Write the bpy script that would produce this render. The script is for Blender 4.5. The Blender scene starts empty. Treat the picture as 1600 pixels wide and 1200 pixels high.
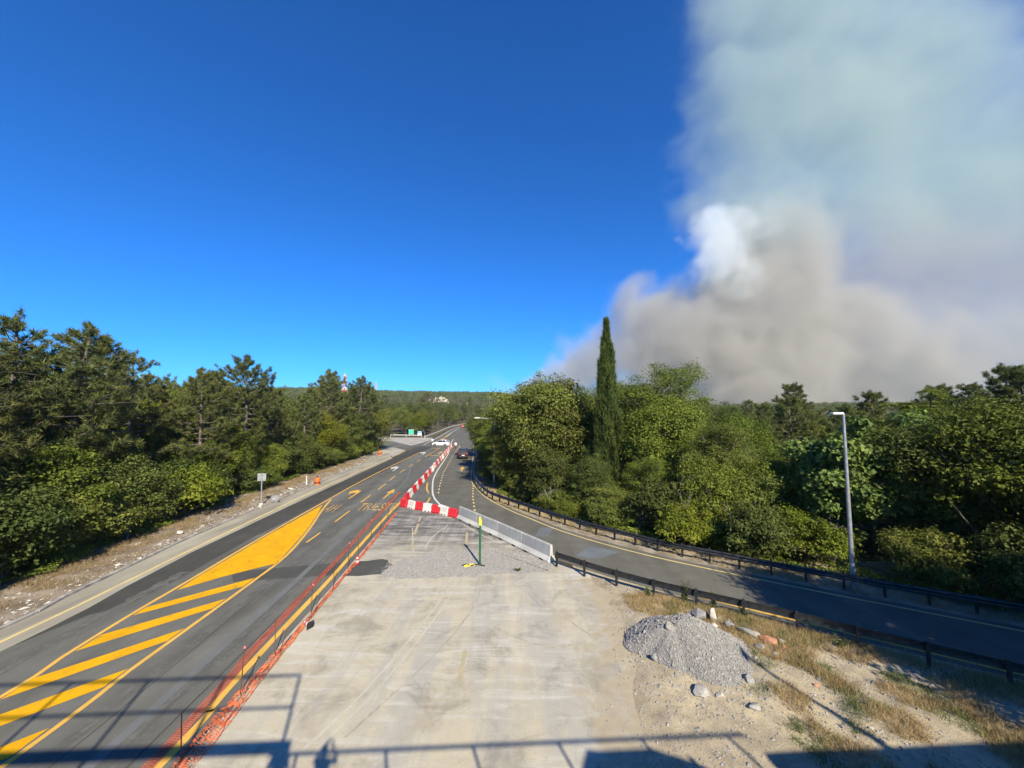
import bpy, bmesh, math, random
import numpy as np
from mathutils import Vector, Matrix, noise as mnoise

scene = bpy.context.scene
COL = scene.collection

# ---------------------------------------------------------------- camera, sky, sun, exposure
cam_data = bpy.data.cameras.new("camera")
cam = bpy.data.objects.new("camera", cam_data)
COL.objects.link(cam)
cam.location = (0.0, 0.0, 9.0)                       # held over the railing of an overpass
cam.rotation_euler = (math.radians(90.0) + math.atan(40.0 / 600.0), 0.0, 0.0)
cam_data.sensor_width = 36.0
cam_data.lens = 13.5
cam_data.clip_start = 0.05
cam_data.clip_end = 20000.0
scene.camera = cam

SUN = Vector((0.48, -1.28, 1.0)).normalized()         # towards the sun: behind and right of the camera
SUN_EL = math.asin(SUN.z)
world = bpy.data.worlds.new("World")
scene.world = world
world.use_nodes = True
wn = world.node_tree.nodes
wl = world.node_tree.links
wn.clear()
w_out = wn.new("ShaderNodeOutputWorld")
w_bg = wn.new("ShaderNodeBackground")
w_sky = wn.new("ShaderNodeTexSky")
w_sky.sky_type = 'NISHITA'
w_sky.sun_disc = False
w_sky.sun_elevation = SUN_EL
w_sky.sun_rotation = math.atan2(SUN.x, SUN.y)
w_sky.altitude = 300.0
w_sky.air_density = 1.0
w_sky.dust_density = 0.3
w_sky.ozone_density = 8.0
w_bg.inputs["Strength"].default_value = 0.085
w_tint = wn.new("ShaderNodeMix")
w_tint.data_type = 'RGBA'
w_tint.blend_type = 'MULTIPLY'
w_tint.inputs["Factor"].default_value = 1.0
w_tint.inputs["B"].default_value = (0.130, 0.725, 1.26, 1.0)   # a very clear, deep blue late-summer sky
wl.new(w_sky.outputs[0], w_tint.inputs["A"])
wl.new(w_tint.outputs["Result"], w_bg.inputs["Color"])
wl.new(w_bg.outputs[0], w_out.inputs["Surface"])

sun_data = bpy.data.lights.new("sun", 'SUN')
sun_data.energy = 5.0
sun_data.angle = math.radians(0.53)
sun_data.color = (1.0, 0.90, 0.71)
sun_ob = bpy.data.objects.new("sun", sun_data)
sun_ob.rotation_euler = SUN.to_track_quat('Z', 'Y').to_euler()
sun_ob.location = (20, -60, 60)
COL.objects.link(sun_ob)

scene.view_settings.view_transform = 'Standard'
scene.view_settings.look = 'None'
scene.view_settings.exposure = 0.85
scene.view_settings.gamma = 1.0
scene.view_settings.use_curve_mapping = False
cy = scene.cycles
cy.max_bounces = 8
cy.diffuse_bounces = 4
cy.glossy_bounces = 2
cy.transmission_bounces = 4
cy.transparent_max_bounces = 8
cy.volume_bounces = 2
cy.volume_step_rate = 2.0
cy.volume_max_steps = 256
cy.use_denoising = True
cy.denoiser = 'OPENIMAGEDENOISE'
cy.use_adaptive_sampling = True
cy.adaptive_threshold = 0.02

# ---------------------------------------------------------------- helpers
rnd = random.Random(7)


def tag(o, label=None, cat=None, group=None, kind=None):
    if label: o["label"] = label
    if cat: o["category"] = cat
    if group: o["group"] = group
    if kind: o["kind"] = kind
    return o


def link(o, parent=None):
    COL.objects.link(o)
    if parent is not None:
        o.parent = parent
    return o


def empty(name, loc=(0, 0, 0), rz=0.0, sc=1.0):
    o = bpy.data.objects.new(name, None)
    o.empty_display_size = 0.2
    o.location = loc
    o.rotation_euler = (0, 0, rz)
    o.scale = (sc, sc, sc) if not isinstance(sc, tuple) else sc
    return link(o)


def mesh_np(name, verts, faces, mat=None, smooth=False, var=None):
    """verts (n,3) array, faces (m,3|4) array -> mesh, fast."""
    me = bpy.data.meshes.new(name)
    v = np.asarray(verts, dtype=np.float32)
    f = np.asarray(faces, dtype=np.int32)
    k = f.shape[1]
    me.vertices.add(len(v)); me.vertices.foreach_set("co", v.ravel())
    me.loops.add(f.size); me.loops.foreach_set("vertex_index", f.ravel())
    me.polygons.add(len(f))
    me.polygons.foreach_set("loop_start", np.arange(0, f.size, k, dtype=np.int32))
    me.polygons.foreach_set("use_smooth", np.full(len(f), smooth, dtype=bool))
    if var is not None:
        a = me.attributes.new("leafvar", 'FLOAT', 'FACE')
        a.data.foreach_set("value", np.asarray(var, dtype=np.float32))
    me.update(calc_edges=True)
    if mat: me.materials.append(mat)
    return me


class MB:
    """Collects simple shapes into one mesh."""
    def __init__(self):
        self.v, self.f, self.m = [], [], []

    def add(self, vs, fs, mi=0):
        b = len(self.v)
        self.v += [tuple(p) for p in vs]
        self.f += [tuple(i + b for i in q) for q in fs]
        self.m += [mi] * len(fs)
        return self

    def box(self, c, s, rz=0.0, mi=0, taper=1.0):
        cx, cy_, cz = c; sx, sy, sz = s[0] / 2, s[1] / 2, s[2] / 2
        ca, sa = math.cos(rz), math.sin(rz)
        vs = []
        for z, t in ((-sz, 1.0), (sz, taper)):
            for x, y in ((-sx, -sy), (sx, -sy), (sx, sy), (-sx, sy)):
                x *= t; y *= t
                vs.append((cx + x * ca - y * sa, cy_ + x * sa + y * ca, cz + z))
        return self.add(vs, [(3, 2, 1, 0), (4, 5, 6, 7), (0, 1, 5, 4), (1, 2, 6, 5), (2, 3, 7, 6), (3, 0, 4, 7)], mi)

    def tube(self, pts, radii, n=8, cap=True, mi=0):
        pts = [Vector(p) for p in pts]
        if not isinstance(radii, (list, tuple)): radii = [radii] * len(pts)
        vs, fs = [], []
        for i, p in enumerate(pts):
            d = (pts[min(i + 1, len(pts) - 1)] - pts[max(i - 1, 0)]).normalized()
            a = d.orthogonal().normalized() if abs(d.z) > 0.9 else d.cross(Vector((0, 0, 1))).normalized()
            if abs(d.z) > 0.9: a = Vector((1, 0, 0)) - d * d.x; a.normalize()
            b = d.cross(a)
            for k in range(n):
                t = 2 * math.pi * k / n
                vs.append(p + (a * math.cos(t) + b * math.sin(t)) * radii[i])
        for i in range(len(pts) - 1):
            for k in range(n):
                k2 = (k + 1) % n
                fs.append((i * n + k, i * n + k2, (i + 1) * n + k2, (i + 1) * n + k))
        if cap:
            fs.append(tuple(range(n))[::-1]); fs.append(tuple(range((len(pts) - 1) * n, len(pts) * n)))
        return self.add(vs, fs, mi)

    def lathe(self, prof, c=(0, 0, 0), n=16, mi=0):
        vs, fs = [], []
        for r, z in prof:
            for k in range(n):
                t = 2 * math.pi * k / n
                vs.append((c[0] + r * math.cos(t), c[1] + r * math.sin(t), c[2] + z))
        for i in range(len(prof) - 1):
            for k in range(n):
                k2 = (k + 1) % n
                fs.append((i * n + k, i * n + k2, (i + 1) * n + k2, (i + 1) * n + k))
        fs.append(tuple(range(n))[::-1]); fs.append(tuple(range((len(prof) - 1) * n, len(prof) * n)))
        return self.add(vs, fs, mi)

    def sweep(self, path, prof, mi=0, cap=True):
        """closed profile (offset to the left of travel, height) swept along a ground polyline."""
        n = len(prof); vs, fs = [], []
        P = [Vector((p[0], p[1])) for p in path]
        for i, p in enumerate(P):
            d = (P[min(i + 1, len(P) - 1)] - P[max(i - 1, 0)]).normalized()
            nx, ny = -d.y, d.x
            for (o, z) in prof:
                vs.append((p.x + nx * o, p.y + ny * o, z))
        for i in range(len(P) - 1):
            for k in range(n):
                k2 = (k + 1) % n
                fs.append((i * n + k, (i + 1) * n + k, (i + 1) * n + k2, i * n + k2))
        if cap:
            fs.append(tuple(range(n))); fs.append(tuple(range((len(P) - 1) * n, len(P) * n))[::-1])
        return self.add(vs, fs, mi)

    def mesh(self, name, mats, smooth=False, bevel=0.0):
        me = bpy.data.meshes.new(name)
        me.from_pydata(self.v, [], self.f)
        if not isinstance(mats, (list, tuple)): mats = [mats]
        for m in mats: me.materials.append(m)
        me.polygons.foreach_set("material_index", self.m)
        bm = bmesh.new(); bm.from_mesh(me)
        bmesh.ops.recalc_face_normals(bm, faces=bm.faces)
        if bevel:
            ed = [e for e in bm.edges if len(e.link_faces) == 2 and e.calc_face_angle(0) > 0.5]
            bmesh.ops.bevel(bm, geom=ed, offset=bevel, segments=2, affect='EDGES', profile=0.5, clamp_overlap=True)
        bm.to_mesh(me); bm.free()
        if smooth:
            me.polygons.foreach_set("use_smooth", [True] * len(me.polygons))
            if smooth != 'all':
                me.set_sharp_from_angle(angle=math.radians(40))
        me.update()
        return me

    def obj(self, name, mats, parent=None, smooth=False, bevel=0.0, loc=(0, 0, 0), rz=0.0):
        o = bpy.data.objects.new(name, self.mesh(name, mats, smooth, bevel))
        o.location = loc; o.rotation_euler = (0, 0, rz)
        return link(o, parent)


def ob(name, me, parent=None, loc=(0, 0, 0), rz=0.0, sc=None):
    o = bpy.data.objects.new(name, me)
    o.location = loc; o.rotation_euler = (0, 0, rz)
    if sc is not None: o.scale = sc
    return link(o, parent)


def resample(path, n):
    P = [Vector(p) for p in path]
    d = [0.0]
    for a, b in zip(P, P[1:]): d.append(d[-1] + (b - a).length)
    out = []
    j = 0
    for i in range(n):
        t = d[-1] * i / (n - 1)
        while j < len(P) - 2 and d[j + 1] < t: j += 1
        k = (t - d[j]) / max(d[j + 1] - d[j], 1e-9)
        out.append(P[j].lerp(P[j + 1], k))
    return out


def smooth_path(path, n):
    """Catmull-Rom through the points, n samples evenly along it."""
    P = [Vector(p) for p in path]
    P = [P[0] * 2 - P[1]] + P + [P[-1] * 2 - P[-2]]
    out = []
    for i in range(1, len(P) - 2):
        for s in range(8):
            t = s / 8
            a, b, c, d = P[i - 1], P[i], P[i + 1], P[i + 2]
            out.append(0.5 * ((2 * b) + (c - a) * t + (2 * a - 5 * b + 4 * c - d) * t * t + (3 * b - a - 3 * c + d) * t ** 3))
    out.append(P[-2])
    return resample(out, n)


def at_y(path, y):
    for a, b in zip(path, path[1:]):
        if min(a[1], b[1]) <= y <= max(a[1], b[1]) and a[1] != b[1]:
            k = (y - a[1]) / (b[1] - a[1]); return a[0] + (b[0] - a[0]) * k
    return path[-1][0] if y > path[-1][1] else path[0][0]


# ---------------------------------------------------------------- materials
def new_mat(name):
    m = bpy.data.materials.new(name); m.use_nodes = True
    nt = m.node_tree; nt.nodes.clear()
    out = nt.nodes.new("ShaderNodeOutputMaterial")
    return m, nt, out


def c4(c): return (c[0], c[1], c[2], 1.0)


def n_noise(nt, vec, scale, detail=3.0, rough=0.55, dist=0.0):
    n = nt.nodes.new("ShaderNodeTexNoise")
    n.inputs["Scale"].default_value = scale; n.inputs["Detail"].default_value = detail
    n.inputs["Roughness"].default_value = rough; n.inputs["Distortion"].default_value = dist
    if vec is not None: nt.links.new(vec, n.inputs["Vector"])
    return n.outputs["Fac"]


def n_coord(nt, stretch=(1, 1, 1), rz=0.0, loc=(0, 0, 0)):
    tc = nt.nodes.new("ShaderNodeTexCoord")
    mp = nt.nodes.new("ShaderNodeMapping"); mp.vector_type = 'POINT'
    mp.inputs["Scale"].default_value = stretch; mp.inputs["Rotation"].default_value = (0, 0, rz)
    mp.inputs["Location"].default_value = loc
    nt.links.new(tc.outputs["Object"], mp.inputs["Vector"])
    return mp.outputs[0]


def n_ramp(nt, fac, stops):
    r = nt.nodes.new("ShaderNodeValToRGB")
    e = r.color_ramp.elements
    while len(e) < len(stops): e.new(0.5)
    for el, (p, c) in zip(e, stops):
        el.position = p; el.color = c4(c) if not isinstance(c, (int, float)) else (c, c, c, 1)
    if fac is not None: nt.links.new(fac, r.inputs[0])
    return r.outputs[0]


def n_mix(nt, a, b, fac, mode='MIX'):
    x = nt.nodes.new("ShaderNodeMix"); x.data_type = 'RGBA'; x.blend_type = mode
    for s, v in (("A", a), ("B", b), ("Factor", fac)):
        if isinstance(v, (int, float)): x.inputs[s].default_value = v if s == "Factor" else (v, v, v, 1)
        elif isinstance(v, tuple): x.inputs[s].default_value = c4(v)
        else: nt.links.new(v, x.inputs[s])
    return x.outputs["Result"]


def n_math(nt, op, a, b=None, clamp=False):
    x = nt.nodes.new("ShaderNodeMath"); x.operation = op; x.use_clamp = clamp
    for i, v in enumerate((a, b)):
        if v is None: continue
        if isinstance(v, (int, float)): x.inputs[i].default_value = v
        else: nt.links.new(v, x.inputs[i])
    return x.outputs[0]


def n_bsdf(nt, out, col, rough=0.8, metallic=0.0, spec=0.3, bump=None, bump_s=0.3, bump_d=0.02, coat=0.0):
    b = nt.nodes.new("ShaderNodeBsdfPrincipled")
    if isinstance(col, tuple): b.inputs["Base Color"].default_value = c4(col)
    else: nt.links.new(col, b.inputs["Base Color"])
    if isinstance(rough, (int, float)): b.inputs["Roughness"].default_value = rough
    else: nt.links.new(rough, b.inputs["Roughness"])
    b.inputs["Metallic"].default_value = metallic
    b.inputs["Specular IOR Level"].default_value = spec
    b.inputs["Coat Weight"].default_value = coat
    if bump is not None:
        bp = nt.nodes.new("ShaderNodeBump")
        bp.inputs["Strength"].default_value = bump_s; bp.inputs["Distance"].default_value = bump_d
        nt.links.new(bump, bp.inputs["Height"]); nt.links.new(bp.outputs[0], b.inputs["Normal"])
    nt.links.new(b.outputs[0], out.inputs["Surface"])
    return b


def pmat(name, c1, c2, scale=3.0, stretch=(1, 1, 1), rz=0.0, fine=0.0, fine_scale=60.0, rough=0.8, metallic=0.0,
         spec=0.3, lo=0.35, hi=0.65, bump=0.0, detail=4.0, coat=0.0):
    m, nt, out = new_mat(name)
    co = n_coord(nt, stretch, rz)
    col = n_ramp(nt, n_noise(nt, co, scale, detail), [(lo, c1), (hi, c2)])
    fn = None
    if fine:
        fn = n_noise(nt, n_coord(nt), fine_scale, 2.0)
        col = n_mix(nt, col, n_ramp(nt, fn, [(0.3, 1.0 - fine), (0.7, 1.0 + 0.0)]), 1.0, 'MULTIPLY')
    n_bsdf(nt, out, col, rough, metallic, spec, fn if (bump and fn is not None) else None, bump, 0.02, coat)
    return m


def plain(name, c, rough=0.6, metallic=0.0, spec=0.4, coat=0.0):
    d = tuple(x * 0.82 for x in c)
    return pmat(name, d, c, 4.0, rough=rough, metallic=metallic, spec=spec, coat=coat)


MAT = {}


def asphalt(name, c, blotch=0.25, rz=0.08):
    m, nt, out = new_mat(name)
    big = n_noise(nt, n_coord(nt, (0.55, 0.06, 1), rz), 1.0, 5.0, 0.6)
    mid = n_noise(nt, n_coord(nt), 0.7, 4.0)
    fine = n_noise(nt, n_coord(nt), 55.0, 2.0)
    col = n_ramp(nt, big, [(0.3, tuple(x * (1 - blotch) for x in c)), (0.5, c), (0.72, tuple(x * (1 + blotch) for x in c))])
    col = n_mix(nt, col, n_ramp(nt, mid, [(0.3, 0.80), (0.7, 1.03)]), 1.0, 'MULTIPLY')
    col = n_mix(nt, col, n_ramp(nt, fine, [(0.3, 0.62), (0.7, 1.06)]), 1.0, 'MULTIPLY')
    # thin tar cracks
    vo = nt.nodes.new("ShaderNodeTexVoronoi"); vo.feature = 'DISTANCE_TO_EDGE'; vo.inputs["Scale"].default_value = 0.16
    wv = nt.nodes.new("ShaderNodeVectorMath"); wv.operation = 'ADD'
    wn_ = nt.nodes.new("ShaderNodeTexNoise"); wn_.inputs["Scale"].default_value = 0.8
    wn_.inputs["Detail"].default_value = 4.0
    nt.links.new(n_coord(nt), wv.inputs[0]); nt.links.new(wn_.outputs["Color"], wv.inputs[1])
    nt.links.new(wv.outputs[0], vo.inputs["Vector"])
    crack = n_ramp(nt, vo.outputs["Distance"], [(0.0, 0.84), (0.005, 1.0)])
    col = n_mix(nt, col, crack, 1.0, 'MULTIPLY')
    n_bsdf(nt, out, col, 0.9, 0.0, 0.10, fine, 0.35, 0.015)
    return m


def paint(name, c, under, wear=0.38):
    m, nt, out = new_mat(name)
    w = n_noise(nt, n_coord(nt), 2.2, 6.0, 0.75)
    w2 = n_noise(nt, n_coord(nt, (1, 0.12, 1)), 6.0, 3.0)
    fac = n_ramp(nt, n_mix(nt, w, w2, 0.35), [(wear - 0.08, 1.0), (wear + 0.05, 0.0)])
    tone = n_mix(nt, c, n_ramp(nt, n_noise(nt, n_coord(nt), 1.1, 3.0), [(0.3, 0.8), (0.7, 1.0)]), 1.0, 'MULTIPLY')
    col = n_mix(nt, tone, under, fac)
    fine = n_noise(nt, n_coord(nt), 70.0, 2.0)
    col = n_mix(nt, col, n_ramp(nt, fine, [(0.3, 0.85), (0.65, 1.0)]), 1.0, 'MULTIPLY')
    n_bsdf(nt, out, col, 0.85, 0.0, 0.12, fine, 0.2, 0.01)
    return m


def leaf_mat(name, dark, mid, light, rough=0.6, spec=0.14, trans=0.34):
    m, nt, out = new_mat(name)
    at = nt.nodes.new("ShaderNodeAttribute"); at.attribute_name = "leafvar"
    oi = nt.nodes.new("ShaderNodeObjectInfo")
    col = n_ramp(nt, at.outputs["Fac"], [(0.0, dark), (0.55, mid), (1.0, light)])
    hs = nt.nodes.new("ShaderNodeHueSaturation")
    nt.links.new(col, hs.inputs["Color"])
    r1 = n_math(nt, 'MULTIPLY', oi.outputs["Random"], 0.03)
    nt.links.new(n_math(nt, 'ADD', r1, 0.474), hs.inputs["Hue"])
    r2 = n_math(nt, 'FRACT', n_math(nt, 'MULTIPLY', oi.outputs["Random"], 7.31))
    nt.links.new(n_math(nt, 'ADD', n_math(nt, 'MULTIPLY', r2, 0.45), 0.78), hs.inputs["Value"])
    b = n_bsdf(nt, out, hs.outputs[0], rough, 0.0, spec)
    tr = nt.nodes.new("ShaderNodeBsdfTranslucent")
    nt.links.new(n_mix(nt, hs.outputs[0], (1.0, 1.0, 0.55), 0.5, 'MULTIPLY'), tr.inputs["Color"])
    mx = nt.nodes.new("ShaderNodeMixShader"); mx.inputs[0].default_value = trans
    nt.links.new(b.outputs[0], mx.inputs[1]); nt.links.new(tr.outputs[0], mx.inputs[2])
    nt.links.new(mx.outputs[0], out.inputs["Surface"])
    return m


ASPH = (0.150, 0.149, 0.130)
MAT['asphalt'] = asphalt("asphalt", ASPH, 0.30)
MAT['asphalt_new'] = asphalt("asphalt_new", (0.078, 0.078, 0.070), 0.2)
MAT['asphalt_ramp'] = asphalt("asphalt_ramp", (0.150, 0.146, 0.124), 0.16, -0.7)
MAT['asphalt_mid'] = asphalt("asphalt_mid", (0.092, 0.092, 0.082), 0.2)
MAT['asphalt_pale'] = asphalt("asphalt_pale", (0.17, 0.19, 0.20), 0.12)
MAT['shoulder'] = pmat("dusty_shoulder", (0.24, 0.22, 0.17), (0.38, 0.35, 0.27), 0.8, (1, 0.18, 1), 0.08, fine=0.2, bump=0.3, rough=0.95)
MAT['yellow_fill'] = paint("yellow_hatch_paint", (0.74, 0.38, 0.008), (0.27, 0.19, 0.06), 0.395)
MAT['yellow_line'] = paint("yellow_line_paint", (0.70, 0.41, 0.085), ASPH, 0.37)
MAT['yellow_pale'] = paint("pale_yellow_paint", (0.66, 0.52, 0.22), (0.36, 0.33, 0.26), 0.38)
MAT['yellow_faint'] = paint("faint_yellow_paint", (0.44, 0.37, 0.21), (0.36, 0.33, 0.25), 0.47)
MAT['white_line'] = paint("white_line_paint", (0.62, 0.61, 0.56), ASPH, 0.36)
MAT['ghost'] = paint("erased_paint", (0.150, 0.156, 0.155), ASPH, 0.44)
MAT['tyre_dark'] = paint("tyre_track_dark", (0.35, 0.325, 0.265), (0.43, 0.39, 0.30), 0.50)
MAT['tyre_pale'] = paint("tyre_track_pale", (0.49, 0.465, 0.39), (0.44, 0.405, 0.32), 0.50)
MAT['oil_track'] = paint("oil_track", (0.112, 0.111, 0.098), ASPH, 0.47)
MAT['concrete'] = pmat("barrier_concrete", (0.32, 0.32, 0.305), (0.44, 0.44, 0.42), 1.6, (1, 1, 0.5), fine=0.15, fine_scale=40, rough=0.9, bump=0.2)
MAT['concrete_foot'] = pmat("barrier_foot_concrete", (0.40, 0.39, 0.36), (0.54, 0.53, 0.49), 1.4, fine=0.15, fine_scale=40, rough=0.9)
MAT['kerb'] = pmat("kerb_stone", (0.24, 0.22, 0.19), (0.42, 0.40, 0.35), 2.0, fine=0.25, rough=0.95, bump=0.3)
MAT['red_plastic'] = pmat("red_plastic", (0.44, 0.022, 0.030), (0.66, 0.035, 0.048), 5.0, fine=0.25, fine_scale=16, rough=0.5, spec=0.3)
MAT['white_plastic'] = pmat("white_plastic", (0.50, 0.48, 0.42), (0.74, 0.73, 0.68), 5.0, fine=0.22, fine_scale=16, rough=0.5, spec=0.3)
MAT['dark_steel'] = pmat("dark_weathered_steel", (0.016, 0.018, 0.020), (0.040, 0.042, 0.044), 6.0, rough=0.45, spec=0.5, metallic=0.3)
MAT['galv'] = pmat("galvanised_steel", (0.34, 0.36, 0.38), (0.50, 0.52, 0.54), 5.0, rough=0.4, metallic=0.6)
MAT['galv_pale'] = pmat("pale_rail_steel", (0.46, 0.46, 0.42), (0.62, 0.61, 0.56), 5.0, rough=0.55, metallic=0.2)
MAT['lamp_grey'] = plain("lamp_paint_grey", (0.60, 0.60, 0.58), 0.45)
MAT['green_paint'] = pmat("green_paint", (0.015, 0.085, 0.03), (0.025, 0.12, 0.045), 5.0, rough=0.5)
MAT['yellow_paint'] = pmat("yellow_sleeve", (0.75, 0.60, 0.03), (0.85, 0.72, 0.06), 5.0, rough=0.5)
MAT['orange_net'] = pmat("orange_netting", (0.36, 0.085, 0.035), (0.62, 0.17, 0.075), 3.0, rough=0.55)
MAT['red_net'] = pmat("faded_red_netting", (0.42, 0.10, 0.05), (0.58, 0.16, 0.085), 3.0, rough=0.6)
MAT['rust'] = pmat("rusty_stake", (0.06, 0.03, 0.02), (0.14, 0.06, 0.035), 8.0, rough=0.8)
MAT['pink'] = plain("pink_cap", (0.72, 0.16, 0.18), 0.5)
MAT['orange'] = pmat("orange_plastic", (0.72, 0.12, 0.02), (0.86, 0.18, 0.03), 3.0, rough=0.45)
MAT['black'] = plain("black_rubber", (0.02, 0.02, 0.022), 0.7)
MAT['white'] = plain("white_paint", (0.78, 0.78, 0.76), 0.45)
MAT['sign_green'] = pmat("green_sign_sheet", (0.05, 0.38, 0.26), (0.06, 0.45, 0.31), 2.0, rough=0.4)
MAT['sign_blue'] = pmat("blue_sign_sheet", (0.10, 0.34, 0.62), (0.14, 0.42, 0.72), 2.0, rough=0.4)
MAT['sign_back'] = pmat("sign_back_grey", (0.30, 0.32, 0.32), (0.40, 0.42, 0.42), 4.0, rough=0.5, metallic=0.3)
MAT['bark'] = pmat("bark", (0.075, 0.060, 0.045), (0.17, 0.145, 0.12), 3.0, (1, 1, 0.25), fine=0.4, fine_scale=25, rough=0.95, bump=0.5)
MAT['bark_pine'] = pmat("pine_bark", (0.10, 0.078, 0.062), (0.22, 0.19, 0.165), 3.0, (1, 1, 0.3), fine=0.4, fine_scale=22, rough=0.95, bump=0.5)
MAT['leaf_olive'] = leaf_mat("leaf_olive", (0.076, 0.102, 0.019), (0.138, 0.172, 0.034), (0.224, 0.265, 0.066))
MAT['leaf_green'] = leaf_mat("leaf_green", (0.083, 0.121, 0.018), (0.146, 0.197, 0.028), (0.230, 0.285, 0.051))
MAT['leaf_bright'] = leaf_mat("leaf_bright", (0.092, 0.123, 0.013), (0.152, 0.188, 0.019), (0.217, 0.243, 0.030))
MAT['leaf_dark'] = leaf_mat("leaf_dark", (0.055, 0.081, 0.019), (0.099, 0.136, 0.032), (0.164, 0.209, 0.053))
MAT['leaf_broad'] = leaf_mat("leaf_broad", (0.063, 0.116, 0.024), (0.120, 0.190, 0.040), (0.202, 0.290, 0.062), 0.5, 0.25, 0.30)
MAT['leaf_rust'] = leaf_mat("leaf_rust", (0.149, 0.098, 0.016), (0.276, 0.161, 0.025), (0.391, 0.23, 0.034))
MAT['leaf_dry'] = leaf_mat("leaf_dry", (0.27, 0.205, 0.08), (0.46, 0.365, 0.16), (0.60, 0.51, 0.27), 0.8, 0.1, 0.2)
MAT['leaf_brown'] = leaf_mat("brown_grass", (0.15, 0.105, 0.05), (0.27, 0.20, 0.10), (0.40, 0.32, 0.17), 0.8, 0.1, 0.2)
MAT['leaf_weed'] = leaf_mat("leaf_weed", (0.069, 0.106, 0.027), (0.125, 0.175, 0.05), (0.213, 0.25, 0.088), 0.6, 0.2)
MAT['needle'] = leaf_mat("pine_needles", (0.066, 0.086, 0.028), (0.112, 0.138, 0.042), (0.205, 0.215, 0.066), 0.65, 0.10, 0.2)
MAT['needle_cypress'] = leaf_mat("cypress_sprays", (0.036, 0.054, 0.014), (0.086, 0.116, 0.028), (0.165, 0.205, 0.050), 0.7, 0.10, 0.15)
MAT['leaf_far'] = leaf_mat("far_foliage", (0.063, 0.092, 0.024), (0.108, 0.145, 0.040), (0.193, 0.211, 0.069), 0.7, 0.15, 0.15)
MAT['stone'] = pmat("limestone", (0.25, 0.238, 0.215), (0.38, 0.362, 0.335), 2.5, fine=0.35, fine_scale=18, rough=0.95, bump=0.5)
MAT['stone_white'] = pmat("pale_limestone", (0.36, 0.345, 0.30), (0.52, 0.50, 0.45), 2.5, fine=0.2, fine_scale=18, rough=0.95, bump=0.4)
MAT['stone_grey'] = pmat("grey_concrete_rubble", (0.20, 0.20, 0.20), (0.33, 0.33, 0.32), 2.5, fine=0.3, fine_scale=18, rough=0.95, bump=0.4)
MAT['brick_orange'] = pmat("orange_brick_rubble", (0.34, 0.15, 0.085), (0.48, 0.26, 0.16), 3.0, fine=0.3, fine_scale=20, rough=0.95)
MAT['gravel'] = pmat("crushed_limestone", (0.235, 0.226, 0.212), (0.345, 0.332, 0.312), 9.0, fine=0.2, fine_scale=8, rough=0.95)
MAT['cliff'] = pmat("cliff_limestone", (0.42, 0.36, 0.28), (0.62, 0.56, 0.46), 0.12, fine=0.4, fine_scale=0.5, rough=0.95)

# ---------------------------------------------------------------- terrain
def sstep(a, b, x):
    t = min(max((x - a) / (b - a), 0.0), 1.0)
    return t * t * (3 - 2 * t)


def hill_z(x, y):
    r = math.hypot(x, y)
    az = math.degrees(math.atan2(x, y))
    if r < 215 or abs(az) > 110: return -0.05
    top = 64.0
    if az > -4: top = 64 - 46 * sstep(-4, 14, az)
    if az < -30: top = 64 - 20 * sstep(-30, -60, az)
    t = sstep(215, 1500, r) * 0.75 + 0.25 * sstep(215, 620, r)
    n = mnoise.noise(Vector((x / 260, y / 260, 0.3))) * 11 + mnoise.noise(Vector((x / 95, y / 95, 1.7))) * 4.0
    return -0.05 + t * (top + n * min(1.0, (r - 215) / 400))


def build_terrain():
    radii = [0.0, 6, 14, 30, 60, 100, 150, 215]
    r = 215.0
    while r < 5200: r *= 1.075; radii.append(r)
    na = 220
    V, F = [(0, 0, -0.05)], []
    for ri in radii[1:]:
        for k in range(na):
            a = 2 * math.pi * k / na
            x, y = ri * math.sin(a), ri * math.cos(a)
            V.append((x, y, hill_z(x, y)))
    for k in range(na): F.append((0, 1 + (k + 1) % na, 1 + k))
    for i in range(len(radii) - 2):
        b0, b1 = 1 + i * na, 1 + (i + 1) * na
        for k in range(na):
            k2 = (k + 1) % na
            F.append((b0 + k, b0 + k2, b1 + k2, b1 + k))
    me = bpy.data.meshes.new("ground"); me.from_pydata(V, [], F)
    m, nt, out = new_mat("wood_floor")
    c = n_ramp(nt, n_noise(nt, n_coord(nt), 0.35, 6.0), [(0.3, (0.055, 0.050, 0.028)), (0.5, (0.10, 0.085, 0.05)), (0.7, (0.15, 0.125, 0.08))])
    f = n_noise(nt, n_coord(nt), 14.0, 4.0)
    c = n_mix(nt, c, n_ramp(nt, f, [(0.3, 0.55), (0.7, 1.0)]), 1.0, 'MULTIPLY')
    n_bsdf(nt, out, c, 0.95, 0, 0.1, f, 0.5, 0.05)
    me.materials.append(m)
    me.polygons.foreach_set("use_smooth", [True] * len(me.polygons))
    tag(ob("ground", me), kind="structure")


build_terrain()


def sheet(name, left, right, z, mat, n=60, parent=None, smooth=True):
    """Flat strip between two polylines, both running the same way."""
    f = smooth_path if smooth else resample
    Lp = f([(p[0], p[1], 0) for p in left], n); Rp = f([(p[0], p[1], 0) for p in right], n)
    V = [(p.x, p.y, z) for p in Lp] + [(p.x, p.y, z) for p in Rp]
    F = [(i, n + i, n + i + 1, i + 1) for i in range(n - 1)]
    me = bpy.data.meshes.new(name); me.from_pydata(V, [], F); me.materials.append(mat)
    me.update()
    o = ob(name, me, parent)
    if parent is None: tag(o, kind="structure")
    return o


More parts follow.
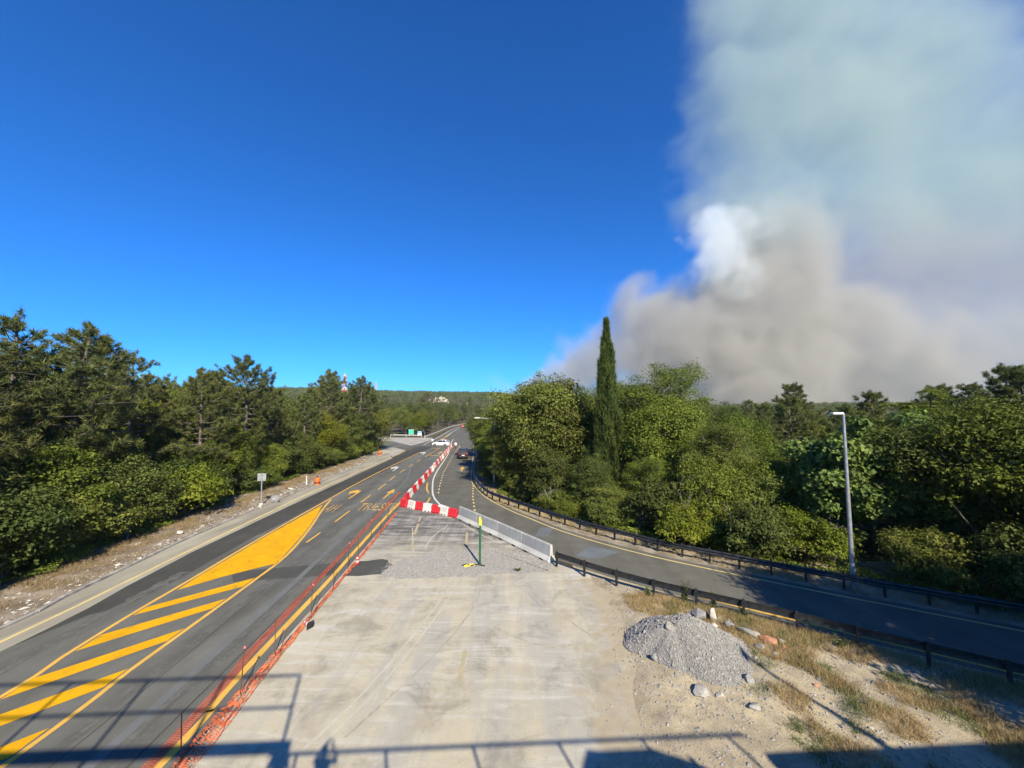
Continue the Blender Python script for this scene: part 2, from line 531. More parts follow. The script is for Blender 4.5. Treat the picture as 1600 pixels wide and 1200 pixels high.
def poly(name, pts, z, mat, parent=None):
    me = bpy.data.meshes.new(name)
    me.from_pydata([(p[0], p[1], z) for p in pts], [], [tuple(range(len(pts)))])
    me.materials.append(mat); me.update()
    bm = bmesh.new(); bm.from_mesh(me)
    for fc in bm.faces:
        if fc.normal.z < 0: fc.normal_flip()
    bm.to_mesh(me); bm.free()
    o = ob(name, me, parent)
    if parent is None: tag(o, kind="structure")
    return o


def line(name, path, w, z, mat, parent, n=None, ragged=0.0):
    n = n or max(4, int(len(path) * 6))
    P = smooth_path([(p[0], p[1], 0) for p in path], n)
    V, F = [], []
    for i, p in enumerate(P):
        d = (P[min(i + 1, n - 1)] - P[max(i - 1, 0)]).normalized()
        w0 = w / 2 * (1 + ragged * rnd.uniform(-1, 1)); w1 = w / 2 * (1 + ragged * rnd.uniform(-1, 1))
        V += [(p.x - d.y * w0, p.y + d.x * w0, z), (p.x + d.y * w1, p.y - d.x * w1, z)]
    F = [(2 * i, 2 * i + 1, 2 * i + 3, 2 * i + 2) for i in range(n - 1)]
    me = bpy.data.meshes.new(name); me.from_pydata(V, [], F); me.materials.append(mat); me.update()
    return ob(name, me, parent)


# key lines on the ground, metres (x to the right, y ahead)
L_EDGE = [(-19.3, -40), (-19.5, 0), (-19.88, 15.5), (-20.27, 20.9), (-20.7, 25.5), (-21.2, 32.5), (-21.85, 42), (-22.35, 56.5), (-22.7, 70), (-23.2, 85)]
MED_L = [(-15.2, 0), (-16.04, 12.65), (-16.4, 14.7), (-16.76, 17.4), (-17.05, 21), (-17.6, 27), (-18.35, 38), (-18.9, 47.4), (-19.25, 59.6), (-19.4, 82.8)]
MED_R = [(-12.5, 0), (-12.9, 10.9), (-13.2, 13.8), (-13.36, 16.65), (-13.62, 21.1), (-13.95, 24.4), (-15.19, 29.3), (-17.0, 35.0), (-18.15, 39.2)]
R_LINE = [(-8.5, -10), (-8.94, 10.74), (-9.05, 11.7), (-9.3, 14.6), (-9.53, 18.5), (-9.71, 21.5), (-10.07, 25.8), (-10.55, 32.3), (-10.82, 36.8), (-11.48, 50), (-12.7, 70), (-14.75, 96)]
RAMP_R = [(-20.5, 190), (-16.8, 160), (-12.5, 125), (-8.9, 90), (-6.58, 64.4), (-5.17, 49.9), (-4.14, 45.06), (-2.47, 39.6), (0.0, 34.7), (1.2, 32.9), (3.56, 29.3), (6.38, 26.2), (8.75, 24.1), (10.96, 22.5), (14.87, 19.85), (17.81, 18.05), (20.8, 16.23), (26, 13.1), (34, 8.5)]
RAMP_L = [(-23.2, 190), (-20.5, 150), (-17.6, 113.6), (-12.89, 78), (-10.75, 54.8), (-9.17, 45.0), (-7.73, 39.3), (-5.64, 34.5), (-1.5, 28.7), (2.6, 24.3), (4.56, 22.56), (6.02, 21.3), (7.93, 19.9), (11.0, 17.8), (15.0, 15.2), (20.0, 12.0), (30, 5.8)]

# left shoulder, carriageway, closed carriageway, slip road
KERB = [(-20.3, -40), (-20.5, 0), (-20.95, 16.3), (-21.45, 19), (-21.9, 22.3), (-22.7, 28), (-23.2, 36.8), (-23.7, 47.8), (-24.6, 64.4), (-25.6, 80), (-27.8, 90)]
sheet("dusty_shoulder", KERB[:-1], [(x + 1.3, y) for x, y in L_EDGE[:-1]], -0.012, MAT['shoulder'])
main_road = sheet("main_road", [(-18.6, -40), (-18.75, 0), (-19.1, 15.6), (-19.4, 20.9), (-20.3, 28), (-21.0, 42), (-21.6, 56), (-22.4, 85), (-23.3, 105), (-25.2, 135), (-27.3, 165), (-28.2, 195), (-26, 235), (-14, 300)],
                  [(x + 0.45, y) for x, y in R_LINE[:-1]] + [(-14.5, 96), (-18, 128), (-21.4, 160), (-22.6, 195), (-20, 235), (-9, 300)], 0.0, MAT['asphalt'], 90)
closed = None
slip_road = sheet("slip_road", [(x - 0.35, y - 0.25) for x, y in RAMP_L], [(x + 0.30, y + 0.40) for x, y in RAMP_R], 0.004, MAT['asphalt_ramp'], 120)


def closed_lane():
    m, nt, out = new_mat("dusty_closed_lane")
    co = n_coord(nt)
    sep = nt.nodes.new("ShaderNodeSeparateXYZ"); nt.links.new(co, sep.inputs[0])
    X, Y = sep.outputs[0], sep.outputs[1]
    along = n_noise(nt, n_coord(nt, (1.0, 0.10, 1), 0.05), 0.85, 5.0, 0.6, 0.4)
    scr1 = n_noise(nt, n_coord(nt, (0.35, 2.6, 1), 0.5), 0.8, 6.0, 0.68, 0.8)      # dragged scrapes
    scr2 = n_noise(nt, n_coord(nt, (2.4, 0.22, 1), -0.35), 0.7, 6.0, 0.68, 0.7)
    blot = n_noise(nt, co, 0.33, 5.0, 0.6, 0.8)
    fine = n_noise(nt, co, 42.0, 3.0)
    dust = (0.475, 0.425, 0.315); pale = (0.54, 0.515, 0.445); grey = (0.395, 0.375, 0.318); dark = (0.135, 0.13, 0.12)
    base = n_mix(nt, grey, dust, n_ramp(nt, along, [(0.42, 0.0), (0.56, 1.0)]))
    base = n_mix(nt, base, dust, n_ramp(nt, n_math(nt, 'ADD', n_math(nt, 'MULTIPLY', X, -0.25), n_math(nt, 'MULTIPLY', blot, 1.2)), [(0.0, 0.0), (1.0, 0.0)]))
    lefty = nt.nodes.new("ShaderNodeMapRange")
    lefty.inputs["From Min"].default_value = -4.2; lefty.inputs["From Max"].default_value = -5.6
    nt.links.new(n_math(nt, 'ADD', X, n_math(nt, 'MULTIPLY', n_math(nt, 'SUBTRACT', blot, 0.5), 4.0)), lefty.inputs["Value"])
    base = n_mix(nt, base, dust, n_math(nt, 'MULTIPLY', lefty.outputs[0], 0.75))
    base = n_mix(nt, base, pale, n_math(nt, 'MULTIPLY', n_ramp(nt, scr1, [(0.50, 0.0), (0.64, 1.0)]), 0.75))
    base = n_mix(nt, base, grey, n_math(nt, 'MULTIPLY', n_ramp(nt, scr2, [(0.50, 0.0), (0.60, 1.0)]), 0.6))
    base = n_mix(nt, base, (0.335, 0.288, 0.205), n_math(nt, 'MULTIPLY', n_ramp(nt, blot, [(0.54, 0.0), (0.70, 1.0)]), 0.6))
    # further off the old asphalt shows through the dust
    far = nt.nodes.new("ShaderNodeMapRange")
    far.inputs["From Min"].default_value = 22.6; far.inputs["From Max"].default_value = 29.0
    nt.links.new(n_math(nt, 'ADD', Y, n_math(nt, 'MULTIPLY', n_math(nt, 'SUBTRACT', blot, 0.5), 9.0)), far.inputs["Value"])
    swept = n_mix(nt, dark, (0.41, 0.39, 0.345), n_ramp(nt, n_mix(nt, scr1, scr2, 0.35), [(0.46, 0.0), (0.60, 1.0)]))
    swept = n_mix(nt, swept, dark, n_ramp(nt, n_math(nt, 'DIVIDE', Y, 60.0), [(0.52, 0.0), (0.64, 1.0)]))
    base = n_mix(nt, base, swept, far.outputs[0])
    stain = n_noise(nt, co, 0.55, 9.0, 0.74, 0.6)
    base = n_mix(nt, base, n_ramp(nt, stain, [(0.36, 0.72), (0.48, 0.98), (0.66, 1.08)]), 1.0, 'MULTIPLY')
    base = n_mix(nt, base, n_ramp(nt, fine, [(0.28, 0.74), (0.7, 1.0)]), 1.0, 'MULTIPLY')
    ea = nt.nodes.new("ShaderNodeAttribute"); ea.attribute_name = "edge"       # loose dirt washed over the right-hand edge
    wash = n_noise(nt, co, 1.3, 7.0, 0.7)
    wf = n_ramp(nt, n_math(nt, 'ADD', n_math(nt, 'MULTIPLY', ea.outputs["Fac"], 0.19), n_math(nt, 'MULTIPLY', n_math(nt, 'SUBTRACT', wash, 0.5), 1.6)), [(0.05, 1.0), (0.34, 0.0)])
    dirt_c = n_mix(nt, (0.28, 0.237, 0.165), (0.41, 0.347, 0.243), n_noise(nt, co, 3.0, 5.0))
    base = n_mix(nt, base, dirt_c, wf)
    n_bsdf(nt, out, base, 0.95, 0, 0.15, fine, 0.4, 0.015)
    left = [(x + 0.30, y) for x, y in R_LINE]
    right = [(2.6, -10), (3.3, 9), (3.75, 12.3), (4.35, 14.6), (4.7, 17.3), (4.75, 19.6), (4.0, 21.7), (2.3, 24.0), (-1.5, 28.5), (-5.6, 34.4), (-7.7, 39.3), (-9.1, 45), (-10.7, 54.8), (-12.8, 78), (-14.6, 96)]
    n, cols = 160, [0, 0.25, 0.5, 0.7, 0.8, 0.86, 0.9, 0.93, 0.955, 0.975, 0.99, 1.0]
    V, F, E = [], [], []
    for i in range(n):
        y = -10 + 106 * (i / (n - 1)) ** 1.35
        a, b = at_y(left, y), at_y(right, y)
        if y < 22: b += 0.55 * mnoise.noise(Vector((0, y * 0.9, 4))) + 0.25 * mnoise.noise(Vector((0, y * 3.1, 7)))
        for c in cols:
            x = a + (b - a) * c
            V.append((x, y, -0.004)); E.append((b - x) if y < 21.5 else 9.0)
    m_ = len(cols)
    F = [(i * m_ + k, i * m_ + k + 1, (i + 1) * m_ + k + 1, (i + 1) * m_ + k) for i in range(n - 1) for k in range(m_ - 1)]
    me = bpy.data.meshes.new("closed_carriageway"); me.from_pydata(V, [], F); me.materials.append(m)
    me.attributes.new("edge", 'FLOAT', 'POINT').data.foreach_set("value", E)
    return tag(ob("closed_carriageway", me), kind="structure")


closed = closed_lane()

# resurfaced patches and erased lines, thin sheets on the carriageways
poly("asphalt_patch", [(-19.02, 15.3), (-18.6, 17.5), (-18.1, 17.9), (-17.74, 18.4), (-17.83, 22.0), (-18.3, 28.1), (-18.25, 31), (-18.4, 37.2), (-18.55, 47), (-18.9, 60), (-19.0, 76), (-19.2, 95), (-22.6, 95), (-22.2, 76), (-21.6, 55), (-21.1, 43), (-20.6, 31.6), (-20.25, 25), (-19.68, 20.3), (-19.25, 18.1)], 0.004, MAT['asphalt_new'], main_road)
poly("asphalt_patch", [(-15.6, 22.0), (-13.7, 22.45), (-9.7, 23.4), (-9.6, 21.6), (-13.6, 20.9), (-14.6, 20.75)], 0.0045, MAT['asphalt_mid'], main_road)
poly("asphalt_patch", [(-9.35, 23.5), (-8.6, 23.55), (-7.9, 23.85), (-7.45, 23.7), (-7.3, 23.3), (-6.9, 23.0), (-7.05, 22.6), (-6.8, 22.3), (-7.2, 21.95), (-7.15, 21.7), (-7.7, 21.62), (-8.3, 21.45), (-9.2, 21.5)], 0.0, MAT['asphalt_mid'], closed)
poly("concrete_patch", [(1.62, 27.9), (2.55, 27.95), (3.25, 30.2), (2.1, 29.9)], 0.0085, MAT['asphalt_pale'], slip_road)
poly("concrete_patch", [(3.9, 24.3), (5.15, 23.8), (6.9, 24.95), (5.1, 26.0)], 0.0085, MAT['asphalt_pale'], slip_road)
poly("concrete_patch", [(-8.3, 56.5), (-7.4, 56.2), (-7.3, 58.6), (-8.2, 58.8)], 0.0085, MAT['asphalt_pale'], slip_road)
line("erased_line", [(-13.0, 44.5), (-13.6, 50), (-15.2, 58), (-17.0, 66), (-17.6, 74), (-17.5, 84)], 0.22, 0.0048, MAT['ghost'], main_road)
line("erased_line", [(-12.4, 56), (-13.4, 66), (-14.8, 76), (-15.6, 86), (-16.6, 98)], 0.22, 0.0048, MAT['ghost'], main_road)
line("erased_line", [(-10.6, 9), (-11.0, 15), (-11.4, 21), (-12.1, 29), (-13.0, 40)], 0.30, 0.0048, MAT['ghost'], main_road)
line("tar_joint", [(-9.3, 4), (-9.75, 11), (-10.2, 18), (-11.1, 30), (-12.0, 45)], 0.05, 0.0052, MAT['asphalt_new'], main_road)
line("tar_joint", [(-11.6, 9.5), (-11.9, 14), (-12.4, 20)], 0.035, 0.0052, MAT['asphalt_new'], main_road)

for path in ([(-9.9, 4), (-10.7, 15), (-11.6, 30), (-12.6, 50), (-13.9, 75)], [(-11.7, 4), (-12.3, 15), (-13.0, 27), (-13.7, 42), (-14.9, 70)],
             [(-17.0, 4), (-17.75, 15), (-18.2, 22)], [(-18.3, 4), (-18.75, 14)]):
    line("oil_track", path, 0.5, 0.0042, MAT['oil_track'], main_road, 60, 0.5)
for mt, path in (('tyre_pale', [(-5.6, 10.6), (-4.7, 13), (-3.9, 16.2), (-3.1, 20.4)]), ('tyre_pale', [(-5.25, 10.6), (-4.35, 13), (-3.55, 16.2), (-2.75, 20.4)]),
                 ('tyre_dark', [(-1.75, 21.2), (-1.6, 19.4), (-2.0, 17.2), (-3.0, 14.4), (-4.6, 11.2)]), ('tyre_dark', [(2.9, 15.6), (1.6, 15.2), (0.4, 15.7), (-0.8, 16.6)]),
                 ('tyre_dark', [(0.8, 20.6), (1.6, 18.4), (2.6, 16.8), (3.6, 15.2)]),
                 ('tyre_pale', [(-7.6, 30), (-6.8, 27), (-6.2, 24.8)]), ('tyre_pale', [(-5.0, 30.6), (-5.6, 28), (-5.7, 25.6)]), ('tyre_pale', [(-3.9, 31), (-2.4, 28.6), (-0.8, 26.6)])):
    line("tyre_track", path, 0.085, 0.0008, MAT[mt], closed, 30, 0.5)

# painted markings
ZM = 0.009
line("edge_line", L_EDGE[1:], 0.17, -0.008, MAT['yellow_pale'], main_road, 90, 0.15)
line("median_line", MED_L, 0.17, ZM, MAT['yellow_line'], main_road, 80, 0.08)
line("median_line", MED_R, 0.17, ZM, MAT['yellow_line'], main_road, 70, 0.08)
line("edge_line", R_LINE, 0.24, ZM, MAT['yellow_line'], main_road, 110, 0.08)
poly("hatch_fill", [(-17.93, 37.0), (-17.5, 28.0), (-17.25, 25.2), (-16.95, 21.5), (-16.72, 19.8), (-15.6, 21.35), (-14.3, 22.7), (-13.78, 23.15), (-14.05, 24.2), (-14.5, 26.1), (-15.29, 29.15), (-16.7, 33.6)], ZM, MAT['yellow_fill'], main_road)
for (la, lb, ra, rb) in ((17.44, 18.15, 20.2, 21.25), (14.95, 16.0, 18.05, 18.95), (12.55, 13.5, 15.6, 16.45), (10.2, 11.2, 13.1, 14.0), (7.7, 8.6, 10.6, 11.5), (5.2, 6.1, 8.1, 9.0)):
    lx0, lx1 = at_y(MED_L, la) + 0.14, at_y(MED_L, lb) + 0.14
    rx0, rx1 = at_y(MED_R, ra) - 0.14, at_y(MED_R, rb) - 0.14
    poly("hatch_stripe", [(lx0, la), (rx0, ra), (rx1, rb), (lx1, lb)], ZM, MAT['yellow_fill'], main_road)
DASH = [(-13.85, 24), (-14.0, 28), (-14.35, 33.5), (-14.85, 40), (-15.2, 46), (-15.9, 53), (-16.2, 60), (-16.5, 72), (-16.9, 90)]
for y0, y1 in ((26.7, 28.8), (31.5, 34.9), (38, 41.1), (44, 47.4), (49.6, 52.9), (55.5, 58.6), (61, 64), (67, 70)):
    line("lane_dash", [(at_y(DASH, y0), y0), (at_y(DASH, y1), y1)], 0.14, ZM, MAT['yellow_line'], main_road, 4)
line("lane_line", [(at_y(DASH, y), y) for y in (74, 82, 92)], 0.15, ZM, MAT['yellow_line'], main_road)
poly("stop_line", [(-18.9, 90.5), (-16.9, 89.6), (-16.9, 90.1), (-18.9, 91.0)], ZM, MAT['yellow_line'], main_road)
poly("stop_line", [(-16.2, 76), (-13.4, 75.2), (-13.4, 75.7), (-16.2, 76.5)], ZM, MAT['yellow_line'], main_road)
line("edge_line", [(-19.8, 96), (-21.5, 120), (-24.5, 165), (-25.4, 195), (-23.3, 235)], 0.22, ZM, MAT['white_line'], main_road, 30)
line("edge_line", [(-22.6, 99), (-24.6, 135), (-26.7, 165), (-27.6, 195), (-25.5, 235)], 0.22, ZM, MAT['white_line'], main_road, 30)
poly("hatch_fill", [(-20.6, 100), (-19.4, 98.5), (-21.6, 128), (-23.0, 150), (-22.0, 124)], ZM, MAT['yellow_line'], main_road)


def arrow(path, head, w, mat, parent, z=ZM):
    line("turn_arrow", path, w, z, mat, parent, 5)
    poly("arrow_head", head, z + 0.001, mat, parent)


arrow([(-16.55, 39.6), (-16.72, 42.6)], [(-16.62, 42.2), (-16.7, 43.3), (-17.25, 43.55), (-17.2, 44.2), (-17.85, 42.9), (-17.35, 41.5), (-17.3, 42.25)], 0.17, MAT['yellow_line'], main_road)
arrow([(-13.05, 39.6), (-13.22, 42.4)], [(-13.62, 42.3), (-12.82, 42.25), (-13.33, 44.4)], 0.17, MAT['yellow_line'], main_road)
arrow([(-17.5, 57.0), (-17.7, 60.0)], [(-17.6, 59.4), (-17.7, 61), (-18.2, 61.2), (-18.2, 62.0), (-18.8, 60.4), (-18.3, 58.8), (-18.25, 59.6)], 0.18, MAT['white_line'], main_road)
arrow([(-17.9, 77.5), (-18.1, 80.5)], [(-18.0, 80), (-18.1, 81.8), (-18.6, 82), (-18.6, 83), (-19.2, 81.2), (-18.7, 79.4), (-18.6, 80.2)], 0.2, MAT['white_line'], main_road)
arrow([(-14.8, 78), (-14.95, 81)], [(-15.35, 80.8), (-14.5, 80.8), (-15.05, 83.4)], 0.2, MAT['yellow_line'], main_road)
arrow([(-7.35, 56.6), (-7.6, 59.2)], [(-8.0, 59.1), (-7.15, 59.0), (-7.72, 61.3)], 0.2, MAT['yellow_line'], slip_road, 0.014)
ZR = 0.013
line("edge_line", RAMP_R, 0.13, ZR, MAT['yellow_pale'], slip_road, 170, 0.1)
line("edge_line", [(0.9, 25.6), (2.6, 24.3), (4.56, 22.56), (6.02, 21.3), (7.93, 19.9), (11.0, 17.8), (15.0, 15.2), (20.0, 12.0)], 0.17, ZR, MAT['yellow_line'], slip_road, 60, 0.1)
line("edge_line", [(-18.0, 118), (-15.2, 95), (-12.9, 78), (-10.75, 54.8), (-9.17, 45.0), (-7.73, 39.3), (-5.4, 34.3), (-4.2, 32.6)], 0.17, ZR, MAT['white_line'], slip_road, 80, 0.1)
line("edge_line", [(-13.2, 88), (-12.5, 91), (-13.1, 97)], 0.17, ZR, MAT['yellow_line'], slip_road, 12)
for i in range(26):                     # short dashes along the merge
    y0 = 42 + i * 1.8
    xx = at_y([(-7.6, 40), (-8.4, 45), (-9.7, 54.8), (-11.4, 74), (-12.6, 90)], y0)
    line("lane_dash", [(xx, y0), (xx - 0.10, y0 + 0.75)], 0.15, ZR, MAT['yellow_pale'], slip_road, 4)
for i in range(9):
    y0 = 34.8 + i * 1.35
    xx = at_y([(-3.2, 34), (-4.0, 40), (-4.75, 48)], y0)
    line("lane_dash", [(xx, y0), (xx - 0.08, y0 + 0.6)], 0.16, ZR, MAT['yellow_pale'], slip_road, 4)
ZC = 0.001
line("gore_line", [(-10.4, 48), (-9.6, 44), (-8.55, 41), (-8.3, 38.9), (-8.2, 36.6), (-7.9, 34.9)], 0.17, ZC, MAT['yellow_line'], closed, 30)
line("gore_line", [(-7.75, 33.2), (-7.5, 31.6)], 0.17, ZC, MAT['yellow_faint'], closed, 5)
line("gore_line", [(-7.4, 31.0), (-7.05, 28.4)], 0.2, ZC, MAT['yellow_faint'], closed, 5)
line("gore_line", [(-6.85, 27.2), (-6.45, 25.4)], 0.18, ZC, MAT['yellow_faint'], closed, 5)
line("gore_line", [(-3.3, 28.9), (-3.05, 26.2)], 0.18, ZC, MAT['yellow_faint'], closed, 6)
line("gore_line", [(-1.75, 15.0), (-1.75, 13.2)], 0.14, ZC, MAT['yellow_faint'], closed, 6)


def lettering(txt, x, y, w, h, lean, parent, mat):
    cu = bpy.data.curves.new("lettering", 'FONT'); cu.body = txt; cu.size = 1.0; cu.resolution_u = 3
    t = bpy.data.objects.new("lettering", cu); COL.objects.link(t)
    dg = bpy.context.evaluated_depsgraph_get()
    me = bpy.data.meshes.new_from_object(t.evaluated_get(dg))
    COL.objects.unlink(t); bpy.data.objects.remove(t)
    co = np.array([v.co[:] for v in me.vertices])
    mn, mx = co.min(0), co.max(0)
    for v in me.vertices:
        u = (v.co.x - mn[0]) / (mx[0] - mn[0]); s = (v.co.y - mn[1]) / (mx[1] - mn[1])
        v.co = (x + u * w + s * lean, y + s * h, ZM + 0.001)
    me.materials.clear(); me.materials.append(mat)
    return ob("lettering", me, parent)


MAT['yellow_worn'] = paint("worn_letter_paint", (0.66, 0.40, 0.10), ASPH, 0.50)
lettering("TRIESTE", -14.05, 35.0, 3.45, 2.6, -0.28, main_road, MAT['yellow_worn'])
lettering("AH", -16.85, 34.4, 1.05, 2.7, -0.25, main_road, MAT['yellow_worn'])

# kerb along the left edge: a real step, in lengths of stone
kerb_root = tag(empty("kerb"), kind="structure")
kp = smooth_path([(x - 0.05, y, 0) for x, y in KERB[1:-1]], 60)
for i in range(len(kp) - 1):
    a, b = kp[i], kp[i + 1]
    d = (b - a).normalized()
    if rnd.random() < 0.08: continue
    MB().sweep([(a + d * 0.02)[:2], (b - d * 0.02)[:2]], [(-0.09, -0.02), (-0.09, 0.085 + rnd.uniform(-0.02, 0.02)), (-0.06, 0.11), (0.08, 0.10), (0.08, -0.02)]).obj("kerb_stone", MAT['kerb'], kerb_root)

# verge between kerb and wood, side road and its pale apron
MAT['verge'] = pmat("dry_verge", (0.17, 0.13, 0.09), (0.37, 0.30, 0.225), 0.9, fine=0.45, fine_scale=22, rough=0.95, bump=0.6, detail=6.0)
sheet("verge", [(-27, -20), (-27, 10), (-28, 20), (-31, 40), (-33, 60), (-33, 78), (-31, 90)], [(x, y) for x, y in KERB[:-2]] + [(-25.6, 80), (-25.4, 88)], -0.020, MAT['verge'], 50)
poly("side_road", [(-23.2, 84), (-22.9, 100), (-24.2, 113), (-26.1, 117), (-34, 115), (-60, 108), (-90, 104), (-90, 92), (-60, 95), (-36, 100), (-29, 93)], -0.008, MAT['asphalt'])
MAT['apron'] = pmat("pale_gravel_apron", (0.30, 0.275, 0.23), (0.44, 0.41, 0.36), 0.5, fine=0.25, rough=0.95)
poly("apron", [(-25.2, 97), (-23.9, 112), (-25.2, 124), (-29.5, 124.5), (-42, 126), (-60, 124), (-48, 117), (-34, 110)], -0.004, MAT['apron'])
poly("apron", [(-22.7, 74), (-23.6, 86), (-27.5, 91.5), (-33, 96), (-33, 90), (-28.5, 84)], -0.004, MAT['apron'])


# ---------------------------------------------------------------- open dirt ground right of the closed lane
YARD_IN = [(2.6, -10), (3.3, 9), (3.75, 12.3), (4.35, 14.6), (4.7, 17.3), (4.75, 19.6), (4.0, 21.7)]
RAIL_L = [(2.62, 22.75), (3.04, 22.38), (4.17, 21.3), (5.31, 20.32), (6.75, 19.25), (8.6, 18.05), (10.6, 16.85), (11.98, 15.95), (13.24, 15.05), (14.77, 14.1), (16.15, 13.21), (18.2, 11.9), (20.2, 10.6), (22.5, 9.2)]


def yard_z(x, y):
    inner = at_y(YARD_IN, y)
    d1 = x - inner
    outer = at_y([(22.5, 9.2), (16.15, 13.21), (13.24, 15.05), (10.6, 16.85), (6.75, 19.25), (4.17, 21.3), (2.62, 22.75)][::1], y)
    d2 = (outer - x) if y > 9.2 else 6.0
    k = max(0.0, min(1.0, (d1 - 0.05) / 0.8)) * max(0.0, min(1.0, (d2 + 0.3) / 1.2))
    n = 0.10 + 0.11 * mnoise.noise(Vector((x * 0.55, y * 0.55, 0))) + 0.05 * mnoise.noise(Vector((x * 1.9, y * 1.9, 3))) + 0.02 * mnoise.noise(Vector((x * 6, y * 6, 3)))
    return -0.010 + k * max(n, -0.01)


def yard():
    m, nt, out = new_mat("dry_dirt")
    big = n_noise(nt, n_coord(nt), 0.38, 6.0, 0.6, 0.5)
    mid = n_noise(nt, n_coord(nt), 2.4, 5.0, 0.65)
    fine = n_noise(nt, n_coord(nt), 30.0, 3.0, 0.6)
    c = n_ramp(nt, big, [(0.30, (0.31, 0.26, 0.18)), (0.48, (0.44, 0.37, 0.255)), (0.62, (0.50, 0.42, 0.28)), (0.75, (0.42, 0.38, 0.30))])
    c = n_mix(nt, c, n_ramp(nt, mid, [(0.3, 0.68), (0.62, 1.0)]), 1.0, 'MULTIPLY')
    c = n_mix(nt, c, n_ramp(nt, fine, [(0.3, 0.72), (0.66, 1.04)]), 1.0, 'MULTIPLY')
    n_bsdf(nt, out, c, 0.97, 0, 0.1, fine, 0.7, 0.03)
    V, F = [], []
    nx, ny = 150, 170
    for j in range(ny):
        y = -8 + 31.5 * j / (ny - 1)
        x0 = at_y(YARD_IN, y) - 0.5
        for i in range(nx):
            x = x0 + (26 - x0) * (i / (nx - 1)) ** 1.2
            V.append((x, y, yard_z(x, y)))
    for j in range(ny - 1):
        for i in range(nx - 1):
            a = j * nx + i
            F.append((a, a + 1, a + nx + 1, a + nx))
    me = mesh_np("dirt_yard", V, F, m, True)
    return tag(ob("dirt_yard", me), kind="structure")


yard()

# ---------------------------------------------------------------- guard rails
def w_beam(zc, side=1.0):
    s = side
    return [(0.00 * s, zc - 0.155), (0.05 * s, zc - 0.12), (0.085 * s, zc - 0.08), (0.05 * s, zc - 0.03), (0.03 * s, zc), (0.05 * s, zc + 0.03),
            (0.085 * s, zc + 0.08), (0.05 * s, zc + 0.12), (0.00 * s, zc + 0.155), (-0.012 * s, zc + 0.15), (0.018 * s, zc), (-0.012 * s, zc - 0.15)]


def guard_rail(name, path, side, label, spacing, top=0.80, mat='dark_steel', post_w=0.10):
    root = empty(name, (path[0][0], path[0][1], 0))
    tag(root, label, "guard rail")
    o = Vector((path[0][0], path[0][1], 0))
    P = [(p.x - o.x, p.y - o.y) for p in smooth_path([(x, y, 0) for x, y in path], len(path) * 8)]
    mb = MB().sweep(P, [(a, z) for a, z in w_beam(top - 0.17, side)])
    mb.obj("rail", MAT[mat], root, smooth=True)
    tot = sum((Vector(b) - Vector(a)).length for a, b in zip(P, P[1:]))
    n = int(tot / spacing) + 1
    pts = resample([(x, y, 0) for x, y in P], n)
    pm = MB()
    pm.box((0, 0, top / 2 + 0.02), (0.05, post_w, top + 0.06)).box((0.0, post_w / 2, top / 2 + 0.02), (0.09, 0.012, top + 0.06)).box((0.0, -post_w / 2, top / 2 + 0.02), (0.09, 0.012, top + 0.06))
    pm.box((0.0, 0.0, top - 0.17), (0.16, 0.14, 0.20))
    me = pm.mesh("post", MAT[mat])
    for i, p in enumerate(pts):
        a, b = pts[max(i - 1, 0)], pts[min(i + 1, n - 1)]
        d = (b - a).normalized()
        nrm = Vector((-d.y, d.x, 0)) * (-0.085 * side)
        q = ob("post", me, root, (p.x + nrm.x, p.y + nrm.y, 0), math.atan2(d.y, d.x) + rnd.uniform(-0.05, 0.05))
        q.rotation_euler.x = rnd.uniform(-0.02, 0.02)
    return root


guard_rail("guard_rail", RAIL_L, 1.0, "dark steel guard rail on the near side of the slip road, from the concrete barrier", 1.75)
RAIL_R = [(-16.0, 150), (-12.2, 118), (-8.0, 88), (-6.1, 66), (-5.0, 51.2), (-3.95, 45.2), (-2.87, 41.2), (-1.88, 38.9), (-0.54, 36.9), (0.5, 35.5), (1.6, 33.95), (2.39, 32.8), (3.23, 31.6), (4.16, 30.45), (5.06, 29.35), (6.0, 28.25), (7.0, 27.2), (8.08, 26.2), (9.1, 25.2), (10.26, 24.2), (11.6, 23.25), (12.86, 22.35), (14.1, 21.5), (15.4, 20.65), (16.7, 19.8), (18.0, 18.95), (19.6, 18.05), (21, 17.25), (25, 15.0), (31, 11.5)]
guard_rail("guard_rail", RAIL_R, -1.0, "long dark steel guard rail curving along the wood side of the slip road", 1.5)
guard_rail("guard_rail", [(-40, 127.2), (-36, 126.6), (-29.2, 124.6)], -1.0, "pale guard rail across the side road below the green sign", 4.0, 0.85, 'galv_pale')
guard_rail("guard_rail", [(-27.0, 120), (-27.6, 140), (-29.0, 165), (-30.0, 195), (-27.5, 235)], -1.0, "pale guard rail running off beside the far left lane", 4.0, 0.85, 'galv_pale')


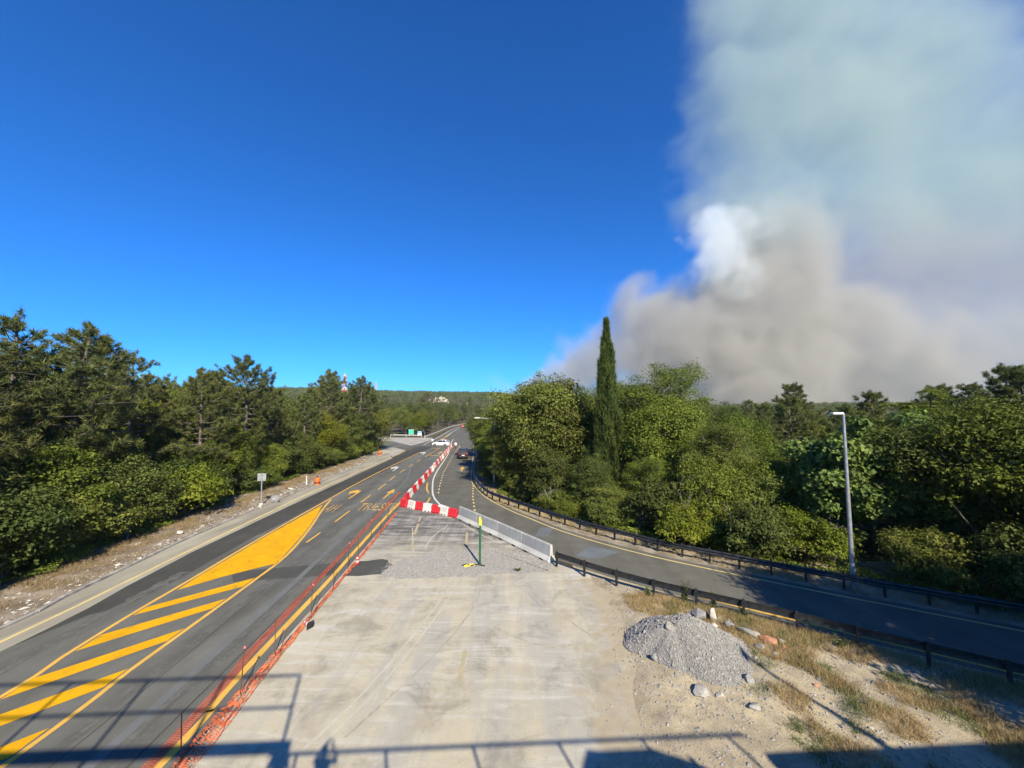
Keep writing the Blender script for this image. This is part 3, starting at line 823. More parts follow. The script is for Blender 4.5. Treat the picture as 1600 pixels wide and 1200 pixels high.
# ---------------------------------------------------------------- concrete barriers
def concrete_barrier(a, b, label):
    a, b = Vector((a[0], a[1], 0)), Vector((b[0], b[1], 0))
    L = (b - a).length - 0.03
    root = empty("concrete_barrier", ((a + b) / 2)[:], math.atan2(b.y - a.y, b.x - a.x))
    tag(root, label, "concrete barrier", "concrete barriers between the closed lane and the slip road")
    h = L / 2
    prof_top = [(-0.13, 0.33), (-0.085, 0.94), (-0.06, 1.0), (0.06, 1.0), (0.085, 0.94), (0.13, 0.33)]
    prof_foot = [(-0.29, 0.0), (-0.30, 0.10), (-0.135, 0.335), (0.135, 0.335), (0.30, 0.10), (0.29, 0.0)]
    MB().sweep([(-h + 0.02, 0), (h - 0.02, 0)], prof_top).obj("upper_wall", MAT['concrete'], root, bevel=0.012)
    ft = MB().sweep([(-h, 0), (h, 0)], prof_foot).obj("foot", MAT['concrete_foot'], root, bevel=0.012)
    for s in (-1, 1):
        for t in (-0.55, 0.55):
            MB().box((t * h, 0.305 * s, 0.05), (0.34, 0.03, 0.09)).obj("lifting_slot", MAT['black'], ft)
    return root


JB = resample([(-4.35, 32.55, 0), (-1.0, 28.1, 0), (2.36, 23.35, 0)], 5)
for i, lb in enumerate(["farthest of the four grey concrete barriers, next to the red plastic block",
                        "second concrete barrier from the plastic blocks, just left behind the green post",
                        "third concrete barrier from the plastic blocks, right of the green post",
                        "nearest concrete barrier with its end face showing, touching the guard rail"]):
    concrete_barrier(JB[i][:2], JB[i + 1][:2], lb)


# ---------------------------------------------------------------- red and white plastic barriers
def plastic_block_mesh(mat):
    """New-Jersey shaped water barrier: stepped body, two feet cut-outs, filler cap, coupling tongue."""
    w = 0.88
    prof = [(-0.20, 0.0), (-0.21, 0.14), (-0.13, 0.30), (-0.09, 0.66), (-0.075, 0.70), (0.075, 0.70), (0.09, 0.66), (0.13, 0.30), (0.21, 0.14), (0.20, 0.0)]
    low = [(o, z) for o, z in prof]
    mb = MB()
    up = [(-0.185, 0.085)] + [(o, z) for o, z in prof if z > 0.09] + [(0.185, 0.085)]
    mb.sweep([(-w / 2, 0), (w / 2, 0)], up)
    me_body = mb.mesh("body", mat, bevel=0.018)
    ft = MB()
    for t in (-0.36, 0.0, 0.36):
        ft.box((t, 0, 0.045), (0.2, 0.40, 0.10), taper=0.96)
    me_feet = ft.mesh("feet", mat, bevel=0.01)
    cp = MB().lathe([(0.055, 0.69), (0.055, 0.725), (0.045, 0.735)], n=12)
    me_cap = cp.mesh("filler_cap", mat)
    tg = MB().tube([(w / 2 - 0.02, 0, 0.12), (w / 2 - 0.02, 0, 0.60)], 0.05, 10)
    tg.box((-w / 2 - 0.002, 0, 0.36), (0.04, 0.06, 0.5))
    me_tongue = tg.mesh("coupling", mat, smooth=True)
    return [("body", me_body), ("feet", me_feet), ("filler_cap", me_cap), ("coupling", me_tongue)]


BLOCK = {'red': plastic_block_mesh(MAT['red_plastic']), 'white': plastic_block_mesh(MAT['white_plastic'])}


def plastic_block(col, loc, rz, label, group, tilt=None):
    r = empty("plastic_barrier", loc, rz)
    if tilt: r.rotation_euler = (tilt[0], tilt[1], rz)
    tag(r, label, "barrier", group)
    for n_, me in BLOCK[col]: ob(n_, me, r)
    return r


ROWF = resample([(-10.45, 36.55, 0), (-8.2, 35.2, 0), (-6.3, 33.95, 0), (-4.55, 32.7, 0)], 8)
row_lab = [('red', "red plastic barrier at the left end of the front row, by the yellow line"),
           ('white', "white plastic barrier second from the left in the front row"),
           ('red', "red plastic barrier third from the left, middle of the front row"),
           ('white', "white plastic barrier fourth from the left in the front row"),
           ('red', "red plastic barrier with a white one knocked onto its corner"),
           ('white', "white plastic barrier in the front row beside the last red block"),
           ('red', "red plastic barrier at the right end, touching the concrete barrier")]
for i, (col, lb) in enumerate(row_lab):
    a, b = ROWF[i], ROWF[i + 1]
    c = (a + b) / 2
    plastic_block(col, (c.x, c.y, 0), math.atan2(b.y - a.y, b.x - a.x) + rnd.uniform(-0.2, 0.2), lb, "plastic barriers closing the front of the lane")
plastic_block('white', (-5.85, 34.35, 0.34), -0.3, "white plastic barrier tipped over behind the front row", "plastic barriers closing the front of the lane", (1.15, 0.25))
LINE_B = [(-10.35, 37.5, 0), (-10.6, 40.5, 0), (-10.95, 45, 0), (-11.5, 53.3, 0), (-12.1, 61, 0), (-12.85, 71, 0), (-13.9, 84, 0), (-14.75, 94.5, 0)]
lp = smooth_path(LINE_B, 58)
for i in range(57):
    a, b = lp[i], lp[i + 1]
    c = (a + b) / 2
    col = 'red' if (i // 2) % 2 == 0 else 'white'
    if i in (7, 20, 33): col = 'white'
    plastic_block(col, (c.x + rnd.uniform(-0.05, 0.05), c.y, 0), math.atan2(b.y - a.y, b.x - a.x) + rnd.uniform(-0.16, 0.16),
                  f"{col} plastic barrier in the long line running up between road and slip road",
                  "plastic barriers in the long line up the road")


# ---------------------------------------------------------------- green post
gp = tag(empty("marker_post", (-1.86, 22.92, 0)), "tall dark green post with a yellow sleeve on top, standing in gravel", "post")
MB().tube([(0, 0, -0.1), (0.0, 0, 1.2), (0.01, 0, 2.62)], [0.065, 0.062, 0.06], 12).obj("pole", MAT['green_paint'], gp, smooth=True)
MB().tube([(0.01, 0, 2.27), (0.0, 0.01, 2.5), (-0.01, 0, 2.62)], [0.085, 0.095, 0.082], 12).obj("sleeve", MAT['yellow_paint'], gp, smooth=True)
MB().tube([(-0.01, 0, 2.62), (-0.02, 0, 2.76)], [0.045, 0.03], 10).obj("sleeve_tip", MAT['yellow_paint'], gp, smooth=True)
MB().lathe([(0.11, 0.0), (0.11, 0.05), (0.075, 0.07)], n=12).obj("base_flange", MAT['green_paint'], gp)
hose = tag(empty("hose", (-2.3, 22.75, 0)), "yellow hose end and dark scraps lying at the foot of the green post", "hose")
MB().tube([(-0.15 + 0.28 * math.cos(t / 9), 0.17 * math.sin(t / 7), 0.05 + 0.015 * math.sin(t)) for t in range(0, 46, 2)], 0.028, 8).obj("coil", MAT['yellow_paint'], hose, smooth=True)
MB().tube([(-0.6, 0.05, 0.04), (-0.35, 0.12, 0.07), (-0.1, 0.02, 0.05), (0.25, 0.12, 0.06), (0.75, -0.02, 0.04)], 0.03, 6).obj("dark_end", MAT['black'], hose, smooth=True)


# ---------------------------------------------------------------- orange safety fence
def safety_fence():
    base = [(-8.25, 6.0, 0), (-8.5, 10.0, 0), (-8.72, 13.0, 0), (-8.95, 16.8, 0), (-9.3, 21.5, 0), (-9.75, 27.5, 0), (-10.35, 34.2, 0)]
    root = tag(empty("safety_fence", base[0]), "collapsed orange mesh safety fence on rusty stakes along the yellow line", "fence")
    o = Vector(base[0])
    P = [p - o for p in smooth_path(base, 300)]
    rg = random.Random(3)
    V, F = [], []

    def ribbon(pts, wv):
        b = len(V)
        for p in pts: V.append(tuple(p - wv)); V.append(tuple(p + wv))
        for i in range(len(pts) - 1):
            F.append((b + 2 * i, b + 2 * i + 1, b + 2 * i + 3, b + 2 * i + 2))
    # a long strip that lies flat on the asphalt beyond the yellow line
    flat = [q - o for q in smooth_path([(-8.9, 7.0, 0), (-9.18, 10.46, 0), (-9.44, 13.2, 0), (-9.92, 17.2, 0), (-10.64, 25.25, 0), (-11.4, 33, 0), (-12.25, 42.6, 0)], 460)]
    NS = 6
    wav = [0.06 * mnoise.noise(Vector((q.y * 0.5, 3, 1))) for q in flat]
    wid = [0.30 + 0.10 * mnoise.noise(Vector((q.y * 0.45, 9, 1))) for q in flat]
    zz_ = lambda q, k: 0.02 + 0.035 * abs(mnoise.noise(Vector((q.y * 1.7, k * 0.7, 4))))
    for k in range(NS):
        ribbon([q + Vector((wav[i] + wid[i] * (k / (NS - 1) - 0.5), 0, zz_(q, k))) for i, q in enumerate(flat)], Vector((0.010, 0, 0)))
    for i in range(len(flat) - 1):
        q = flat[i]
        ribbon([q + Vector((wav[i] - wid[i] * 0.5, 0, 0.03)), q + Vector((wav[i], 0.01, 0.05)), q + Vector((wav[i] + wid[i] * 0.5, 0, 0.03))], Vector((0, 0.012, 0)))
    me = bpy.data.meshes.new("flat_netting"); me.from_pydata(V, [], F); me.materials.append(MAT['red_net'])
    ob("flat_netting", me, root)
    # the rest has slid down and lies bunched beside the line
    V, F = [], []
    ns = 11
    S = []
    for s in range(ns):
        row = []
        for i, p in enumerate(P):
            u = s / (ns - 1)
            amp = 0.13 + 0.38 * max(0.0, 1 - abs(p.y - 5.0) / 6.0)
            xo = 0.22 + (u - 0.5) * amp * 1.25 + 0.11 * mnoise.noise(Vector((p.y * 1.1, s * 0.9, 2)))
            zz = 0.03 + amp * 0.42 * abs(mnoise.noise(Vector((p.y * 0.9, s * 0.55, 8)))) * 1.4 * math.sin(math.pi * (0.12 + 0.76 * u))
            row.append(Vector((p.x + xo, p.y + 0.1 * mnoise.noise(Vector((p.y * 2, s, 1))), zz)))
        S.append(row)
        ribbon(row, Vector((0.008, 0, 0.006)))
    for i in range(0, len(P) - 1):
        for t in (0.0, 0.34, 0.67):
            for s in range(ns - 1):
                if rg.random() < 0.45: continue
                a = S[s][i].lerp(S[s][i + 1], t); b = S[s + 1][i].lerp(S[s + 1][i + 1], t)
                ribbon([a, b], Vector((0, 0.009, 0.004)))
    me = bpy.data.meshes.new("fallen_netting"); me.from_pydata(V, [], F); me.materials.append(MAT['orange_net'])
    ob("fallen_netting", me, root)
    ys = [8.2, 10.4, 12.8, 14.76, 17.66, 20.2, 22.3, 24.2, 26.8, 29.3, 31.8]
    for i, y in enumerate(ys):
        x = at_y([(p.x + o.x, p.y + o.y) for p in P], y) + 0.1
        lean = rg.uniform(-0.06, 0.06)
        h = rg.uniform(1.2, 1.45)
        st = MB().tube([(0, 0, -0.1), (lean * h, rg.uniform(-0.04, 0.04), h)], 0.016, 6).obj("stake", MAT['rust'], root, loc=(x - o.x, y - o.y, 0))
        if i % 2 == 0:
            MB().lathe([(0.018, -0.03), (0.038, 0.0), (0.038, 0.03), (0.018, 0.06)], (lean * h, 0, h), 8).obj("cap", MAT['pink'], st, smooth=True)
        if i in (2, 4, 3):
            l2 = rg.uniform(0.1, 0.22)
            MB().tube([(0.12, 0.02, -0.05), (0.12 + l2, 0.25, 0.75)], 0.014, 6).obj("stake", MAT['rust'], root, loc=(x - o.x, y - o.y, 0))
    return root


safety_fence()


# ---------------------------------------------------------------- cones, beacons, verge furniture
def cone(loc, rot, label):
    r = tag(empty("traffic_cone", loc), label, "cone")
    r.rotation_euler = rot
    MB().lathe([(0.125, 0.03), (0.085, 0.20), (0.055, 0.36), (0.03, 0.48)], n=14, ).obj("shell", MAT['red_plastic'], r, smooth=True)
    MB().lathe([(0.108, 0.12), (0.086, 0.21)], n=14).obj("band", MAT['white_plastic'], r, smooth=True)
    MB().lathe([(0.068, 0.31), (0.050, 0.39)], n=14).obj("band", MAT['white_plastic'], r, smooth=True)
    MB().box((0, 0, 0.015), (0.30, 0.30, 0.03)).obj("base", MAT['black'], r, bevel=0.006)


cone((-8.30, 16.45, 0.13), (math.radians(-84), 0, math.radians(62)), "small red and white cone lying on its side by the fallen netting")
cone((-9.05, 23.1, 0), (0, 0, 0.3), "small red and white cone standing beside the dark asphalt patch")


def beacon(loc, label):
    r = tag(empty("warning_barrel", loc, 0.0, 0.85), label, "barrel", "orange barrels on the left verge")
    MB().lathe([(0.36, 0.0), (0.37, 0.05), (0.34, 0.20), (0.30, 0.26)], n=18).obj("base", MAT['orange'], r, smooth=True)
    MB().lathe([(0.45, 0.25), (0.46, 0.29), (0.40, 0.34), (0.30, 0.36)], n=18).obj("ballast_ring", MAT['black'], r, smooth=True)
    MB().lathe([(0.30, 0.34), (0.335, 0.45), (0.33, 0.72), (0.28, 0.92), (0.16, 1.0)], n=18).obj("drum", MAT['orange'], r, smooth=True)
    MB().lathe([(0.15, 0.99), (0.13, 1.06), (0.05, 1.12)], n=14).obj("cap", MAT['black'], r, smooth=True)
    MB().box((0, 0, 1.12), (0.32, 0.05, 0.1)).obj("handle", MAT['black'], r, bevel=0.02)


beacon((-23.45, 46.9, 0), "orange barrel with black ring on the left verge, nearer of the two")
beacon((-26.3, 77.2, 0), "small orange barrel far up the left verge by the side road")

sg = tag(empty("road_sign", (-23.6, 36.8, 0)), "grey back of a small square sign on a pole, left verge", "sign")
MB().tube([(0, 0, 0.12), (-0.05, 0, 2.95)], 0.055, 10).obj("pole", MAT['galv'], sg, smooth=True)
bd = MB().box((-0.08, 0.05, 2.62), (0.76, 0.02, 0.70), 0.12).obj("board", MAT['sign_back'], sg, bevel=0.006)
MB().box((-0.08, 0.03, 2.78), (0.60, 0.03, 0.05), 0.12).obj("bracket", MAT['galv'], bd)
MB().box((-0.08, 0.03, 2.46), (0.60, 0.03, 0.05), 0.12).obj("bracket", MAT['galv'], bd)
MB().box((-0.06, 0.015, 2.62), (0.10, 0.012, 0.42), 0.12).obj("reinforcing_strip", MAT['white'], bd)
MB().lathe([(0.20, 0.0), (0.19, 0.16), (0.12, 0.22)], n=14).obj("footing", MAT['concrete_foot'], sg, smooth=True)

dl = tag(empty("delineator", (-24.75, 47.0, 0)), "slim white roadside marker post on the stony verge", "marker post")
dl.rotation_euler = (0, -0.05, 0)
MB().box((0, 0, 0.5), (0.12, 0.08, 1.0), taper=0.8).obj("post", MAT['white'], dl, bevel=0.01)
MB().box((0, -0.041, 0.80), (0.10, 0.006, 0.12)).obj("reflector", MAT['orange'], dl)


def street_lamp(loc, h, arm, heading, label, head=0.55):
    r = tag(empty("street_lamp", loc), label, "street lamp")
    MB().tube([(0, 0, -0.1), (0, 0, 1.6), (0, 0, h)], [0.115, 0.105, 0.06], 12).obj("pole", MAT['galv'], r, smooth=True)
    dx, dy = math.cos(heading), math.sin(heading)
    MB().tube([(0, 0, h - 0.06), (dx * arm, dy * arm, h + 0.04)], 0.045, 10).obj("arm", MAT['galv'], r, smooth=True)
    hd = MB().box((dx * (arm + head * 0.35), dy * (arm + head * 0.35), h + 0.06), (head, 0.26, 0.10), heading, taper=0.8).obj("lamp_head", MAT['lamp_grey'], r, bevel=0.02)
    MB().box((dx * (arm + head * 0.35), dy * (arm + head * 0.35), h + 0.0), (head * 0.8, 0.2, 0.02), heading).obj("diffuser", MAT['white_plastic'], hd)
    MB().box((0.0, -0.12, 0.9), (0.10, 0.02, 0.35)).obj("access_hatch", MAT['galv'], r)


street_lamp((17.25, 20.05, 0), 8.75, 0.10, math.radians(178), "tall street lamp in front of the broad-leaved tree on the right", 0.62)
street_lamp((-2.12, 46.5, 0), 7.95, 1.85, math.pi, "street lamp with a long arm rising from the wood beside the slip road", 0.7)


def guide_sign(loc, w, h, z, mat, label, extra=None):
    r = tag(empty("guide_sign", loc, 0.1), label, "sign")
    for s in (-1, 1):
        MB().tube([(s * w * 0.36, 0.06, 0), (s * w * 0.36, 0.06, z + h)], 0.06, 8).obj("leg", MAT['galv'], r, smooth=True)
    b = MB().box((0, 0, z + h / 2), (w, 0.05, h)).obj("board", mat, r, bevel=0.02)
    MB().box((0, -0.028, z + h - 0.03), (w, 0.01, 0.06)).box((0, -0.028, z + 0.03), (w, 0.01, 0.06)).obj("border", MAT['white'], b)
    if extra: extra(b)


guide_sign((-33.4, 128.0, 0), 1.7, 1.55, 0.85, MAT['sign_green'], "green guide sign on two legs behind the pale guard rail")
guide_sign((-30.6, 128.0, 0), 1.3, 1.5, 0.3, MAT['white'], "small white and blue sign right of the green guide sign",
           lambda b: MB().box((0, -0.034, 1.45), (1.24, 0.012, 0.55)).obj("blue_panel", MAT['sign_blue'], b))


# ---------------------------------------------------------------- power pylons on the hill
def pylon(loc, h, label, s=1.0):
    r = tag(empty("power_pylon", loc), label, "pylon")
    mats = [MAT['white'], MAT['pylon_red']]
    lv = [0, 0.16, 0.30, 0.42, 0.52, 0.61, 0.70, 0.79, 0.88, 0.96]
    half = lambda t: h * (0.085 * (1 - t) ** 1.3 + 0.022)
    mb = MB()
    for i in range(len(lv) - 1):
        a, b = lv[i], lv[i + 1]
        ha, hb = half(a), half(b); mi = i % 2
        ca = [(sx * ha, sy * ha, a * h) for sx, sy in ((-1, -1), (1, -1), (1, 1), (-1, 1))]
        cb = [(sx * hb, sy * hb, b * h) for sx, sy in ((-1, -1), (1, -1), (1, 1), (-1, 1))]
        for k in range(4):
            k2 = (k + 1) % 4
            mb.tube([ca[k], cb[k]], 0.30 * s, 4, mi=mi)
            mb.tube([ca[k], cb[k2]], 0.18 * s, 4, mi=mi); mb.tube([ca[k2], cb[k]], 0.18 * s, 4, mi=mi)
            mb.tube([cb[k], cb[k2]], 0.18 * s, 4, mi=mi)
    mb.tube([(0, 0, 0.96 * h), (0, 0, h * 1.04)], 0.2 * s, 4)
    mb.obj("tower", mats, r)
    for t, w in ((0.61, 0.16), (0.76, 0.135), (0.90, 0.11)):
        z = t * h; ww = w * h
        ar = MB()
        for sgn in (-1, 1):
            ar.tube([(0, -0.5, z), (sgn * ww, 0, z + 0.3)], 0.22 * s, 4).tube([(0, 0.5, z), (sgn * ww, 0, z + 0.3)], 0.22 * s, 4)
            ar.tube([(0, 0, z + 0.05 * h), (sgn * ww, 0, z + 0.3)], 0.2 * s, 4)
            ar.tube([(sgn * ww, 0, z + 0.3), (sgn * ww, 0, z - 2.2)], 0.16 * s, 4)
        ar.obj("crossarm", MAT['pylon_red'], r)


MAT['pylon_red'] = plain("pylon_red", (0.55, 0.07, 0.05), 0.6)
pylon((-262.0, 600.0, hill_z(-262, 600) - 0.5), 58.0 - hill_z(-262, 600) + 8, "red and white banded power pylon above the left-hand wood", 0.9)
pylon((-386.0, 1090.0, hill_z(-386, 1090) - 0.5), 34.0, "distant pale power pylon on the hill right of the banded one", 0.7)


# ---------------------------------------------------------------- rock faces on the hillside
def rock_face(loc, w, h, label, seed):
    V, F = [], []
    nx, nz = 30, 14
    for j in range(nz):
        for i in range(nx):
            u, t = i / (nx - 1), j / (nz - 1)
            x = (u - 0.5) * w
            edge = (1 - abs(2 * u - 1) ** 3)
            z = t * h * (0.55 + 0.45 * edge) * (0.8 + 0.4 * mnoise.noise(Vector((u * 5, seed, 0))))
            y = t * h * 0.55 + 2.2 * mnoise.noise(Vector((x * 0.35, z * 0.5, seed))) + 0.9 * mnoise.noise(Vector((x * 1.1, z * 1.5, seed)))
            V.append((x, y, z))
    for j in range(nz - 1):
        for i in range(nx - 1):
            a = j * nx + i; F.append((a, a + 1, a + nx + 1, a + nx))
    b0 = len(V)
    for i in range(nx):                                   # crown and back so that it is a solid outcrop
        x, y, z = V[(nz - 1) * nx + i]; V.append((x, y + h * 0.9, z * 0.9)); V.append((x, y + h * 0.9, -2))
    for i in range(nx - 1):
        t0 = (nz - 1) * nx + i
        F.append((t0, t0 + 1, b0 + 2 * (i + 1), b0 + 2 * i)); F.append((b0 + 2 * i, b0 + 2 * i + 2, b0 + 2 * i + 3, b0 + 2 * i + 1))
    me = bpy.data.meshes.new("limestone_cliff"); me.from_pydata(V, [], F); me.materials.append(MAT['cliff'])
    tag(ob("limestone_cliff", me, None, loc), label, "rock face")


rock_face((-88, 470, hill_z(-88, 470) + 1.0), 17, 8.0, "pale limestone rock face on the wooded hillside above the road", 1.0)
rock_face((-104, 474, hill_z(-104, 474) + 2.0), 4, 4, "small pale outcrop left of the larger rock face", 5.0)
rock_face((-52, 430, hill_z(-52, 430) + 0.0), 5, 6, "narrow pale outcrop right of the larger rock face", 9.0)

# ---------------------------------------------------------------- vehicles
MAT['car_white'] = pmat("white_car_paint", (0.76, 0.77, 0.78), (0.80, 0.80, 0.80), 2.0, rough=0.3, spec=0.5, coat=0.6)
MAT['car_dark'] = pmat("dark_red_car_paint", (0.020, 0.008, 0.012), (0.030, 0.012, 0.016), 2.0, rough=0.4, spec=0.3, coat=0.15)
MAT['car_red'] = pmat("red_car_paint", (0.50, 0.02, 0.02), (0.58, 0.03, 0.03), 2.0, rough=0.3, spec=0.5, coat=0.6)
MAT['glass'] = pmat("tinted_glass", (0.012, 0.016, 0.020), (0.020, 0.024, 0.028), 2.0, rough=0.15, spec=0.35)
MAT['tail_light'] = plain("tail_light_red", (0.55, 0.01, 0.02), 0.2)
MAT['head_light'] = plain("headlight_clear", (0.75, 0.76, 0.78), 0.15)
MAT['alloy'] = plain("alloy_rim", (0.50, 0.51, 0.52), 0.35, 0.7)
MAT['bumper'] = plain("dark_bumper_plastic", (0.03, 0.03, 0.032), 0.6)


def car(name, loc, rz, paint_mat, label, L=4.2, W=1.76, Hc=1.48, suv=False, cat="car", rack=False):
    """Nose towards +x. Body lofted from cross sections, glass house on top, wheels in arches."""
    r = tag(empty(name, loc, rz), label, cat)
    g = 0.22 if suv else 0.17
    belt = 0.62 * Hc
    xs = [-0.5, -0.485, -0.44, -0.30, 0.0, 0.18, 0.30, 0.42, 0.475, 0.5]
    hood = [0.50, 0.60, 0.64, 0.645, 0.64, 0.63, 0.605, 0.55, 0.47, 0.36] if not suv else [0.52, 0.63, 0.655, 0.66, 0.655, 0.65, 0.64, 0.61, 0.55, 0.40]
    wid = [0.78, 0.90, 0.97, 1.0, 1.0, 1.0, 0.99, 0.95, 0.86, 0.70]
    V, F = [], []
    n = 12
    for x, hz, w in zip(xs, hood, wid):
        top = hz * Hc; hw = W / 2 * w
        sec = [(-hw * 0.90, g), (-hw * 0.985, g + 0.14), (-hw, g + (top - g) * 0.5), (-hw * 0.985, top * 0.86), (-hw * 0.93, top * 0.975), (-hw * 0.72, top), (hw * 0.72, top), (hw * 0.93, top * 0.975), (hw * 0.985, top * 0.86), (hw, g + (top - g) * 0.5), (hw * 0.985, g + 0.14), (hw * 0.90, g)]
        for (y, z) in sec: V.append((x * L, y, z))
    for i in range(len(xs) - 1):
        for k in range(n):
            k2 = (k + 1) % n
            F.append((i * n + k, i * n + k2, (i + 1) * n + k2, (i + 1) * n + k))
    F.append(tuple(range(n))[::-1]); F.append(tuple(range((len(xs) - 1) * n, len(xs) * n)))
    MB().add(V, F).obj("body", paint_mat, r, smooth=True)
    # glass house and roof
    z0 = 0.62 * Hc
    if suv: a = (-0.485, -0.43, 0.06, 0.235)
    else: a = (-0.47, -0.33, 0.04, 0.27)
    b0, b1, t0, t1 = a[0] * L, a[3] * L, a[1] * L, a[2] * L
    wb, wt = W * 0.47, W * 0.375
    zt = Hc - 0.06
    gv = [(b0, -wb, z0), (b1, -wb, z0), (b1, wb, z0), (b0, wb, z0), (t0, -wt, zt), (t1, -wt, zt), (t1, wt, zt), (t0, wt, zt)]
    gf = [(0, 1, 5, 4), (1, 2, 6, 5), (2, 3, 7, 6), (3, 0, 4, 7), (3, 2, 1, 0)]
    gl = MB().add(gv, gf).obj("windows", MAT['glass'], r)
    rv = MB()
    rv.add([(t0 - 0.05, -wt - 0.02, zt - 0.03), (t1 + 0.04, -wt - 0.02, zt - 0.03), (t1 + 0.04, wt + 0.02, zt - 0.03), (t0 - 0.05, wt + 0.02, zt - 0.03),
            (t0 + 0.08, -wt + 0.10, Hc), (t1 - 0.14, -wt + 0.10, Hc), (t1 - 0.14, wt - 0.10, Hc), (t0 + 0.08, wt - 0.10, Hc)],
           [(0, 1, 5, 4), (1, 2, 6, 5), (2, 3, 7, 6), (3, 0, 4, 7), (4, 5, 6, 7), (3, 2, 1, 0)])
    rv.obj("roof", paint_mat, r, bevel=0.045)
    pl = MB()
    for s in (-1, 1):
        for (xb, xt, w_) in ((b0, t0, 0.10), (b1, t1, 0.07), (b0 + (b1 - b0) * 0.44, t0 + (t1 - t0) * 0.50, 0.06), (b0 + (b1 - b0) * 0.17, t0 + (t1 - t0) * 0.06, 0.09)):
            pl.tube([(xb, s * (wb + 0.004), z0 - 0.02), (xt, s * (wt + 0.006), zt)], w_ / 2, 4)
    pl.obj("pillars", paint_mat, r)
    for fx in (-0.305, 0.305):
        for s in (-1, 1):
            rw = 0.34 if suv else 0.31
            wh = empty("wheel", (fx * L, s * (W / 2 - 0.10), rw)); wh.parent = r
            t = MB(); t.tube([(0, -0.11, 0), (0, -0.09, 0), (0, 0.09, 0), (0, 0.11, 0)], [rw - 0.03, rw, rw, rw - 0.03], 20)
            t.obj("tyre", MAT['black'], wh, smooth=True)
            MB().tube([(0, s * 0.08, 0), (0, s * 0.118, 0)], [rw * 0.66, rw * 0.60], 14).obj("rim", MAT['alloy'], wh)
            MB().tube([(fx * L, s * (W / 2 - 0.02), rw), (fx * L, s * (W / 2 + 0.004), rw)], [rw + 0.055, rw + 0.05], 18).obj("wheel_arch", MAT['bumper'], r)
    for s in (-1, 1):
        MB().box((-L * 0.487, s * W * 0.40, 0.53 * Hc), (0.08, 0.17, 0.34 if suv else 0.20)).obj("tail_light", MAT['tail_light'], r, bevel=0.02)
        MB().box((L * 0.468, s * W * 0.36, 0.445 * Hc), (0.16, 0.30, 0.13)).obj("headlight", MAT['head_light'], r, bevel=0.03)
        MB().box((L * 0.20, s * (W / 2 + 0.07), 0.655 * Hc), (0.12, 0.20, 0.13)).obj("mirror", paint_mat, r, bevel=0.03)
        for dx in (0.03, -0.17):
            MB().box((dx * L, s * (W / 2 - 0.005), 0.53 * Hc), (0.16, 0.03, 0.03)).obj("door_handle", MAT['bumper'], r)
    MB().box((-L * 0.497, 0, 0.27 * Hc), (0.10, W * 0.80, 0.22)).obj("rear_bumper", MAT['bumper'] if suv else paint_mat, r, bevel=0.03)
    MB().box((L * 0.487, 0, 0.25 * Hc), (0.12, W * 0.72, 0.18)).obj("front_bumper", paint_mat, r, bevel=0.03)
    MB().box((-L * 0.5 - 0.022, 0, 0.40 * Hc), (0.02, 0.52, 0.13)).obj("number_plate", MAT['white'], r)
    MB().box((L * 0.502, 0, 0.35 * Hc), (0.03, W * 0.5, 0.12)).obj("grille", MAT['bumper'], r)
    if suv:
        for s in (-1, 1):
            MB().tube([(t0 + 0.1, s * (wt - 0.08), Hc + 0.05), (t1 - 0.2, s * (wt - 0.08), Hc + 0.05)], 0.025, 8).obj("roof_rail", MAT['bumper'], r)
    return r


car("parked_car", (-17.75, 96.6, 0), math.radians(180 - 6), MAT['car_white'], "white hatchback standing across the road beside a person in white", 4.25, 1.78, 1.48)
car("off_road_car", (-9.1, 72.6, 0), math.radians(96), MAT['car_dark'], "dark off-road car driving away up the slip road", 4.3, 1.84, 1.78, True)
car("parked_car", (-24.6, 192, 0), math.radians(98), MAT['car_red'], "tiny red car at the far end of the road", 4.3, 1.85, 1.75, True)


# ---------------------------------------------------------------- people
MAT['skin'] = plain("skin", (0.45, 0.27, 0.19), 0.6)
MAT['shirt_white'] = plain("white_shirt", (0.76, 0.76, 0.74), 0.85)
MAT['trousers_dark'] = plain("dark_trousers", (0.03, 0.032, 0.04), 0.85)
MAT['hair_dark'] = plain("dark_hair", (0.025, 0.018, 0.014), 0.7)
MAT['shirt_blue'] = plain("blue_shirt", (0.10, 0.14, 0.22), 0.85)


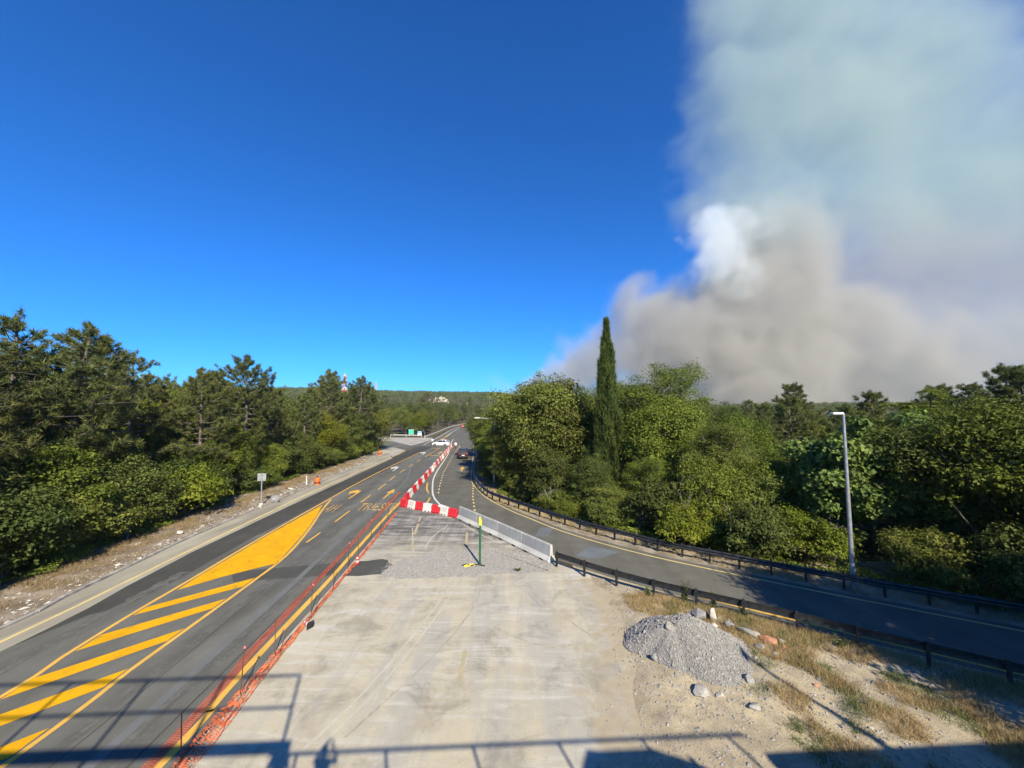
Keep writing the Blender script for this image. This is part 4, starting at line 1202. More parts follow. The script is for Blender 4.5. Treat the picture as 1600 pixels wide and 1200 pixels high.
def person(loc, rz, label, arms, shirt, h=1.76, stride=0.10):
    """One continuous skinned body; colours by region; fingers as short skinned chains."""
    k = h / 1.76
    J = {'pel': (0, 0, 0.96), 'bel': (0, 0.01, 1.10), 'che': (0, 0.0, 1.32), 'nek': (0, 0.0, 1.48), 'hd0': (0, -0.01, 1.56), 'hd1': (0, -0.02, 1.65), 'hd2': (0, -0.01, 1.72)}
    R = {'pel': 0.145, 'bel': 0.135, 'che': 0.165, 'nek': 0.058, 'hd0': 0.070, 'hd1': 0.095, 'hd2': 0.070}
    E_ = [('pel', 'bel'), ('bel', 'che'), ('che', 'nek'), ('nek', 'hd0'), ('hd0', 'hd1'), ('hd1', 'hd2')]
    for s, nm in ((-1, 'l'), (1, 'r')):
        st = stride * s
        J.update({'hip' + nm: (0.095 * s, 0, 0.90), 'kne' + nm: (0.10 * s, -0.03 - st * 0.5, 0.50), 'ank' + nm: (0.105 * s, -st, 0.09), 'toe' + nm: (0.12 * s, -st - 0.17, 0.035)})
        R.update({'hip' + nm: 0.098, 'kne' + nm: 0.062, 'ank' + nm: 0.045, 'toe' + nm: 0.036})
        E_ += [('pel', 'hip' + nm), ('hip' + nm, 'kne' + nm), ('kne' + nm, 'ank' + nm), ('ank' + nm, 'toe' + nm)]
        el, wr, hd = arms[0 if s < 0 else 1]
        J.update({'sho' + nm: (0.19 * s, 0, 1.42), 'elb' + nm: el, 'wri' + nm: wr, 'pal' + nm: hd})
        R.update({'sho' + nm: 0.068, 'elb' + nm: 0.045, 'wri' + nm: 0.030, 'pal' + nm: 0.036})
        E_ += [('che', 'sho' + nm), ('sho' + nm, 'elb' + nm), ('elb' + nm, 'wri' + nm), ('wri' + nm, 'pal' + nm)]
        d = (Vector(hd) - Vector(wr)).normalized()
        sd = d.cross(Vector((0, 1, 0.2))).normalized()
        for fi, (o_, ln) in enumerate(((-0.028, 0.070), (-0.009, 0.082), (0.010, 0.076), (0.028, 0.060))):
            b_ = Vector(hd) + sd * o_ + d * 0.02
            J['f%d%s' % (fi, nm)] = tuple(b_ + d * ln * 0.5); J['g%d%s' % (fi, nm)] = tuple(b_ + d * ln + Vector((0, -0.02, -0.015)))
            R['f%d%s' % (fi, nm)] = 0.0095; R['g%d%s' % (fi, nm)] = 0.008
            E_ += [('pal' + nm, 'f%d%s' % (fi, nm)), ('f%d%s' % (fi, nm), 'g%d%s' % (fi, nm))]
        th = Vector(wr).lerp(Vector(hd), 0.5) - sd * 0.045 + d * 0.02
        J['t' + nm] = tuple(th); R['t' + nm] = 0.011; E_.append(('wri' + nm, 't' + nm))
    names = list(J); idx = {n_: i for i, n_ in enumerate(names)}
    me = bpy.data.meshes.new("body")
    me.from_pydata([tuple(c * k for c in J[n_]) for n_ in names], [(idx[a], idx[b]) for a, b in E_], [])
    o = bpy.data.objects.new("body", me); COL.objects.link(o)
    o.modifiers.new("skin", 'SKIN'); sub = o.modifiers.new("sub", 'SUBSURF'); sub.levels = 2; sub.render_levels = 2
    for n_ in names:
        sv = me.skin_vertices[0].data[idx[n_]]; sv.radius = (R[n_] * k * (1.18 if n_ in ('pel', 'bel', 'che') else 1.0), R[n_] * k * (0.78 if n_ in ('pel', 'bel', 'che') else 1.0)); sv.use_root = (n_ == 'pel')
    dg = bpy.context.evaluated_depsgraph_get()
    bm_ = bpy.data.meshes.new_from_object(o.evaluated_get(dg))
    COL.objects.unlink(o); bpy.data.objects.remove(o)
    bm_.name = "body"
    bm_.materials.clear()
    for m_ in (MAT['skin'], shirt, MAT['trousers_dark'], MAT['black']): bm_.materials.append(m_)
    elb = [Vector(J['elbl']) * k, Vector(J['elbr']) * k]
    shl = [Vector(J['shol']) * k, Vector(J['shor']) * k]
    for p in bm_.polygons:
        z = p.center.z / k
        mi = 0
        if z < 0.07: mi = 3
        elif z < 0.98 and abs(p.center.x) < 0.30 * k and p.center.y < 0.2: mi = 2
        elif z < 1.50 and abs(p.center.x) < 0.20 * k and abs(p.center.y) < 0.22: mi = 1
        else:
            for e_, s_ in zip(elb, shl):
                if (p.center - s_.lerp(e_, 0.35)).length < 0.17 * k: mi = 1
        if z < 0.98 and (p.center - Vector(J['pall']) * k).length < 0.2 or (p.center - Vector(J['palr']) * k).length < 0.2: mi = 0
        p.material_index = mi; p.use_smooth = True
    r = tag(empty("person", loc, rz), label, "person")
    ob("body", bm_, r)
    hm = MB().lathe([(0.02, 0.118), (0.065, 0.105), (0.098, 0.06), (0.106, 0.0), (0.095, -0.04)], n=16)
    q = hm.obj("hair", MAT['hair_dark'], r, smooth='all', loc=(0, 0.012 * k, 1.655 * k)); q.rotation_euler.x = 0.25
    nz = MB(); nz.add([(0, -0.135, 1.63), (-0.014, -0.105, 1.625), (0.014, -0.105, 1.625), (0, -0.105, 1.675)], [(0, 1, 3), (0, 3, 2), (0, 2, 1), (1, 2, 3)])
    nz.v = [tuple(c * k for c in v) for v in nz.v]
    nz.obj("nose", MAT['skin'], r)
    return r


DOWN = [((-0.27, 0.03, 1.14), (-0.28, -0.06, 0.90), (-0.28, -0.08, 0.82)), ((0.27, 0.03, 1.14), (0.28, -0.06, 0.90), (0.28, -0.08, 0.82))]
HIPS = [((-0.36, 0.10, 1.18), (-0.20, -0.05, 1.03), (-0.15, -0.09, 1.0)), ((0.27, 0.03, 1.14), (0.28, -0.10, 0.92), (0.28, -0.14, 0.85))]
PHONE = [((-0.30, -0.16, 1.24), (-0.12, -0.36, 1.46), (-0.06, -0.41, 1.52)), ((0.30, -0.16, 1.26), (0.14, -0.36, 1.48), (0.09, -0.41, 1.54))]
person((-20.3, 98.6, 0), math.radians(200), "person in a white shirt standing behind the bonnet of the white car", DOWN, MAT['shirt_white'])
person((-12.75, 87.6, 0), math.radians(12), "person in white shirt and dark trousers at the far end of the barrier line", HIPS, MAT['shirt_white'], 1.78, 0.14)

# ---------------------------------------------------------------- the overpass under the camera (it throws the shadows in the foreground)
op = tag(empty("overpass", (0, 0, 0), math.radians(2.9)), "overpass with railings whose shadow crosses the foreground", "bridge")
MB().box((0, -4.6, 7.15), (64, 8.4, 0.6)).obj("deck", MAT['concrete'], op, bevel=0.03)
MB().box((21.5, -0.62, 7.91), (22.0, 0.25, 0.92)).obj("parapet", MAT['concrete'], op, bevel=0.02)
MB().tube([(-2.2, -0.36, 8.69), (10.5, -0.36, 8.69)], 0.045, 10).obj("handrail", MAT['galv'], op, smooth=True)
for i in range(6):
    MB().box((-1.5 + i * 2.3, -0.36, 8.06), (0.06, 0.06, 1.22)).obj("post", MAT['galv'], op)
MB().tube([(-1.9, -0.36, 11.04), (-20.0, -0.36, 11.04)], 0.045, 8).obj("handrail", MAT['galv'], op, smooth=True)
MB().tube([(-1.9, -0.36, 9.94), (-20.0, -0.36, 9.94)], 0.040, 8).obj("midrail", MAT['galv'], op, smooth=True)
MB().box((-10.7, -0.36, 8.86), (18.0, 0.06, 0.30)).obj("toe_board", MAT['galv'], op)
for i in range(8):
    MB().box((-1.92 - i * 2.45, -0.36, 9.25), (0.07, 0.07, 3.6)).obj("post", MAT['galv'], op)
for x in (-26, 26):
    MB().box((x, -4.6, 3.4), (1.2, 6.0, 6.9)).obj("pier", MAT['concrete'], op, bevel=0.04)
person((-0.62, -0.80, 7.45), math.pi, "person on the overpass holding up a phone, seen only by the shadow", PHONE, MAT['shirt_blue'], 1.70, 0.05)
person((-1.75, -0.78, 7.45), math.pi, "second person on the overpass, seen only by a shadow beside the toe board", DOWN, MAT['shirt_white'], 1.74, 0.05)
car("parked_car", (7.85, -1.55, 7.45), 0.05, MAT['car_white'], "car parked on the overpass, seen only by its shadow", 4.2, 1.78, 1.77)
street_lamp((14.2, -0.9, 7.45), 5.15, 0.5, -1.5, "lamp on the overpass, seen only by its thin shadow on the dirt")

# ---------------------------------------------------------------- vegetation: prototypes
def unit(v):
    return v / np.maximum(np.linalg.norm(v, axis=-1, keepdims=True), 1e-9)


def leaf_quads(c, tip, nrm, length, width, fold=0.12):
    """One bent rhombus per leaf."""
    tip = unit(tip); side = unit(np.cross(tip, nrm)); nn = unit(np.cross(side, tip))
    l = length[:, None]; w = width[:, None]
    v = np.stack([c - tip * l * 0.5, c + side * w * 0.5 + nn * l * fold, c + tip * l * 0.5, c - side * w * 0.5 + nn * l * fold], 1).reshape(-1, 3)
    f = np.arange(len(c) * 4).reshape(-1, 4)
    return v, f


def blade_tris(b, d, length, width, rg):
    d = unit(d)
    s = unit(np.cross(d, rg.normal(size=d.shape)))
    v = np.stack([b - s * (width / 2)[:, None], b + s * (width / 2)[:, None], b + d * length[:, None]], 1).reshape(-1, 3)
    return v, np.arange(len(b) * 3).reshape(-1, 3)


class Tubes:
    def __init__(self, sides=5): self.V, self.F, self.n = [], [], sides

    def add(self, pts, radii):
        pts = np.asarray(pts, float); n = self.n
        d = np.gradient(pts, axis=0); d = unit(d)
        ref = np.array([0.31, 0.95, 0.05])
        a = unit(np.cross(d, ref)); b = np.cross(d, a)
        t = np.arange(n) * 2 * math.pi / n
        ring = pts[:, None, :] + (a[:, None, :] * np.cos(t)[None, :, None] + b[:, None, :] * np.sin(t)[None, :, None]) * np.asarray(radii)[:, None, None]
        base = sum(len(v) for v in self.V)
        self.V.append(ring.reshape(-1, 3))
        i = np.arange(len(pts) - 1)[:, None] * n; k = np.arange(n)[None, :]; k2 = (k + 1) % n
        self.F.append(np.stack([i + k, i + k2, i + n + k2, i + n + k], -1).reshape(-1, 4) + base)

    def mesh(self, name, mat):
        return mesh_np(name, np.concatenate(self.V), np.concatenate(self.F), mat, True)


def noise_dir(d, seed, f=1.6):
    return np.array([mnoise.noise(Vector((x * f + seed, y * f, z * f))) for x, y, z in d])


def broadleaf(seed, h, r, base, nclump, per, leaf, mat, bark='bark', squash=0.75, clump=0.34, upright=0.0, asp=0.6):
    """Trunk, limbs and twigs carrying leaf clumps; the crown envelope is lumpy and open below."""
    rg = np.random.default_rng(seed)
    cz = base + (h - base) * 0.5; rz = (h - base) * 0.5
    d = unit(rg.normal(size=(nclump * 3, 3)))
    d = d[(d[:, 2] > -0.55) | (rg.random(len(d)) < 0.35)][:nclump]
    env = 0.80 + 0.42 * noise_dir(d, seed * 3.7, 1.5) + 0.22 * noise_dir(d, seed * 1.3 + 9, 3.4)
    rho = rg.uniform(0.35, 1.0, len(d)) ** 0.55
    sprig = rg.random(len(d)) < 0.16
    rho = np.where(sprig, rg.uniform(0.95, 1.14, len(d)), rho)
    taper = 1 - upright * np.clip(d[:, 2], 0, 1)
    C = d * (env * rho)[:, None] * np.array([r, r, rz]) * np.stack([taper, taper, np.ones(len(d))], 1) + np.array([0, 0, cz])
    C[:, 2] = np.maximum(C[:, 2], base * 0.6 + 0.25)
    cr = clump * r * rg.uniform(0.45, 1.2, len(C)) * np.where(sprig, 0.6, 1.0)
    ani = rg.uniform(0.6, 1.45, (len(C), 3))
    # wood
    T = Tubes(6)
    top = base + (h - base) * 0.72
    bend = rg.normal(size=2) * 0.05 * h
    zt = np.linspace(0, top, 7)
    tr = np.stack([bend[0] * (zt / top) ** 2 + 0.03 * np.sin(zt * 1.3 + seed), bend[1] * (zt / top) ** 2, zt], 1); tr[0, 2] = -0.2
    r0 = 0.020 * h + 0.03
    T.add(tr, np.linspace(r0, r0 * 0.3, 7))
    K = max(5, min(9, nclump // 9))
    tips = C[np.argsort(-np.linalg.norm((C - [0, 0, cz]) / [r, r, rz], axis=1))][:nclump // 2]
    tips = tips[rg.permutation(len(tips))[:K]]
    limbs = []
    for p in tips:
        z0 = np.clip(p[2] - np.linalg.norm(p[:2]) * 0.8 - 0.4, base * 0.45, top * 0.95)
        s0 = np.array([np.interp(z0, zt, tr[:, 0]), np.interp(z0, zt, tr[:, 1]), z0])
        t = np.linspace(0, 1, 6)[:, None]
        mid = s0 * 0.45 + p * 0.55 + np.array([0, 0, -0.12 * np.linalg.norm(p - s0)])
        cu = (1 - t) ** 2 * s0 + 2 * t * (1 - t) * mid + t * t * p
        T.add(cu, np.linspace(r0 * 0.42, r0 * 0.10, 6)); limbs.append(cu)
    LP = np.concatenate([l[1:5] for l in limbs] + [tr[3:]])
    for p in C:
        dd = np.linalg.norm(LP - p, axis=1) + np.maximum(0, LP[:, 2] - p[2])
        s0 = LP[np.argmin(dd)]
        if np.linalg.norm(p - s0) < 0.15: continue
        mid = (s0 + p) / 2 + rg.normal(size=3) * 0.08
        T.add(np.stack([s0, mid, p]), [r0 * 0.13, r0 * 0.09, r0 * 0.05])
    # leaves
    n = (per * (cr / cr.mean()) ** 2).astype(int)
    idx = np.repeat(np.arange(len(C)), n)
    N = len(idx)
    u = unit(rg.normal(size=(N, 3)))
    u[:, 2] = np.where(u[:, 2] < -0.2, u[:, 2] * rg.choice([1.0, -1.0], N, p=[0.45, 0.55]), u[:, 2])
    rad = cr[idx] * rg.uniform(0.25, 1.0, N) ** 0.5 * (1 + 0.24 * rg.normal(size=N))
    P = C[idx] + u * rad[:, None] * np.array([1, 1, squash]) * ani[idx]
    nrm = unit(u * 0.8 + np.array([0, 0, 0.6]) + rg.normal(size=(N, 3)) * 0.42)
    tip = unit(np.cross(nrm, rg.normal(size=(N, 3)))) + np.array([0, 0, -0.25])
    L = leaf * rg.uniform(0.5, 1.45, N)
    V, F = leaf_quads(P, tip, nrm, L, L * asp)
    cv = rg.uniform(0.15, 0.75, len(C))
    var = np.clip(cv[idx] + rg.normal(size=N) * 0.22, 0, 1)
    return [("trunk", T.mesh("trunk", MAT[bark])), ("crown", mesh_np("crown", V, F, MAT[mat], False, var))]


def pine(seed, h, r, base, whorls, per, mat='needle', flat=0.6, needle=0.29):
    rg = np.random.default_rng(seed)
    T = Tubes(6)
    zt = np.linspace(-0.2, h * 0.96, 9)
    wob = rg.normal(size=2) * 0.02 * h
    tr = np.stack([wob[0] * np.sin(zt / h * 3 + seed), wob[1] * np.sin(zt / h * 2.4), zt], 1)
    r0 = 0.018 * h + 0.03
    T.add(tr, np.linspace(r0, r0 * 0.22, 9))
    tc, td = [], []
    for i in range(whorls):
        t = i / (whorls - 1)
        z = base + (h * 0.95 - base) * t
        prof = (0.55 + 0.75 * t) if t < 0.45 else (0.90 - 0.62 * ((t - 0.45) / 0.55) ** 1.6)
        nb = rg.integers(4, 7)
        a0 = rg.uniform(0, 6.28)
        for b in range(nb):
            if rg.random() < 0.16: continue
            a = a0 + b * 6.283 / nb + rg.normal() * 0.25
            ln = r * prof * rg.uniform(0.55, 1.12)
            dirv = np.array([math.cos(a), math.sin(a), 0])
            s0 = np.array([np.interp(z, zt, tr[:, 0]), np.interp(z, zt, tr[:, 1]), z])
            rise = (0.10 + 0.5 * t) * ln
            q = np.linspace(0, 1, 5)[:, None]
            cu = s0 + dirv * ln * q + np.array([0, 0, 1]) * (rise * q ** 1.8 - 0.10 * ln * np.sin(q * 3.1))
            T.add(cu, np.linspace(r0 * 0.30 * (1 - 0.6 * t), 0.012, 5))
            side = np.array([-dirv[1], dirv[0], 0])
            nt_ = max(8, int(per * ln / r))
            for k in range(nt_):
                f = rg.uniform(0.30, 1.0) ** 0.7
                p = s0 + dirv * ln * f + np.array([0, 0, rise * f ** 1.8 - 0.10 * ln * math.sin(f * 3.1)])
                o = rg.normal() * 0.30 * ln * (1.15 - f * 0.6)
                p2 = p + side * o + dirv * abs(o) * 0.35 + np.array([0, 0, rg.uniform(-0.02, 0.20) + 0.03])
                if rg.random() < 0.5: T.add(np.stack([p, (p + p2) / 2, p2]), [0.016, 0.012, 0.008])
                tc.append(p2); td.append(unit(dirv * 0.5 + side * np.sign(o) * 0.35 + np.array([0, 0, 0.55]) + rg.normal(size=3) * 0.15))
    for k in range(18):                                     # leader
        tc.append(np.array([tr[-1, 0], tr[-1, 1], h]) + rg.normal(size=3) * np.array([0.18, 0.18, 0.25])); td.append(unit(np.array([rg.normal() * 0.3, rg.normal() * 0.3, 1.0])))
    tc = np.array(tc); td = np.array(td)
    m = 32
    idx = np.repeat(np.arange(len(tc)), m); N = len(idx)
    d = unit(td[idx] * 0.55 + unit(rg.normal(size=(N, 3))) * 0.85)
    b = tc[idx] + td[idx] * rg.uniform(-0.16, 0.10, N)[:, None] + rg.normal(size=(N, 3)) * 0.03
    V, F = blade_tris(b, d, needle * rg.uniform(0.7, 1.25, N), np.full(N, needle * 0.15), rg)
    var = np.clip(rg.uniform(0.1, 0.8, len(tc))[idx] + rg.normal(size=N) * 0.15, 0, 1)
    return [("trunk", T.mesh("trunk", MAT['bark_pine'])), ("crown", mesh_np("crown", V, F, MAT[mat], False, var))]


def cypress(seed, h, r):
    rg = np.random.default_rng(seed)
    T = Tubes(6)
    T.add(np.array([[0, 0, -0.2], [0, 0, h * 0.3], [0.05, 0, h * 0.9]]), [0.24, 0.17, 0.03])
    P, D = [], []

    def spire(cx, cy, z0, h_, r_, n):
        t = rg.random(n) ** 0.85
        prof = np.interp(t, [0, 0.06, 0.25, 0.5, 0.75, 0.92, 1.0], [0.60, 0.95, 1.0, 0.76, 0.40, 0.16, 0.02]) * r_
        a = rg.uniform(0, 6.283, n)
        rib = np.array([mnoise.noise(Vector((math.cos(x) * 2.4 + seed, math.sin(x) * 2.4, tt * 2.2))) for x, tt in zip(a, t)])
        rib2 = np.array([mnoise.noise(Vector((math.cos(x) * 5 + seed, math.sin(x) * 5, tt * 7))) for x, tt in zip(a, t)])
        rr = prof * (0.86 + 0.62 * rib + 0.50 * rib2) * rg.uniform(0.55, 1.0, n) ** 0.4
        p = np.stack([cx + rr * np.cos(a) + 0.05 * np.sin(t * 5), cy + rr * np.sin(a), z0 + t * h_], 1)
        d = np.stack([np.cos(a) * 0.38, np.sin(a) * 0.38, np.ones(n)], 1) + rg.normal(size=(n, 3)) * 0.30
        P.append(p); D.append(d)
    spire(0, 0, 0.5, h - 0.5, r * 0.9, 24000)
    spire(-r * 0.62, -0.15, 2.0, h * 0.76 - 2, r * 0.42, 7000)
    spire(r * 0.5, 0.25, 1.0, h * 0.52, r * 0.55, 6000)
    spire(-r * 0.3, -r * 0.5, 0.8, h * 0.46, r * 0.5, 5000)
    for k in range(120):                                     # flame-like tongues standing off the column
        t = rg.uniform(0.02, 0.86); a = rg.uniform(0, 6.283)
        pr = np.interp(t, [0, 0.06, 0.25, 0.5, 0.75, 0.92, 1.0], [0.60, 0.95, 1.0, 0.76, 0.38, 0.16, 0.02]) * r * rg.uniform(0.85, 1.3)
        spire(pr * math.cos(a), pr * math.sin(a), 0.4 + t * (h - 1.0), rg.uniform(1.0, 2.8), rg.uniform(0.14, 0.30), 200)
    P = np.concatenate(P); D = np.concatenate(D); N = len(P)
    V, F = blade_tris(P, D, rg.uniform(0.25, 0.60, N), np.full(N, 0.065), rg)
    var = np.clip(0.45 + 0.3 * np.sin(P[:, 2] * 1.1 + P[:, 0] * 4) * 0.4 + rg.normal(size=N) * 0.22, 0, 1)
    return [("trunk", T.mesh("trunk", MAT['bark'])), ("crown", mesh_np("crown", V, F, MAT['needle_cypress'], False, var))]


def sumac(seed, h, r, mat):
    """Slender stems ending in rosettes of long feathery compound leaves."""
    rg = np.random.default_rng(seed)
    T = Tubes(5)
    P, TP, NR, L = [], [], [], []
    cs = []
    for s in range(9):
        a = rg.uniform(0, 6.28); rr = r * rg.uniform(0.15, 0.95)
        tip = np.array([math.cos(a) * rr, math.sin(a) * rr, h * rg.uniform(0.62, 1.0)])
        mid = np.array([tip[0] * 0.3, tip[1] * 0.3, tip[2] * 0.55])
        T.add(np.stack([np.array([0, 0, -0.2]), mid, tip]), [0.07, 0.05, 0.025])
        cs.append(tip)
        for k in range(10):
            q = mid + (tip - mid) * rg.uniform(0.2, 0.9) + rg.normal(size=3) * np.array([0.7, 0.7, 0.3]); cs.append(q)
    for c in cs:
        for k in range(13):
            a = rg.uniform(0, 6.283); ln = rg.uniform(0.32, 0.58)
            o = np.array([math.cos(a), math.sin(a), 0])
            for j in range(11):
                f = (j + 1.5) / 12
                p = c + o * ln * f + np.array([0, 0, 0.32 * math.sin(f * 2.6) * ln - 0.15 * f * f])
                sd = np.array([-o[1], o[0], 0])
                for sg_ in (-1, 1):
                    P.append(p + sd * sg_ * 0.09 * (1 - 0.4 * f)); TP.append(sd * sg_ + o * 0.4 + np.array([0, 0, -0.35])); NR.append(np.array([0, 0, 1.0]) + rg.normal(size=3) * 0.25); L.append(0.16 * (1 - 0.35 * f))
    L = np.array(L)
    V, F = leaf_quads(np.array(P), np.array(TP), np.array(NR), L, L * 0.36)
    var = np.clip(rg.normal(size=len(L)) * 0.2 + 0.5, 0, 1)
    return [("trunk", T.mesh("trunk", MAT['bark'])), ("crown", mesh_np("crown", V, F, MAT[mat], False, var))]


PROTO = {
    'olive1': broadleaf(11, 9.0, 3.1, 1.6, 120, 260, 0.15, 'leaf_olive'),
    'olive2': broadleaf(12, 8.0, 2.9, 1.2, 110, 260, 0.14, 'leaf_olive', upright=0.35),
    'green1': broadleaf(21, 9.0, 3.3, 1.4, 130, 250, 0.15, 'leaf_green'),
    'green2': broadleaf(22, 7.5, 3.0, 1.0, 120, 250, 0.14, 'leaf_green', squash=0.55),
    'feather1': broadleaf(31, 7.5, 3.2, 0.8, 150, 260, 0.115, 'leaf_green', squash=0.5, clump=0.27, asp=0.38),
    'feather2': broadleaf(32, 8.0, 2.8, 1.0, 140, 260, 0.115, 'leaf_olive', squash=0.5, clump=0.27, upright=0.3, asp=0.38),
    'dark1': broadleaf(41, 10.0, 3.2, 1.8, 120, 270, 0.15, 'leaf_dark'),
    'dark2': broadleaf(42, 9.0, 3.4, 1.4, 120, 270, 0.15, 'leaf_dark', squash=0.6),
    'bright1': broadleaf(51, 7.5, 2.9, 1.2, 110, 250, 0.14, 'leaf_bright'),
    'broad1': broadleaf(61, 8.4, 3.0, 0.5, 150, 190, 0.25, 'leaf_broad', clump=0.25, asp=0.82),
    'broad2': broadleaf(62, 8.6, 2.7, 0.6, 140, 190, 0.24, 'leaf_broad', clump=0.26, asp=0.82, upright=0.2),
    'bush_green': broadleaf(101, 6.2, 2.7, 0.2, 130, 240, 0.14, 'leaf_green', clump=0.30),
    'bush_olive': broadleaf(102, 5.6, 2.6, 0.2, 125, 240, 0.13, 'leaf_olive', clump=0.29, squash=0.6),
    'bush_dark': broadleaf(103, 6.6, 2.8, 0.2, 130, 250, 0.17, 'leaf_dark', clump=0.30),
    'shrub1': broadleaf(71, 2.6, 1.7, 0.15, 60, 190, 0.13, 'leaf_olive', clump=0.36),
    'shrub2': broadleaf(72, 2.2, 1.8, 0.1, 60, 190, 0.12, 'leaf_green', clump=0.34, squash=0.6),
    'shrub3': broadleaf(73, 3.2, 1.8, 0.15, 66, 200, 0.14, 'leaf_dark', clump=0.34),
    'shrub_bright': broadleaf(74, 2.6, 1.8, 0.15, 60, 200, 0.13, 'leaf_bright', clump=0.34),
    'shrub_rust': broadleaf(75, 2.0, 1.3, 0.15, 44, 190, 0.12, 'leaf_rust', clump=0.36),
    'pine1': pine(81, 13.0, 3.9, 2.2, 20, 25),
    'pine2': pine(82, 12.0, 3.6, 3.6, 17, 25),
    'pine3': pine(83, 10.5, 3.1, 1.4, 18, 23),
    'sumac1': sumac(91, 6.5, 1.9, 'leaf_green'),
}


